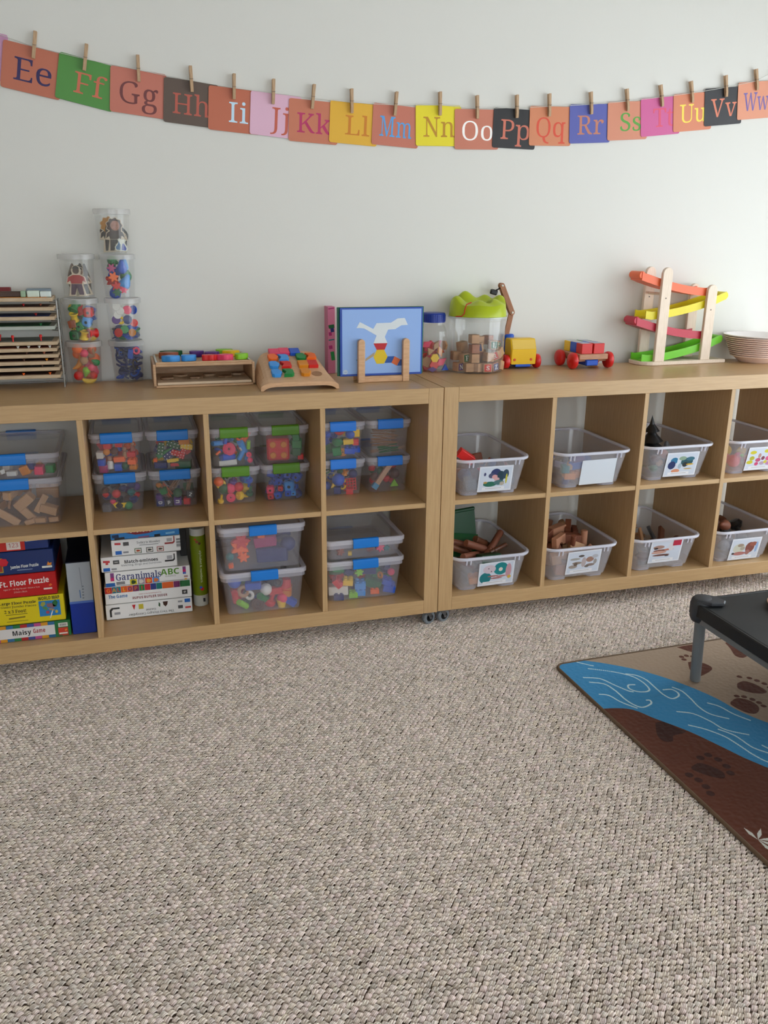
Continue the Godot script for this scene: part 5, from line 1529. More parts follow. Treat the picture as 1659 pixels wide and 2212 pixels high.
func latched_bins() -> void:
	var blue := Color(0.04, 0.47, 0.82)
	var green := Color(0.34, 0.55, 0.08)
	var sky := Color(0.16, 0.5, 0.9)
	var b := 0.13
	var l := 0.164
	var h := 0.126
	var zf := -0.163
	# second column, upper cell: four bins with blue latches
	latched_bin("small blue-latched bin of figures and stud bricks, above the gem bin", -1.008, MID + h + 0.0008, zf, b, l, 0.255, h, blue, 0.094)
	latched_bin("small blue-latched bin of dominoes, above the letter cube bin", -0.841, MID + h + 0.0008, zf, b, l, 0.255, h, blue, 0.094)
	latched_bin("small blue-latched bin of dark gems under the bin of figures", -1.008, MID, zf, b, l, 0.255, h, blue, 0.094)
	latched_bin("small blue-latched bin of letter cubes under the domino bin", -0.841, MID, zf, b, l, 0.255, h, blue, 0.094)
	fill("the figure and brick bin", in_bin(-1.008, MID + h + 0.0008, zf, b, 0.255, h), [["cube", "white", 0.08, 0.052, 0.026, 0, "grey-white face cube"], ["cube", "blue", 0.1, 0.028, 0.026, 0], ["cube", "magenta", 0.14, 0.008, 0.03, 0], ["figure", "white", 0.3, 0.026, 0.042, 0, "white peg figure"], ["ball", "amber", 0.24, 0.06, 0.022, 0], ["ball", "brown", 0.42, 0.062, 0.026, 0], ["block", "orange", 0.54, 0.035, 0.034, 5, "long orange block"], ["brick", "red", 0.85, 0.05, 0.026, 0], ["brick", "orange", 0.85, 0.026, 0.026, 0], ["brick", "amber", 0.87, 0.008, 0.022, 0], ["ball", "dark green", 0.66, 0.012, 0.024, 0], ["figure", "tan", 0.68, 0.055, 0.034, 0], ["cube", "red", 0.28, 0.083, 0.03, 0, "upper red cube"], ["cube", "red", 0.55, 0.085, 0.026, 0, "smaller red cube"], ["figure", "rust", 0.88, 0.072, 0.03, 0], ["cube", "blue", 0.5, 0.01, 0.028, 0, "low blue cube"]], ["cube", "figure", "brick"], ["red", "orange", "white", "blue", "brown"], 12, 0.028)
	fill("the domino bin", in_bin(-0.841, MID + h + 0.0008, zf, b, 0.255, h), [["domino", "dark green", 0.2, 0.06, 0.038, 80], ["domino", "navy", 0.42, 0.04, 0.04, 35], ["domino", "red", 0.6, 0.042, 0.036, -20], ["domino", "red", 0.74, 0.04, 0.032, 70, "upright red domino"], ["domino", "yellow", 0.85, 0.062, 0.036, -10], ["block", "amber", 0.8, 0.08, 0.034, 5], ["plank", "yellow", 0.48, 0.02, 0.034, 3], ["block", "navy", 0.18, 0.008, 0.04, 0], ["plank", "green", 0.3, 0.044, 0.05, 20], ["block", "dark green", 0.75, 0.006, 0.05, 0], ["cube", "orange", 0.05, 0.026, 0.014, 0, "small orange cube"], ["plank", "red", 0.55, 0.006, 0.03, 0]], ["domino", "block"], ["dark green", "navy", "red", "yellow"], 14, 0.036)
	fill("the gem bin", in_bin(-1.008, MID, zf, b, 0.255, h), [["gem", "red", 0.12, 0.05, 0.024, 0], ["gem", "brown", 0.12, 0.062, 0.024, 40], ["tri", "yellow", 0.36, 0.018, 0.022, -60, "yellow triangle"], ["tri", "yellow", 0.52, 0.016, 0.02, 60, "second yellow triangle"], ["ball", "green", 0.66, 0.01, 0.026, 0], ["gem", "pink", 0.28, 0.026, 0.022, 0], ["cube", "black", 0.44, 0.014, 0.022, 45], ["gem", "navy", 0.8, 0.028, 0.034, 0], ["cube", "grey", 0.12, 0.006, 0.03, 0], ["gem", "teal", 0.75, 0.052, 0.03, 0]], ["gem", "ball"], ["navy", "purple", "black", "brown", "red"], 22, 0.03)
	var R := in_bin(-0.841, MID, zf, b, 0.255, h)
	fill("the letter cube bin", R, [["gem", "amber", 0.08, 0.07, 0.022, 0], ["stick", "orange", 0.27, 0.05, 0.05, -60], ["stick", "tan", 0.5, 0.07, 0.05, 50], ["ball", "dark green", 0.55, 0.04, 0.03, 0], ["stick", "tan", 0.85, 0.065, 0.04, 75, "upright bundle of craft sticks"], ["cube", "red", 0.78, 0.012, 0.026, 0, "plain red cube"], ["cube", "purple", 0.08, 0.03, 0.024, 0], ["cube", "green", 0.2, 0.05, 0.026, 20]], ["ball", "stick", "cube"], ["dark green", "black", "brown", "navy"], 12, 0.03)
	for e in [["D", "navy", 0.1, 0.014, -90], ["d", "black", 0.32, 0.013, 180], ["n", "purple", 0.54, 0.014, -90], ["Z", "black", 0.88, 0.035, -15]]:
		var c := thing("toy_letter_cube", "%s cube lettered %s at the front of the letter cube bin" % [e[1], e[0]], "cube", Vector3(lerpf(R[0], R[1], e[2]), R[2] + e[3] - 0.001, R[4] - 0.016), -6.0, "letter cubes in the bin")
		part(c, "cube_body", box(Vector3.ONE * 0.024, 0.0015), mat(C[e[1]], 0.4))
		lettering(c, e[0], 0.0, 0.012, C.white, xf(Vector3(0, 0, 0.0121), Vector3(0, 0, e[4])), false, true)

	# third column, upper cell: four bins with green latches
	var gz := -0.15
	latched_bin("small green-latched bin of wheels and pipes, above the peg bin", -0.6535, MID + h + 0.0008, gz, b, l, 0.255, h, green, 0.088)
	latched_bin("small green-latched bin with a big red dotted cube", -0.4895, MID + h + 0.0008, gz, b, l, 0.255, h, green, 0.088)
	latched_bin("small green-latched bin of round-headed pegs under the wheel bin", -0.6535, MID, gz, b, l, 0.255, h, green, 0.088)
	latched_bin("small green-latched bin of blue cube beads under the dotted cube bin", -0.4895, MID, gz, b, l, 0.255, h, green, 0.088)
	fill("the wheel and pipe bin", in_bin(-0.6535, MID + h + 0.0008, gz, b, 0.255, h), [["wheel", "pink", 0.4, 0.048, 0.042, 0, "big pink wheel"], ["log", "light blue", 0.1, 0.07, 0.04, 85], ["log", "light blue", 0.74, 0.055, 0.05, 35, "slanting light blue log"], ["ring", "orange", 0.68, 0.086, 0.026, 0], ["log", "orange", 0.1, 0.04, 0.018, -50, "short orange log"], ["log", "blue", 0.35, 0.022, 0.05, 85], ["log", "light blue", 0.7, 0.028, 0.036, -20, "lower light blue log"], ["wheel", "pink", 0.9, 0.028, 0.018, 0, "small pink wheel"], ["ball", "pink", 0.92, 0.01, 0.018, 0], ["plank", "white", 0.35, 0.003, 0.052, 2], ["log", "lime", 0.9, 0.06, 0.03, 10], ["log", "white", 0.69, 0.048, 0.014, 40]], ["log", "wheel"], ["green", "blue", "orange", "light blue"], 16, 0.034)
	var D := in_bin(-0.4895, MID + h + 0.0008, gz, b, 0.255, h)
	toy("dotted", "red", "big red cube with four amber dots in the green-latched bin", "", Vector3(lerpf(D[0], D[1], 0.38), D[2] + 0.0375, D[4] - 0.049), 0.073, Vector3(0, -7, 0))
	fill("the dotted cube bin", [lerpf(D[0], D[1], 0.72), D[1], D[2], D[3], D[4], D[5]], [["cube", "green", 0.5, 0.052, 0.04, 0], ["cube", "dark green", 0.45, 0.03, 0.034, 0], ["cube", "red", 0.8, 0.012, 0.022, 0, "small red cube"], ["cube", "green", 0.4, 0.078, 0.028, 10, "upper green cube"]], ["cube", "log"], ["green", "dark green"], 6, 0.028)
	fill("the round-headed peg bin", in_bin(-0.6535, MID, gz, b, 0.255, h), [["ball", "orange", 0.08, 0.07, 0.032, 0], ["ring", "yellow", 0.14, 0.06, 0.034, 0], ["peg", "yellow", 0.12, 0.012, 0.03, 180], ["wheel", "pink", 0.38, 0.014, 0.03, 0], ["peg", "yellow", 0.7, 0.016, 0.044, 75, "yellow peg lying flat"], ["ball", "pink", 0.38, 0.045, 0.034, 0], ["ball", "red", 0.6, 0.048, 0.032, 0], ["peg", "purple", 0.47, 0.075, 0.04, 180], ["ball", "dark green", 0.2, 0.045, 0.036, 0], ["spool", "light blue", 0.82, 0.075, 0.03, 20], ["peg", "blue", 0.88, 0.06, 0.036, 10], ["peg", "dark green", 0.9, 0.032, 0.036, 180]], ["peg", "ball", "spool"], ["green", "blue", "red", "yellow"], 12, 0.034)
	fill("the blue cube bead bin", in_bin(-0.4895, MID, gz, b, 0.255, h), [["bead", "red", 0.1, 0.01, 0.024, 10], ["bead", "pink", 0.1, 0.032, 0.03, 0], ["bead", "blue", 0.3, 0.012, 0.028, 20], ["bead", "red", 0.37, 0.034, 0.02, 0, "small red bead"], ["bead", "blue", 0.58, 0.016, 0.026, 0, "front blue bead"], ["bead", "light blue", 0.72, 0.016, 0.022, 0], ["bead", "light blue", 0.62, 0.04, 0.04, 0, "large light blue bead"], ["bead", "navy", 0.85, 0.012, 0.03, 30]], ["bead"], ["blue", "navy", "red", "light blue"], 12, 0.03)

	# fourth column, upper cell
	var fz := -0.157
	latched_bin("small blue-latched bin of spools and coloured shapes, above the lattice bin", -0.298, MID + h + 0.0008, fz, b, l, 0.255, h, sky, 0.088)
	latched_bin("small blue-latched bin of craft sticks nearest the unit's end, upper", -0.1345, MID + h + 0.0008, fz, b, 0.158, 0.255, h, sky, 0.088)
	latched_bin("small blue-latched bin with a red lattice under the spool bin", -0.298, MID, fz, b, l, 0.255, h, sky, 0.088)
	latched_bin("small blue-latched bin with a slanting wooden stick under the craft sticks", -0.1345, MID, fz, b, 0.158, 0.255, h, sky, 0.088)
	fill("the spool and shape bin", in_bin(-0.298, MID + h + 0.0008, fz, b, 0.255, h), [["ring", "red", 0.48, 0.092, 0.042, 0], ["ball", "blue", 0.78, 0.075, 0.034, 0], ["cube", "yellow", 0.93, 0.08, 0.034, 0], ["block", "yellow", 0.72, 0.05, 0.034, 5], ["cube", "red", 0.92, 0.048, 0.026, 0], ["wheel", "amber", 0.56, 0.014, 0.028, 0, "spoked amber wheel"], ["brick", "blue", 0.76, 0.02, 0.034, 0], ["brick", "blue", 0.94, 0.022, 0.026, 0, "smaller blue brick"], ["gem", "green", 0.42, 0.048, 0.044, 0], ["cube", "green", 0.4, 0.02, 0.036, 10]], ["cube", "spool", "gem"], ["green", "blue", "yellow"], 12, 0.034)
	fill("the craft stick bin", in_bin(-0.1345, MID + h + 0.0008, fz, b, 0.255, h), [["stick", "tan", 0.45, 0.066, 0.085, -9, "upper bundle of pale sticks"], ["stick", "tan", 0.42, 0.038, 0.085, -3, "lower bundle of pale sticks"], ["stick", "green", 0.55, 0.016, 0.07, 5, "green bundle of sticks"], ["stick", "wooden", 0.12, 0.012, 0.03, 5], ["stick", "wooden", 0.9, 0.02, 0.024, 15]], ["stick"], ["brown", "tan", "dark green"], 8, 0.06)
	fill("the red lattice bin", in_bin(-0.298, MID, fz, b, 0.255, h), [["lattice", "red", 0.77, 0.026, 0.044, 4, "red lattice square"], ["banana", "yellow", 0.3, 0.04, 0.05, 80, "curved yellow strip"], ["ball", "blue", 0.44, 0.045, 0.044, 0], ["link", "yellow", 0.55, 0.03, 0.04, 40], ["cube", "red", 0.75, 0.004, 0.03, 0], ["spool", "amber", 0.62, 0.072, 0.024, 0], ["cube", "navy", 0.4, 0.012, 0.03, 0]], ["ball", "link"], ["navy", "blue", "dark green"], 12, 0.034)
	var P := in_bin(-0.1345, MID, fz, b, 0.255, h)
	var stick := thing("rhythm_stick", "long square wooden stick with light blue tip slanting in its bin", "stick", Vector3(P[0] + 0.018, P[2] + 0.013, P[4] - 0.018))
	stick.rotation_degrees = Vector3(-6, -5, -36)
	part(stick, "shaft", box(Vector3(0.017, 0.1, 0.017), 0.001), wood("shaft wood", Color(0.84, 0.68, 0.56), Color(0.78, 0.6, 0.48), 0.5, Vector3(30, 3, 30)), xf(Vector3(0, 0.054, 0)))
	part(stick, "tip", box(Vector3(0.0195, 0.02, 0.0195), 0.001), mat(Color(0.25, 0.58, 0.75), 0.4), xf(Vector3(0, 0.002, 0)))
	fill("the slanting stick bin", [P[0], P[1], P[2], P[3], P[4] - 0.03, P[5]], [["tri", "lime", 0.78, 0.014, 0.03, 0], ["ball", "brown", 0.2, 0.04, 0.03, 0], ["gem", "red", 0.55, 0.03, 0.034, 0]], ["gem", "ball"], ["red", "brown", "dark green"], 8, 0.034)

	# first column, upper cell: wooden blocks under a shallow bin
	var az := -0.088
	latched_bin("large blue-latched bin of plain wooden blocks in the end cube", -1.306, MID, az, 0.244, 0.272, 0.32, 0.146, blue, 0.09)
	latched_bin("shallow blue-latched bin of coloured cubes on the wooden block bin", -1.3055, MID + 0.1468, az, 0.244, 0.272, 0.32, 0.074, blue, 0.09)
	fill("the plain wooden block bin", in_bin(-1.306, MID, az, 0.244, 0.32, 0.146), [["plank", "wooden", 0.6, 0.03, 0.068, -50], ["plank", "wooden", 0.38, 0.02, 0.066, -38, "second sloping wooden plank"], ["block", "wooden", 0.88, 0.038, 0.05, -18], ["plank", "wooden", 0.79, 0.056, 0.055, 58, "upright thin wooden plank"], ["block", "wooden", 0.77, 0.008, 0.03, 2, "low wooden block"], ["block", "wooden", 0.93, 0.008, 0.03, 5, "corner wooden block"], ["block", "wooden", 0.64, 0.005, 0.028, 20, "small wooden block"], ["block", "wooden", 0.6, 0.066, 0.06, 40, "upper wooden block"]], ["block", "plank", "arch"], ["wooden", "tan"], 26, 0.055)
	fill("the shallow coloured cube bin", in_bin(-1.3055, MID + 0.1468, az, 0.244, 0.32, 0.074), [["block", "white", 0.5, 0.01, 0.028, 3], ["cube", "amber", 0.66, 0.018, 0.034, 20], ["cube", "pink", 0.82, 0.015, 0.032, 0], ["cube", "green", 0.95, 0.018, 0.03, 0], ["cube", "navy", 0.73, 0.03, 0.026, 0]], ["cube", "block"], ["amber", "pink", "green", "white"], 8, 0.03)

	# lower cells of the third and fourth columns
	latched_bin("large blue-latched bin of foam shapes standing on the toy-food bin", -0.588, LOW + 0.1508, -0.052, 0.238, 0.282, 0.32, 0.152, blue, 0.088, 0.09)
	latched_bin("large blue-latched bin of wheels, cups and toys under the foam shapes", -0.588, LOW, -0.05, 0.238, 0.282, 0.32, 0.15, blue, 0.088, 0.09)
	fill("the foam shape bin", in_bin(-0.588, LOW + 0.1508, -0.052, 0.238, 0.32, 0.152), [["splat", "orange", 0.2, 0.066, 0.066, 30], ["splat", "red", 0.22, 0.088, 0.062, 0], ["splat", "orange", 0.24, 0.035, 0.04, 60, "lower orange four-lobed piece"], ["block", "magenta", 0.56, 0.083, 0.07, 8], ["block", "navy", 0.66, 0.036, 0.1, 4, "long dark blue block"], ["cube", "orange", 0.06, 0.012, 0.018, 10], ["ball", "teal", 0.05, 0.042, 0.026, 0], ["ball", "navy", 0.88, 0.066, 0.05, 0], ["cube", "orange", 0.5, 0.11, 0.028, 0, "upper orange cube"]], ["block", "ball"], ["navy", "purple", "black", "red"], 14, 0.06)
	fill("the mixed toy bin", in_bin(-0.588, LOW, -0.05, 0.238, 0.32, 0.15), [["log", "lime", 0.2, 0.022, 0.05, 50, "bright green log"], ["wheel", "brown", 0.42, 0.016, 0.042, 0, "spoked brown wheel"], ["log", "green", 0.5, 0.035, 0.055, 50], ["peg", "red", 0.62, 0.03, 0.055, 170], ["cup", "yellow", 0.76, 0.012, 0.042, 0], ["ball", "pink", 0.77, 0.03, 0.036, 0], ["block", "blue", 0.88, 0.018, 0.045, -35], ["cup", "amber", 0.84, 0.05, 0.05, 10], ["ring", "tan", 0.22, 0.066, 0.044, 0, "clear-spoked tan ring"], ["ring", "white", 0.3, 0.052, 0.034, 20], ["ball", "white", 0.54, 0.066, 0.04, 0], ["ring", "black", 0.72, 0.086, 0.036, 0], ["cup", "red", 0.83, 0.078, 0.05, 170], ["block", "blue", 0.36, 0.085, 0.05, 5, "upper blue block"], ["log", "red", 0.1, 0.05, 0.05, 20], ["block", "red", 0.68, 0.06, 0.045, 10]], ["log", "ring", "ball", "cup"], ["dark green", "red", "black", "blue"], 18, 0.045)
	latched_bin("shallow blue-latched bin resting on the stud brick bin", -0.246, LOW + 0.1498, -0.066, 0.238, 0.282, 0.32, 0.073, blue, 0.088, 0.09)
	latched_bin("large blue-latched bin of big stud bricks in the lower end cube", -0.2465, LOW, -0.066, 0.238, 0.282, 0.32, 0.149, blue, 0.088, 0.09)
	fill("the shallow bin on the stud bricks", in_bin(-0.246, LOW + 0.1498, -0.066, 0.238, 0.32, 0.073), [["splat", "pink", 0.77, 0.02, 0.034, 20], ["cube", "yellow", 0.3, 0.012, 0.016, 0], ["splat", "teal", 0.86, 0.018, 0.026, 0]], ["splat", "cube"], ["navy", "rust", "grey"], 6, 0.03)
	fill("the stud brick bin", in_bin(-0.2465, LOW, -0.066, 0.238, 0.32, 0.149), [["brick", "navy", 0.14, 0.008, 0.034, 0], ["block", "white", 0.14, 0.03, 0.066, 2, "long white block"], ["brick", "red", 0.12, 0.058, 0.034, -50], ["brick", "yellow", 0.28, 0.058, 0.034, -4], ["brick", "lime", 0.36, 0.01, 0.03, 3], ["brick", "light blue", 0.47, 0.016, 0.034, 0], ["brick", "light blue", 0.47, 0.042, 0.038, 2, "upper light blue brick"], ["block", "dark green", 0.66, 0.042, 0.06, -20], ["brick", "orange", 0.69, 0.016, 0.03, 3], ["brick", "blue", 0.92, 0.02, 0.042, -10], ["brick", "blue", 0.88, 0.044, 0.034, -20, "upper blue brick"], ["ring", "amber", 0.77, 0.07, 0.026, 60], ["ball", "pink", 0.94, 0.078, 0.026, 0], ["splat", "lime", 0.45, 0.088, 0.034, 10], ["block", "navy", 0.6, 0.092, 0.05, 0]], ["brick", "block"], ["navy", "red", "green", "grey"], 16, 0.042)


# ------------------------------------------------------------------ game boxes

func game_box(label: String, x0: float, x1: float, y0: float, y1: float, z: float, deep: float, c: Color, top: Color, group: String) -> Node3D:
	# front in the plane z; parts are placed from the lower middle of the front
	var o := thing("game_box", label, "box", Vector3((x0 + x1) / 2, y0, z), 0.0, group)
	var w := x1 - x0
	var h := y1 - y0 - 0.0008
	part(o, "lower_tray", box(Vector3(w - 0.003, h - 0.003, deep - 0.003), 0.0008), mat(top.darkened(0.25), 0.5), xf(Vector3(0, h / 2 - 0.0012, -deep / 2)))
	part(o, "lid", box(Vector3(w, h - 0.002, deep), 0.0012), mat(c, 0.42), xf(Vector3(0, h / 2 + 0.001, -deep / 2)))
	return o


func game_boxes() -> void:
	var white := Color(0.93, 0.93, 0.93)
	var ink := Color(0.12, 0.12, 0.13)
	var gw := "white game boxes stacked in the lower cell"
	var z := -0.113
	var fz := 0.0004
	# lowest: printed upside down
	var a := game_box("lowest white game box of the stack, its title printed upside down", -1.085, -0.816, LOW, LOW + 0.053, z, 0.255, white, white, gw)
	lettering(a, "The Very Hungry Caterpillar", 0.142, 0.0095, ink, xf(Vector3(0.005, 0.0125, fz), Vector3(0, 0, 180)), true)
	lettering(a, "Game", 0.031, 0.007, ink, xf(Vector3(0.004, 0.0235, fz), Vector3(0, 0, 180)), true)
	part(a, "red_wedge", plated("wedge", PackedVector2Array([Vector2(-0.0055, 0.009), Vector2(0.0055, 0.009), Vector2(0.0, -0.009)]), 0.0005), mat(Color(0.76, 0.12, 0.16), 0.5), xf(Vector3(-0.048, 0.037, fz)))
	print_patch(a, "yellow_square", -0.026, 0.0375, fz, 0.0145, 0.017, Color(0.78, 0.72, 0.2))
	part(a, "green_leaf", plated("leaf print", PackedVector2Array([Vector2(0, 0.009), Vector2(0.004, 0.002), Vector2(0.003, -0.009), Vector2(-0.002, -0.004)]), 0.0005), mat(Color(0.1, 0.3, 0.14), 0.5), xf(Vector3(0.03, 0.038, fz)))
	part(a, "brown_shield", plated("shield print", PackedVector2Array([Vector2(-0.008, 0.008), Vector2(0.008, 0.008), Vector2(0.006, -0.003), Vector2(0, -0.01), Vector2(-0.006, -0.003)]), 0.0005), mat(Color(0.26, 0.13, 0.08), 0.5), xf(Vector3(0.05, 0.0385, fz)))
	print_patch(a, "blue_badge", 0.12, 0.042, fz, 0.018, 0.0125, Color(0.12, 0.4, 0.75))
	print_patch(a, "small_print", 0.097, 0.041, fz, 0.014, 0.006, Color(0.6, 0.6, 0.62))
	print_patch(a, "seal", 0.097, 0.022, fz, 0.015, 0.011, Color(0.32, 0.32, 0.33))
	print_patch(a, "red_mark", 0.121, 0.018, fz, 0.018, 0.006, Color(0.78, 0.24, 0.26))
	part(a, "bent_pencil", plated("bent pencil", PackedVector2Array([Vector2(-0.015, -0.02), Vector2(-0.009, -0.02), Vector2(-0.009, 0.0), Vector2(-0.004, 0.006), Vector2(0.016, 0.006), Vector2(0.016, 0.0115), Vector2(-0.008, 0.0115), Vector2(-0.015, 0.004)]), 0.0005), mat(Color(0.2, 0.2, 0.2), 0.5), xf(Vector3(-0.108, 0.031, fz)))
	print_patch(a, "small_print", -0.1, 0.022, fz, 0.018, 0.008, Color(0.6, 0.6, 0.62))

	var b := game_box("white game box with a row of coloured letter squares, second from the bottom", -1.083, -0.815, LOW + 0.053, LOW + 0.115, z, 0.255, white, white, gw)
	var row := [["G", 0.022, Color(0.76, 0.17, 0.15), Color(0.93, 0.5, 0.15)], ["A", 0.013, Color(0.1, 0.4, 0.5), Color(0.8, 0.6, 0.2)], ["L", 0.014, Color(0.1, 0.46, 0.5), Color(0.86, 0.3, 0.2)], ["L", 0.02, Color(0.86, 0.36, 0.12), Color(0.9, 0.7, 0.2)], ["O", 0.016, Color(0.85, 0.36, 0.14), Color(0.3, 0.2, 0.5)], ["P", 0.02, Color(0.42, 0.14, 0.34), Color(0.8, 0.4, 0.2)], ["!", 0.017, Color(0.1, 0.48, 0.24), Color(0.85, 0.2, 0.2)], ["", 0.018, Color(0.75, 0.12, 0.2), white], ["", 0.018, Color(0.16, 0.22, 0.52), white], ["", 0.018, Color(0.05, 0.46, 0.45), white], ["", 0.036, Color(0.87, 0.38, 0.12), white], ["", 0.02, Color(0.45, 0.14, 0.36), white], ["", 0.032, Color(0.08, 0.4, 0.2), white]]
	var x := -0.1335
	for r in row:
		print_patch(b, "letter_square", x + r[1] / 2, 0.0495, fz, r[1] - 0.0006, 0.021, r[2])
		if r[0] != "":
			lettering(b, r[0], 0.0, 0.013, r[3], xf(Vector3(x + r[1] / 2, 0.0495, fz + 0.0003)), false, true)
		x += r[1]
	lettering(b, "The Game", 0.058, 0.012, Color(0.14, 0.42, 0.66), xf(Vector3(-0.095, 0.028, fz)), false, true)
	lettering(b, "based on the bestselling book by", 0.07, 0.0045, Color(0.7, 0.2, 0.2), xf(Vector3(0.004, 0.0275, fz)))
	lettering(b, "RUFUS BUTLER SEDER", 0.108, 0.008, Color(0.5, 0.16, 0.18), xf(Vector3(0.003, 0.0165, fz)), false, true)
	print_patch(b, "seal", 0.112, 0.02, fz, 0.017, 0.015, Color(0.2, 0.2, 0.2))
	print_patch(b, "seal_centre", 0.112, 0.02, fz + 0.0003, 0.007, 0.006, Color(0.7, 0.7, 0.7), 30)

	var c := game_box("white game box with big purple lettering and a green ABC, third from the bottom", -1.078, -0.816, LOW + 0.115, LOW + 0.164, z + 0.001, 0.25, white, white, gw)
	lettering(c, "Garanimals", 0.138, 0.024, Color(0.3, 0.32, 0.5), xf(Vector3(-0.029, 0.031, fz)), true, true)
	lettering(c, "ABC", 0.058, 0.02, Color(0.33, 0.55, 0.12), xf(Vector3(0.068, 0.0335, fz)), false, true)
	lettering(c, "GAMES", 0.032, 0.005, Color(0.62, 0.64, 0.6), xf(Vector3(0.069, 0.0185, fz)))
	for q in [[-0.109, 0.038, 0.011, 0.016, Color(0.5, 0.25, 0.5)], [-0.109, 0.025, 0.011, 0.012, Color(0.8, 0.15, 0.45)], [0.113, 0.041, 0.01, 0.01, Color(0.5, 0.25, 0.5)], [0.113, 0.032, 0.01, 0.009, Color(0.8, 0.15, 0.45)], [0.113, 0.024, 0.01, 0.007, Color(0.25, 0.4, 0.75)], [0.116, 0.003, 0.008, 0.004, Color(0.9, 0.68, 0.1)], [-0.085, 0.01, 0.026, 0.01, Color(0.5, 0.5, 0.52)], [0.117, 0.012, 0.012, 0.006, Color(0.7, 0.55, 0.55)]]:
		print_patch(c, "print", q[0], q[1], fz, q[2], q[3], q[4])
	print_patch(c, "blue_badge", -0.116, 0.0065, fz, 0.028, 0.0125, Color(0.12, 0.38, 0.68))
	for q in [[-0.046, Color(0.8, 0.74, 0.1), Color(0.2, 0.3, 0.12)], [-0.0225, Color(0.62, 0.56, 0.62), Color(0.85, 0.83, 0.8)], [0.0005, Color(0.84, 0.25, 0.16), Color(0.9, 0.65, 0.2)], [0.023, Color(0.38, 0.58, 0.84), Color(0.85, 0.45, 0.2)]]:
		print_patch(c, "picture_square", q[0], 0.01, fz, 0.021, 0.0185, q[1])
		part(c, "picture_figure", plated("fig print", scallop(0.014, 0.013, 3), 0.0005), mat(q[2], 0.5), xf(Vector3(q[0], 0.0095, fz + 0.0003)))

	var d := game_box("white game box titled with dominoes and bingo, third from the top", -1.086, -0.854, LOW + 0.164, LOW + 0.215, z, 0.25, white, white, gw)
	lettering(d, "Match-ominoes", 0.102, 0.0115, ink, xf(Vector3(0.006, 0.031, fz)), false, true)
	lettering(d, "Matching, Bingo and Dominoes", 0.122, 0.008, Color(0.5, 0.5, 0.52), xf(Vector3(0.006, 0.0185, fz)))
	print_patch(d, "red_mark", -0.099, 0.036, fz, 0.02, 0.007, Color(0.78, 0.26, 0.28), -4)
	print_patch(d, "red_mark", -0.098, 0.029, fz, 0.008, 0.006, Color(0.78, 0.26, 0.28))
	print_patch(d, "seal", -0.07, 0.032, fz, 0.019, 0.013, Color(0.33, 0.33, 0.34))
	print_patch(d, "seal_window", -0.07, 0.032, fz + 0.0003, 0.01, 0.003, Color(0.7, 0.7, 0.7))
	print_patch(d, "blue_badge", -0.1, 0.0095, fz, 0.02, 0.011, Color(0.12, 0.4, 0.75))
	print_patch(d, "small_print", -0.078, 0.0095, fz, 0.016, 0.006, Color(0.6, 0.6, 0.62))
	part(d, "bent_pencil", plated("bent pencil high", PackedVector2Array([Vector2(0.012, 0.014), Vector2(0.0155, 0.014), Vector2(0.0155, -0.006), Vector2(0.01, -0.011), Vector2(-0.016, -0.011), Vector2(-0.016, -0.0055), Vector2(0.0085, -0.0055), Vector2(0.012, -0.002)]), 0.0005), mat(Color(0.15, 0.15, 0.16), 0.5), xf(Vector3(0.094, 0.03, fz)))
	print_patch(d, "small_print", 0.093, 0.033, fz, 0.016, 0.012, Color(0.68, 0.68, 0.7))

	var e2 := game_box("white game box showing three small framed pictures, second from the top", -1.05, -0.84, LOW + 0.215, LOW + 0.269, z, 0.24, white, white, gw)
	lettering(e2, "Today is Monday", 0.072, 0.0095, ink, xf(Vector3(0.007, 0.039, fz)), true)
	print_patch(e2, "small_print", 0.008, 0.031, fz, 0.058, 0.0022, Color(0.6, 0.6, 0.62))
	print_patch(e2, "red_mark", -0.086, 0.041, fz, 0.018, 0.007, Color(0.78, 0.26, 0.28), -4)
	print_patch(e2, "seal", -0.061, 0.039, fz, 0.017, 0.012, Color(0.33, 0.33, 0.34))
	print_patch(e2, "blue_badge", -0.085, 0.0115, fz, 0.019, 0.012, Color(0.12, 0.4, 0.75))
	print_patch(e2, "small_print", -0.063, 0.0115, fz, 0.016, 0.006, Color(0.6, 0.6, 0.62))
	for q in [[-0.026, Color(0.16, 0.34, 0.14), Color(0.7, 0.3, 0.15)], [0.009, Color(0.15, 0.2, 0.2), Color(0.2, 0.22, 0.22)], [0.042, Color(0.62, 0.16, 0.12), Color(0.3, 0.2, 0.16)]]:
		print_patch(e2, "picture_frame", q[0], 0.0135, fz, 0.021, 0.0165, q[1])
		print_patch(e2, "picture_paper", q[0], 0.0135, fz + 0.0002, 0.0175, 0.013, Color(0.84, 0.83, 0.8))
		part(e2, "picture_figure", plated("fig small", scallop(0.012, 0.006, 3), 0.0005), mat(q[2], 0.5), xf(Vector3(q[0], 0.0135, fz + 0.0004)))
	part(e2, "bent_pencil", plated("bent pencil high", PackedVector2Array(), 0.0005), mat(Color(0.6, 0.2, 0.2), 0.5), xf(Vector3(0.072, 0.038, fz)))
	print_patch(e2, "small_print", 0.071, 0.041, fz, 0.016, 0.011, Color(0.68, 0.68, 0.7))
	for k in 9:
		print_patch(e2, "barcode_bar", 0.0985, 0.014 + k * 0.0034, fz, 0.0125, 0.0008 + 0.0009 * (k % 3), Color(0.2, 0.2, 0.2))

	var f := game_box("blue game box with a red banner on top of the white boxes", -1.05, -0.841, LOW + 0.269, LOW + 0.312, z, 0.24, Color(0.15, 0.5, 0.78), Color(0.15, 0.5, 0.78), gw)
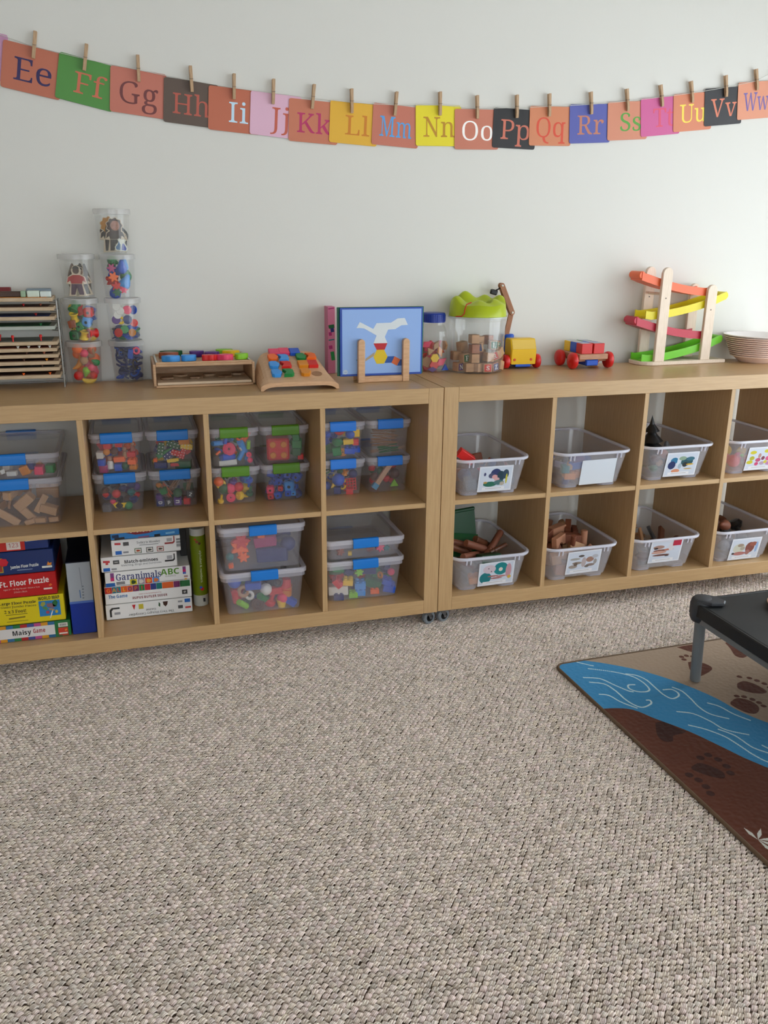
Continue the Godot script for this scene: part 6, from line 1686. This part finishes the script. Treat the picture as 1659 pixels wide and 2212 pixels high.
	part(f, "banner", plated("banner print", PackedVector2Array([Vector2(-0.05, 0.0), Vector2(-0.02, -0.009), Vector2(0.02, -0.007), Vector2(0.055, 0.003), Vector2(0.055, 0.02), Vector2(-0.05, 0.02)]), 0.0005), mat(Color(0.5, 0.1, 0.14), 0.5), xf(Vector3(-0.01, 0.022, fz)))
	for q in [[-0.078, 0.004, 0.03, 0.007, ink], [-0.09, 0.012, 0.02, 0.01, Color(0.07, 0.2, 0.35)], [0.036, 0.005, 0.018, 0.008, ink], [0.076, 0.01, 0.028, 0.006, Color(0.5, 0.75, 0.9)], [-0.005, 0.004, 0.034, 0.004, Color(0.55, 0.3, 0.45)]]:
		print_patch(f, "print", q[0], q[1], fz, q[2], q[3], q[4], 4)
	for k in 8:
		print_patch(f, "white_stroke", -0.042 + k * 0.0095, 0.026 + 0.001 * (k % 2), fz + 0.0003, 0.0045, 0.011, Color(0.9, 0.88, 0.86), -8 + 5 * (k % 4))

	var dark := thing("upright_carton", "dark upright carton on the white game boxes beside the lime tube", "carton", Vector3(-0.8275, LOW + 0.1648, -0.28))
	part(dark, "carton", box(Vector3(0.021, 0.13, 0.16), 0.001), mat(Color(0.1, 0.1, 0.11), 0.5), xf(Vector3(0, 0.065, 0)))
	part(dark, "carton_flap", box(Vector3(0.019, 0.002, 0.15), 0.0005), mat(Color(0.2, 0.2, 0.21), 0.5), xf(Vector3(0, 0.131, 0)))

	var t := thing("card_tube", "lime green cardboard tube with white ends standing beside the white game boxes", "tube", Vector3(-0.7825, LOW, -0.172))
	part(t, "tube_wall", lathe("card tube", [[0, 0], [0.0235, 0], [0.0245, 0.001], [0.0245, 0.27], [0.0235, 0.271], [0, 0.271]], 32), mat(Color(0.8, 0.8, 0.77), 0.5))
	part(t, "lime_label", lathe("lime label", [[0.0244, 0.039], [0.0248, 0.039], [0.0248, 0.247], [0.0244, 0.247]], 32), mat(Color(0.46, 0.53, 0.02), 0.45))
	var turn := Basis.from_euler(Vector3(0, deg_to_rad(-6), 0))
	lettering(t, "alphabet & numbers", 0.112, 0.0095, Color(0.85, 0.87, 0.75), Transform3D(turn * Basis.from_euler(Vector3(0, 0, -PI / 2)), turn * Vector3(0.006, 0.142, 0.0246)), false, false, 0.0012)
	for q in [["red", 0.007, 0.062, 0.012], ["blue", 0.003, 0.068, 0.009], ["rust", -0.002, 0.228, 0.01], ["brown", 0.006, 0.222, 0.009], ["red", -0.007, 0.236, 0.006]]:
		part(t, "print", plated("tube dot", circle(14, 0.5)[0], 0.0006), mat(C[q[0]], 0.45), xf(turn * Vector3(q[1], q[2], 0.0248 - q[1] * q[1] * 20.0 + (0.0 if q[0] == "red" else 0.0004)), Vector3(0, -6 + q[1] * 2300.0, 0), Vector3(q[3], q[3], 1)))
	print_patch(t, "dark_mark", 0.008, 0.022, 0.0236, 0.009, 0.013, ink)

	# the floor puzzle boxes in the end cell
	var gp := "floor puzzle boxes stacked in the end cell"
	z = -0.034
	var m := game_box("lowest game box of the end cell, white band between coloured squares", -1.432, -1.187, LOW, LOW + 0.054, z, 0.27, Color(0.12, 0.42, 0.2), Color(0.6, 0.5, 0.2), gp)
	var tones := [Color(0.12, 0.45, 0.24), Color(0.68, 0.12, 0.14), Color(0.25, 0.28, 0.55), Color(0.72, 0.28, 0.52), Color(0.82, 0.56, 0.08), Color(0.16, 0.4, 0.58)]
	for k in 11:
		print_patch(m, "coloured_square", -0.108 + k * 0.0195, 0.0475, fz, 0.019, 0.0115, tones[(k + 2) % 6])
		print_patch(m, "coloured_square", -0.108 + k * 0.0195, 0.0055, fz, 0.019, 0.0095, tones[(k + 2) % 6])
	print_patch(m, "white_band", -0.022, 0.0265, fz + 0.0002, 0.198, 0.032, Color(0.85, 0.83, 0.82))
	lettering(m, "Maisy", 0.052, 0.021, ink, xf(Vector3(-0.017, 0.025, fz + 0.0006)), false, true)
	lettering(m, "Game", 0.034, 0.014, Color(0.62, 0.12, 0.16), xf(Vector3(0.032, 0.0285, fz + 0.0006)), false, true)
	print_patch(m, "red_field", 0.1, 0.0165, fz, 0.028, 0.026, Color(0.78, 0.22, 0.15))
	print_patch(m, "barcode_sticker", 0.101, 0.039, fz + 0.0002, 0.027, 0.013, Color(0.85, 0.83, 0.8))
	for k in 9:
		print_patch(m, "barcode_bar", 0.092 + k * 0.0022, 0.039, fz + 0.0005, 0.0008 + 0.0004 * (k % 2), 0.007, ink)
	print_patch(m, "white_line", 0.1, 0.011, fz + 0.0003, 0.024, 0.005, Color(0.9, 0.85, 0.8))
	print_patch(m, "orange_spot", 0.108, 0.021, fz + 0.0003, 0.007, 0.005, Color(0.9, 0.55, 0.15), 40)

	var y := game_box("yellow floor puzzle box with a small blue world map", -1.43, -1.198, LOW + 0.054, LOW + 0.141, z, 0.26, Color(0.85, 0.76, 0.03), Color(0.8, 0.68, 0.03), gp)
	lettering(y, "Large Floor Puzzle", 0.102, 0.0115, ink, xf(Vector3(-0.014, 0.0695, fz), Vector3(0, 0, -1)), true, true)
	lettering(y, "Giant Jumbo Pieces", 0.098, 0.009, Color(0.2, 0.19, 0.14), xf(Vector3(-0.012, 0.0585, fz), Vector3(0, 0, -1)), true)
	lettering(y, "2 x 3 Foot!", 0.06, 0.0105, Color(0.16, 0.15, 0.12), xf(Vector3(-0.023, 0.044, fz), Vector3(0, 0, -1)), true, true)
	print_patch(y, "small_print", -0.02, 0.034, fz, 0.06, 0.002, Color(0.5, 0.44, 0.1))
	print_patch(y, "signature", -0.02, 0.023, fz, 0.046, 0.0045, Color(0.5, 0.43, 0.08), 3)
	print_patch(y, "small_print", -0.02, 0.012, fz, 0.06, 0.0018, Color(0.55, 0.48, 0.1))
	lettering(y, "WORLD MAP", 0.06, 0.0105, Color(0.12, 0.18, 0.1), xf(Vector3(0.074, 0.0775, fz)), false, true)
	print_patch(y, "map_print", 0.074, 0.044, fz, 0.06, 0.05, Color(0.13, 0.47, 0.7))
	for q in [[0.056, 0.059, 0.016, 0.012, Color(0.6, 0.6, 0.25)], [0.061, 0.045, 0.01, 0.016, Color(0.3, 0.5, 0.3)], [0.078, 0.052, 0.014, 0.026, Color(0.5, 0.36, 0.4)], [0.09, 0.058, 0.022, 0.014, Color(0.12, 0.4, 0.2)], [0.067, 0.031, 0.01, 0.01, Color(0.62, 0.22, 0.3)], [0.092, 0.031, 0.01, 0.008, Color(0.75, 0.65, 0.15)], [0.077, 0.024, 0.03, 0.003, Color(0.85, 0.85, 0.85)], [0.079, 0.039, 0.007, 0.018, Color(0.6, 0.5, 0.35)]]:
		part(y, "land_print", plated("land print", scallop(1.0, 1.0, 5), 0.0004), mat(q[4], 0.5), xf(Vector3(q[0], q[1], fz + 0.0003), Vector3(0, 0, q[0] * 900), Vector3(q[2], q[3], 1)))

	var r := game_box("red floor puzzle box lettered 7 Ft.", -1.43, -1.213, LOW + 0.141, LOW + 0.215, z, 0.26, Color(0.72, 0.035, 0.05), Color(0.6, 0.03, 0.04), gp)
	lettering(r, "7 Ft. Floor Puzzle", 0.152, 0.019, Color(0.9, 0.86, 0.84), xf(Vector3(0.012, 0.048, fz), Vector3(0, 0, 2)), false, true)
	lettering(r, "Ages 3+ • 48 Big Pieces! • 84cm x 7cm", 0.1, 0.0058, Color(0.87, 0.7, 0.66), xf(Vector3(0.01, 0.028, fz)))
	lettering(r, "213cm x 36cm", 0.036, 0.005, Color(0.87, 0.7, 0.66), xf(Vector3(0.006, 0.0185, fz)))
	print_patch(r, "white_line", 0.083, 0.021, fz, 0.024, 0.005, Color(0.88, 0.8, 0.76))
	print_patch(r, "orange_spot", 0.091, 0.032, fz, 0.008, 0.006, Color(0.88, 0.4, 0.15), 40)
	print_patch(r, "green_mark", -0.055, 0.012, fz, 0.006, 0.014, Color(0.1, 0.4, 0.2))

	var u := game_box("dark blue floor puzzle box above the red one", -1.43, -1.2135, LOW + 0.215, LOW + 0.288, z, 0.26, Color(0.06, 0.16, 0.38), Color(0.05, 0.12, 0.3), gp)
	lettering(u, "Jumbo Floor Puzzle", 0.078, 0.0125, Color(0.88, 0.88, 0.86), xf(Vector3(0.026, 0.024, fz), Vector3(0, 0, 2)), false, true)
	print_patch(u, "small_print", 0.026, 0.0135, fz, 0.042, 0.0022, Color(0.55, 0.6, 0.7))
	print_patch(u, "white_line", 0.088, 0.0165, fz, 0.028, 0.006, Color(0.86, 0.85, 0.8))
	part(u, "orange_spark", plated("spark print", PackedVector2Array([Vector2(-0.006, -0.004), Vector2(0.006, -0.005), Vector2(0.008, 0.004), Vector2(0.001, 0.002), Vector2(-0.002, 0.008)]), 0.0005), mat(Color(0.85, 0.5, 0.1), 0.5), xf(Vector3(0.094, 0.0255, fz)))
	part(u, "red_burst", plated("burst print", scallop(0.026, 0.024, 7), 0.0006), mat(Color(0.78, 0.08, 0.16), 0.5), xf(Vector3(-0.03, 0.041, fz + 0.0004)))
	print_patch(u, "picture_square", -0.047, 0.032, fz, 0.03, 0.045, Color(0.7, 0.6, 0.15))
	print_patch(u, "picture_inner", -0.047, 0.032, fz + 0.0002, 0.025, 0.039, Color(0.6, 0.16, 0.1))
	part(u, "picture_figure", plated("fig print", scallop(0.014, 0.013, 3), 0.0005), mat(Color(0.15, 0.4, 0.18), 0.5), xf(Vector3(-0.046, 0.028, fz + 0.0005)))

	var v := game_box("topmost puzzle box of the end cell, red at one end and blue at the other", -1.43, -1.223, LOW + 0.289, LOW + 0.326, z, 0.25, Color(0.07, 0.17, 0.42), Color(0.06, 0.13, 0.32), gp)
	print_patch(v, "red_field", -0.032, 0.018, fz, 0.142, 0.034, Color(0.74, 0.13, 0.08))
	print_patch(v, "white_sticker", 0.008, 0.0175, fz + 0.0003, 0.038, 0.026, Color(0.85, 0.8, 0.76))
	lettering(v, "123", 0.026, 0.013, Color(0.7, 0.3, 0.3), xf(Vector3(0.008, 0.018, fz + 0.0006)), false)
	print_patch(v, "white_stroke", 0.067, 0.029, fz, 0.05, 0.0035, Color(0.85, 0.87, 0.9), 2)

	var w := thing("upright_box", "upright box, white above and bright blue below, beside the floor puzzles", "box", Vector3(-1.148, LOW, -0.038))
	part(w, "blue_half", box(Vector3(0.07, 0.106, 0.23), 0.001), mat(Color(0.02, 0.19, 0.6), 0.35), xf(Vector3(0, 0.053, -0.115)))
	part(w, "white_half", box(Vector3(0.0695, 0.128, 0.2295), 0.001), mat(Color(0.66, 0.68, 0.71), 0.4), xf(Vector3(0, 0.17, -0.115)))
	part(w, "dark_top", box(Vector3(0.07, 0.003, 0.23), 0.0005), mat(Color(0.06, 0.08, 0.16), 0.4), xf(Vector3(0, 0.235, -0.115)))
	print_patch(w, "pale_stripe", 0, 0.105, fz, 0.07, 0.007, Color(0.32, 0.45, 0.74))
	print_patch(w, "grey_line", 0.004, 0.185, fz, 0.0022, 0.066, Color(0.55, 0.57, 0.6), 2)
	print_patch(w, "blue_line", -0.002, 0.132, fz, 0.0025, 0.026, Color(0.25, 0.42, 0.62), 2)
	for k in 5:
		print_patch(w, "grey_letter", 0.006 + 0.0004 * k, 0.118 + k * 0.0095, fz, 0.005, 0.0035 + 0.001 * (k % 2), Color(0.45, 0.48, 0.5))
	var fo := thing("black_binder", "black binder standing behind the white and blue box", "binder", Vector3(-1.155, LOW, -0.36))
	for k in [-1, 1]:
		part(fo, "cover", box(Vector3(0.004, 0.31, 0.07), 0.001), mat(Color(0.03, 0.03, 0.035), 0.4), xf(Vector3(0.039 * k, 0.155, -0.005)))
	part(fo, "spine", box(Vector3(0.082, 0.31, 0.004), 0.001), mat(Color(0.03, 0.03, 0.035), 0.4), xf(Vector3(0, 0.155, 0.032)))
	part(fo, "spine_strip", box(Vector3(0.014, 0.29, 0.001)), mat(Color(0.16, 0.17, 0.18), 0.35), xf(Vector3(-0.022, 0.16, 0.0345)))


# ------------------------------------------------------------------ open bins in the second unit

func label_picture(dots: Array, ground: Color) -> ImageTexture:
	var im := Image.create_empty(168, 118, false, Image.FORMAT_RGB8)
	im.fill(Color(0.88, 0.89, 0.92))
	im.fill_rect(Rect2i(6, 6, 156, 106), ground)
	for d in dots:
		paint_dot(im, Vector2(d[0], d[1]), d[2], d[3], d[4])
	im.fill_rect(Rect2i(22, 98, 112, 13), Color(0.9, 0.9, 0.92))
	for k in 16:
		im.fill_rect(Rect2i(40 + k * 5, 103, 3, 3), Color(0.6, 0.6, 0.63))
	return ImageTexture.create_from_image(im)


func open_bin(label: String, x: float, y: float, zf: float, card_x: float, card_y: float, card_lean: float, picture: Texture2D) -> Node3D:
	var o := thing("open_bin", label, "bin", Vector3(x, y, zf), 0.0, "open translucent bins with labels")
	var clear := mat(Color(0.93, 0.93, 0.97, 0.15), 0.2, 0.0, 0.45)
	var base := 0.236
	var brim := 0.282
	var deep := 0.34
	var h := 0.129
	var lean := (brim - base) / 2
	var zc := -deep / 2
	var foot := ring(base, deep, 0.03, 5)
	var top := ring(brim, deep + 2 * lean, 0.042, 5)
	var shrink := func(r: Array, by: float) -> PackedVector2Array:
		var q := PackedVector2Array()
		for i in r[0].size():
			q.append(r[0][i] - r[1][i] * by)
		return q
	var s := begin()
	var at := xf(Vector3(0, 0, zc))
	loft(s, [[shrink.call(foot, 0.003), 0.009], [foot[0], 0.012], [top[0], h], [shrink.call(top, 0.0018), h], [shrink.call(foot, 0.0018), 0.0135]], foot[1], false, at)
	cap(s, shrink.call(foot, 0.003), 0.009, -1.0, at)
	cap(s, shrink.call(foot, 0.0018), 0.0135, 1.0, at)
	part(o, "tub", s.commit(), clear)
	var rs := begin()
	loft(rs, [[shrink.call(top, -0.0002), h - 0.007], [shrink.call(top, -0.0075), h - 0.006], [shrink.call(top, -0.009), h - 0.003], [shrink.call(top, -0.009), h + 0.001], [shrink.call(top, -0.007), h + 0.003], [shrink.call(top, 0.0), h + 0.003], [shrink.call(top, 0.0022), h], [shrink.call(top, 0.0022), h - 0.004]], top[1], false, at)
	part(o, "rim", rs.commit(), mat(Color(0.95, 0.95, 1.0, 0.62), 0.2))
	var ribs := begin()
	for k in [-0.098, -0.083, 0.083, 0.098]:
		boxed(ribs, Vector3(0.004, 0.018, 0.006), 0.001, xf(Vector3(k, h - 0.015, lean + 0.0005), Vector3(11, 0, 0)))
	part(o, "rim_ribs", ribs.commit(), mat(Color(0.95, 0.95, 1.0, 0.65), 0.2))
	for k in [-1, 1]:
		var f := ring(0.068, deep - 0.03, 0.02, 4)
		var fs := begin()
		loft(fs, [[shrink.call(f, 0.0), 0.0], [f[0], 0.011]], f[1], false, xf(Vector3(k * 0.074, 0, zc + 0.006)))
		cap(fs, f[0], 0.0, -1.0, xf(Vector3(k * 0.074, 0, zc + 0.006)))
		part(o, "foot", fs.commit(), mat(Color(0.9, 0.9, 0.97, 0.35), 0.2))
	var slant := rad_to_deg(atan2(lean, h - 0.012))
	var c := part(o, "label_card", box(Vector3(0.134, 0.094, 0.0007)), mat(Color(0.85, 0.87, 0.9), 0.5), xf(Vector3(card_x, card_y, lean * (card_y - 0.012) / (h - 0.012) + 0.0016), Vector3(slant, 0, card_lean)))
	if picture:
		var q := QuadMesh.new()
		q.size = Vector2(0.133, 0.093)
		var m := StandardMaterial3D.new()
		m.albedo_texture = picture
		m.roughness = 0.45
		part(c, "printed_picture", q, m, xf(Vector3(0, 0, 0.0006)))
	return o


func open_bins() -> void:
	var w := Color(0.8, 0.83, 0.88)
	var pics := [
		[[84, 34, 26, 22, Color(0.2, 0.24, 0.42)], [64, 44, 16, 12, Color(0.3, 0.32, 0.44)], [110, 50, 20, 26, Color(0.16, 0.26, 0.32)], [134, 40, 16, 22, Color(0.2, 0.28, 0.36)], [80, 50, 14, 10, Color(0.84, 0.62, 0.62)], [92, 62, 14, 8, Color(0.84, 0.66, 0.66)], [60, 84, 34, 12, Color(0.16, 0.42, 0.34)], [104, 78, 26, 12, Color(0.3, 0.45, 0.46)], [140, 62, 5, 24, Color(0.78, 0.74, 0.24)], [30, 36, 6, 8, Color(0.25, 0.26, 0.4)], [120, 84, 12, 9, Color(0.7, 0.66, 0.6)], [36, 76, 10, 5, Color(0.7, 0.55, 0.3)]],
		[[44, 40, 20, 16, Color(0.16, 0.45, 0.6)], [34, 62, 20, 20, Color(0.1, 0.18, 0.38)], [68, 44, 9, 24, Color(0.82, 0.86, 0.9)], [78, 68, 10, 14, Color(0.62, 0.7, 0.76)], [112, 48, 32, 20, Color(0.14, 0.32, 0.36)], [128, 34, 22, 10, Color(0.2, 0.42, 0.5)], [104, 62, 14, 12, Color(0.13, 0.16, 0.18)], [60, 92, 22, 10, Color(0.84, 0.56, 0.42)], [130, 62, 20, 4, Color(0.84, 0.66, 0.22)], [124, 84, 22, 3, Color(0.75, 0.62, 0.38)], [86, 30, 20, 10, Color(0.55, 0.65, 0.55)]],
		[[30, 26, 18, 9, Color(0.8, 0.75, 0.1)], [30, 56, 14, 11, Color(0.7, 0.68, 0.15)], [22, 76, 18, 9, Color(0.78, 0.74, 0.12)], [106, 22, 16, 9, Color(0.8, 0.75, 0.1)], [70, 44, 9, 12, Color(0.72, 0.55, 0.5)], [66, 66, 15, 10, Color(0.74, 0.3, 0.44)], [92, 58, 10, 10, Color(0.5, 0.2, 0.28)], [62, 86, 11, 9, Color(0.78, 0.22, 0.42)], [92, 84, 14, 9, Color(0.7, 0.6, 0.68)], [124, 60, 18, 12, Color(0.82, 0.3, 0.5)], [130, 86, 16, 10, Color(0.75, 0.5, 0.7)], [110, 78, 10, 8, Color(0.8, 0.74, 0.2)]],
		[[104, 36, 34, 32, Color(0.07, 0.5, 0.52)], [104, 40, 10, 10, Color(0.84, 0.8, 0.76)], [34, 78, 28, 28, Color(0.08, 0.47, 0.5)], [142, 50, 14, 36, Color(0.76, 0.58, 0.62)], [70, 72, 26, 4, Color(0.66, 0.42, 0.4)], [86, 84, 30, 4, Color(0.62, 0.4, 0.4)], [110, 76, 24, 4, Color(0.7, 0.45, 0.44)], [50, 34, 30, 22, Color(0.8, 0.74, 0.78)], [60, 46, 3, 3, Color(0.3, 0.3, 0.32)], [46, 30, 3, 3, Color(0.3, 0.3, 0.32)], [148, 84, 9, 9, Color(0.82, 0.66, 0.28)]],
		[[40, 40, 26, 6, Color(0.64, 0.62, 0.6)], [52, 62, 24, 7, Color(0.56, 0.5, 0.46)], [34, 80, 22, 9, Color(0.62, 0.57, 0.54)], [70, 26, 15, 6, Color(0.34, 0.3, 0.29)], [86, 60, 12, 26, Color(0.72, 0.66, 0.66)], [116, 48, 20, 14, Color(0.62, 0.48, 0.42)], [122, 78, 22, 7, Color(0.52, 0.45, 0.42)], [140, 34, 16, 10, Color(0.7, 0.7, 0.73)], [46, 68, 10, 9, Color(0.4, 0.34, 0.3)], [104, 84, 12, 6, Color(0.4, 0.36, 0.34)], [144, 62, 9, 14, Color(0.6, 0.58, 0.57)]],
		[[44, 34, 30, 10, Color(0.66, 0.52, 0.47)], [30, 40, 12, 5, Color(0.2, 0.16, 0.15)], [60, 52, 44, 5, Color(0.48, 0.28, 0.22)], [50, 62, 40, 8, Color(0.78, 0.6, 0.54)], [64, 78, 46, 5, Color(0.42, 0.26, 0.22)], [100, 50, 26, 5, Color(0.74, 0.45, 0.36)], [96, 84, 12, 3, Color(0.25, 0.24, 0.26)], [112, 34, 16, 24, Color(0.84, 0.82, 0.84)]],
		[[50, 54, 34, 26, Color(0.78, 0.78, 0.72)], [56, 38, 18, 9, Color(0.62, 0.55, 0.48)], [112, 54, 26, 30, Color(0.5, 0.28, 0.25)], [130, 36, 22, 12, Color(0.6, 0.34, 0.28)], [58, 84, 36, 10, Color(0.68, 0.44, 0.42)], [22, 82, 8, 6, Color(0.2, 0.18, 0.2)], [104, 80, 14, 14, Color(0.62, 0.42, 0.4)], [150, 54, 8, 30, Color(0.55, 0.66, 0.82)], [70, 56, 14, 10, Color(0.66, 0.62, 0.56)]],
	]
	var im := []
	for k in pics.size():
		im.append(label_picture(pics[k], w))
	open_bin("open bin labelled with a figure-and-toys picture in the first upper cube", 0.19, MID, -0.033, 0.012, 0.059, 0.0, im[0]).scale.x = 0.92
	open_bin("open bin carrying a blank white card", 0.57, MID, -0.032, 0.02, 0.057, 1.0, null)
	open_bin("open bin labelled with a picture of blue sea animals", 0.921, MID, -0.042, 0.014, 0.059, 0.0, im[1])
	open_bin("open bin labelled with yellow and pink toy pictures", 1.275, MID, -0.044, 0.01, 0.058, 0.0, im[2])
	open_bin("open bin with green boards and logs in the first lower cube", 0.2025, LOW, -0.033, 0.02, 0.06, 1.5, im[3])
	open_bin("open bin piled with brown wooden blocks", 0.5535, LOW, -0.032, 0.0085, 0.069, 1.0, im[4])
	var high := open_bin("open bin whose picture card sits high with a red corner", 0.905, LOW, -0.033, -0.003, 0.077, 0.5, im[5])
	open_bin("open bin labelled with a picture of brown animals", 1.257, LOW, -0.034, 0.005, 0.05, 0.0, im[6])
	part(high, "red_corner", box(Vector3(0.034, 0.026, 0.0005)), mat(Color(0.72, 0.12, 0.24), 0.5), xf(Vector3(0.04, 0.111, 0.0224), Vector3(11, 0, 0)))
	var inside := func(x: float, y: float, zf: float) -> Array:
		return [x - 0.104, x + 0.104, y + 0.017, y + 0.14, zf - 0.004, zf - 0.3]
	# what lies in them
	fill("the first upper open bin", inside.call(0.19, MID, -0.035), [["block", "red", 0.1, 0.115, 0.06, -35, "long red block"], ["ball", "brown", 0.3, 0.05, 0.04, 0], ["ball", "pink", 0.45, 0.03, 0.045, 0], ["cube", "grey", 0.2, 0.02, 0.05, 10], ["gem", "red", 0.36, 0.06, 0.04, 0], ["ball", "navy", 0.55, 0.09, 0.03, 0], ["cube", "brown", 0.7, 0.085, 0.03, 20]], ["gem", "ball", "cube"], ["brown", "grey", "rust", "navy"], 16, 0.05, 0.9)
	fill("the blank-card bin", inside.call(0.57, MID, -0.032), [["brick", "amber", 0.15, 0.026, 0.04, 0], ["brick", "amber", 0.34, 0.03, 0.04, 5, "second amber stud brick"], ["block", "blue", 0.28, 0.06, 0.05, 10], ["ball", "tan", 0.12, 0.055, 0.026, 0], ["block", "purple", 0.3, 0.078, 0.04, 0], ["block", "navy", 0.09, 0.012, 0.04, 70], ["cube", "teal", 0.06, 0.05, 0.034, 0]], ["brick", "block"], ["blue", "amber", "grey", "navy"], 10, 0.05, 0.9)
	fill("the sea animal bin", inside.call(0.921, MID, -0.042), [["ball", "rust", 0.3, 0.075, 0.034, 0], ["gem", "brown", 0.15, 0.06, 0.04, 0], ["gem", "tan", 0.22, 0.045, 0.036, 0], ["gem", "dark green", 0.12, 0.025, 0.04, 0], ["ball", "grey", 0.85, 0.035, 0.036, 0]], ["gem", "pear"], ["brown", "grey", "dark green", "black"], 16, 0.05, 0.9)
	toy("tree", "black", "black toy fir tree sticking up out of the sea animal bin", "", Vector3(0.864, MID + 0.115, -0.12), 0.185, Vector3(0, 0, 5))
	fill("the yellow-and-pink picture bin", inside.call(1.275, MID, -0.044), [["ball", "red", 0.1, 0.028, 0.048, 0, "shiny red ball"], ["gem", "amber", 0.28, 0.045, 0.022, 0], ["gem", "lime", 0.22, 0.05, 0.018, 0]], ["ball", "gem"], ["pink", "yellow", "grey"], 9, 0.045, 0.9)
	# logs and green boards
	fill("the log bin", inside.call(0.2025, LOW, -0.033), [["brick", "amber", 0.27, 0.016, 0.04, 8], ["round bar", "chestnut", 0.12, 0.07, 0.07, 60]], ["round bar"], ["chestnut", "brown", "light brown"], 26, 0.09, 0.75)
	for e in [[-0.085, 0.128, -0.07, 64, 24, 0.12, "nearest the unit's end"], [-0.05, 0.13, -0.1, 70, 10, 0.14, "beneath the green roof"], [-0.02, 0.136, -0.062, 66, 18, 0.13, "in the middle"], [0.012, 0.138, -0.09, 60, 30, 0.12, "sloping up to the back"], [0.045, 0.14, -0.075, -62, 40, 0.12, "leaning the other way"], [-0.06, 0.118, -0.035, 78, 40, 0.12, "lowest at the front"], [0.05, 0.128, -0.05, -80, 20, 0.08, "lowest beside the green panel"]]:
		toy("round bar", "chestnut" if e[3] % 4 != 0 else "brown", "brown notched log in the log bin, %s" % e[6], "logs piled in the log bin", Vector3(0.2025 + e[0], LOW + e[1], -0.033 + e[2]), e[5], Vector3(0, e[4], e[3]))
	var roof := thing("green_roof", "folded dark green toy roof standing up in the log bin", "roof", Vector3(0.155, LOW + 0.118, -0.17))
	roof.rotation_degrees = Vector3(-8, 6, 3)
	part(roof, "panel", box(Vector3(0.13, 0.15, 0.006), 0.001), mat(Color(0.01, 0.25, 0.11), 0.4), xf(Vector3(-0.01, 0.055, 0)))
	part(roof, "lower_panel", box(Vector3(0.13, 0.09, 0.006), 0.001), mat(Color(0.02, 0.3, 0.13), 0.4), xf(Vector3(-0.02, 0.01, 0.03), Vector3(-32, 0, -14)))
	part(roof, "ridge", box(Vector3(0.13, 0.012, 0.014), 0.003), mat(Color(0.01, 0.25, 0.11), 0.4), xf(Vector3(-0.01, 0.13, 0.002)))
	var panel := thing("green_panel", "small dark green panel lying at the front of the log bin", "panel", Vector3(0.2, LOW + 0.112, -0.042), 4.0)
	panel.rotation_degrees.x = -12
	part(panel, "board", box(Vector3(0.075, 0.03, 0.05), 0.002), mat(Color(0.01, 0.22, 0.1), 0.45))
	# brown wooden blocks heaped
	fill("the brown block bin", inside.call(0.5535, LOW, -0.032), [["cube", "light brown", 0.2, 0.02, 0.05, 0], ["block", "light brown", 0.4, 0.03, 0.06, 5], ["cube", "tan", 0.1, 0.06, 0.045, 10], ["block", "tan", 0.3, 0.07, 0.055, -10]], ["arch", "block", "cube", "log"], ["chestnut", "tan", "light brown"], 40, 0.056, 0.95)
	for e in [["log", "light brown", 0.045, 0.132, -0.06, 0.06, 0, "standing cylinder nearest the bin's free side"], ["block", "chestnut", 0.0, 0.13, -0.075, 0.07, -14, "block leaning in the middle of the heap"], ["arch", "light brown", -0.06, 0.132, -0.055, 0.06, 30, "arch at the front of the heap"], ["block", "light brown", -0.03, 0.146, -0.13, 0.07, 20, "topmost block of the heap"], ["arch", "chestnut", 0.022, 0.146, -0.14, 0.06, 60, "arch behind the topmost block"], ["cube", "chestnut", -0.08, 0.14, -0.11, 0.046, 40, "cube beside the divider"], ["log", "chestnut", -0.012, 0.136, -0.035, 0.045, 70, "cylinder lying at the front rim"]]:
		toy(e[0], e[1], "%s wooden %s" % ["dark brown" if e[1] == "chestnut" else "light brown", e[7]], "blocks heaped in the brown block bin", Vector3(0.5535 + e[2], LOW + e[3], -0.032 + e[4]), e[5], Vector3(0, e[6], 0 if e[6] == 0 else e[6] * 0.3))
	fill("the high-card bin", inside.call(0.905, LOW, -0.033), [["gem", "brown", 0.16, 0.03, 0.05, 0], ["plank", "grey", 0.3, 0.01, 0.08, 4]], ["plank", "stick"], ["brown", "grey", "tan"], 14, 0.07, 0.9)
	fill("the brown animal bin", inside.call(1.257, LOW, -0.034), [["pear", "grey", 0.2, 0.04, 0.06, 60], ["pear", "navy", 0.4, 0.03, 0.06, 100]], ["pear", "gem"], ["brown", "black", "grey"], 16, 0.06, 0.9)
	for e in [["brown", -0.08, 0.135, -0.1, 100, "dark brown egg-shaped animal beside the divider"], ["chestnut", -0.05, 0.128, -0.06, 70, "orange-brown egg-shaped animal"], ["black", -0.085, 0.14, -0.15, 40, "black egg-shaped animal at the back"]]:
		toy("pear", e[0], "%s heaped in the brown animal bin" % e[5], "animals heaped in the brown animal bin", Vector3(1.257 + e[1], LOW + e[2], -0.034 + e[3]), 0.062, Vector3(0, 30, e[4]))
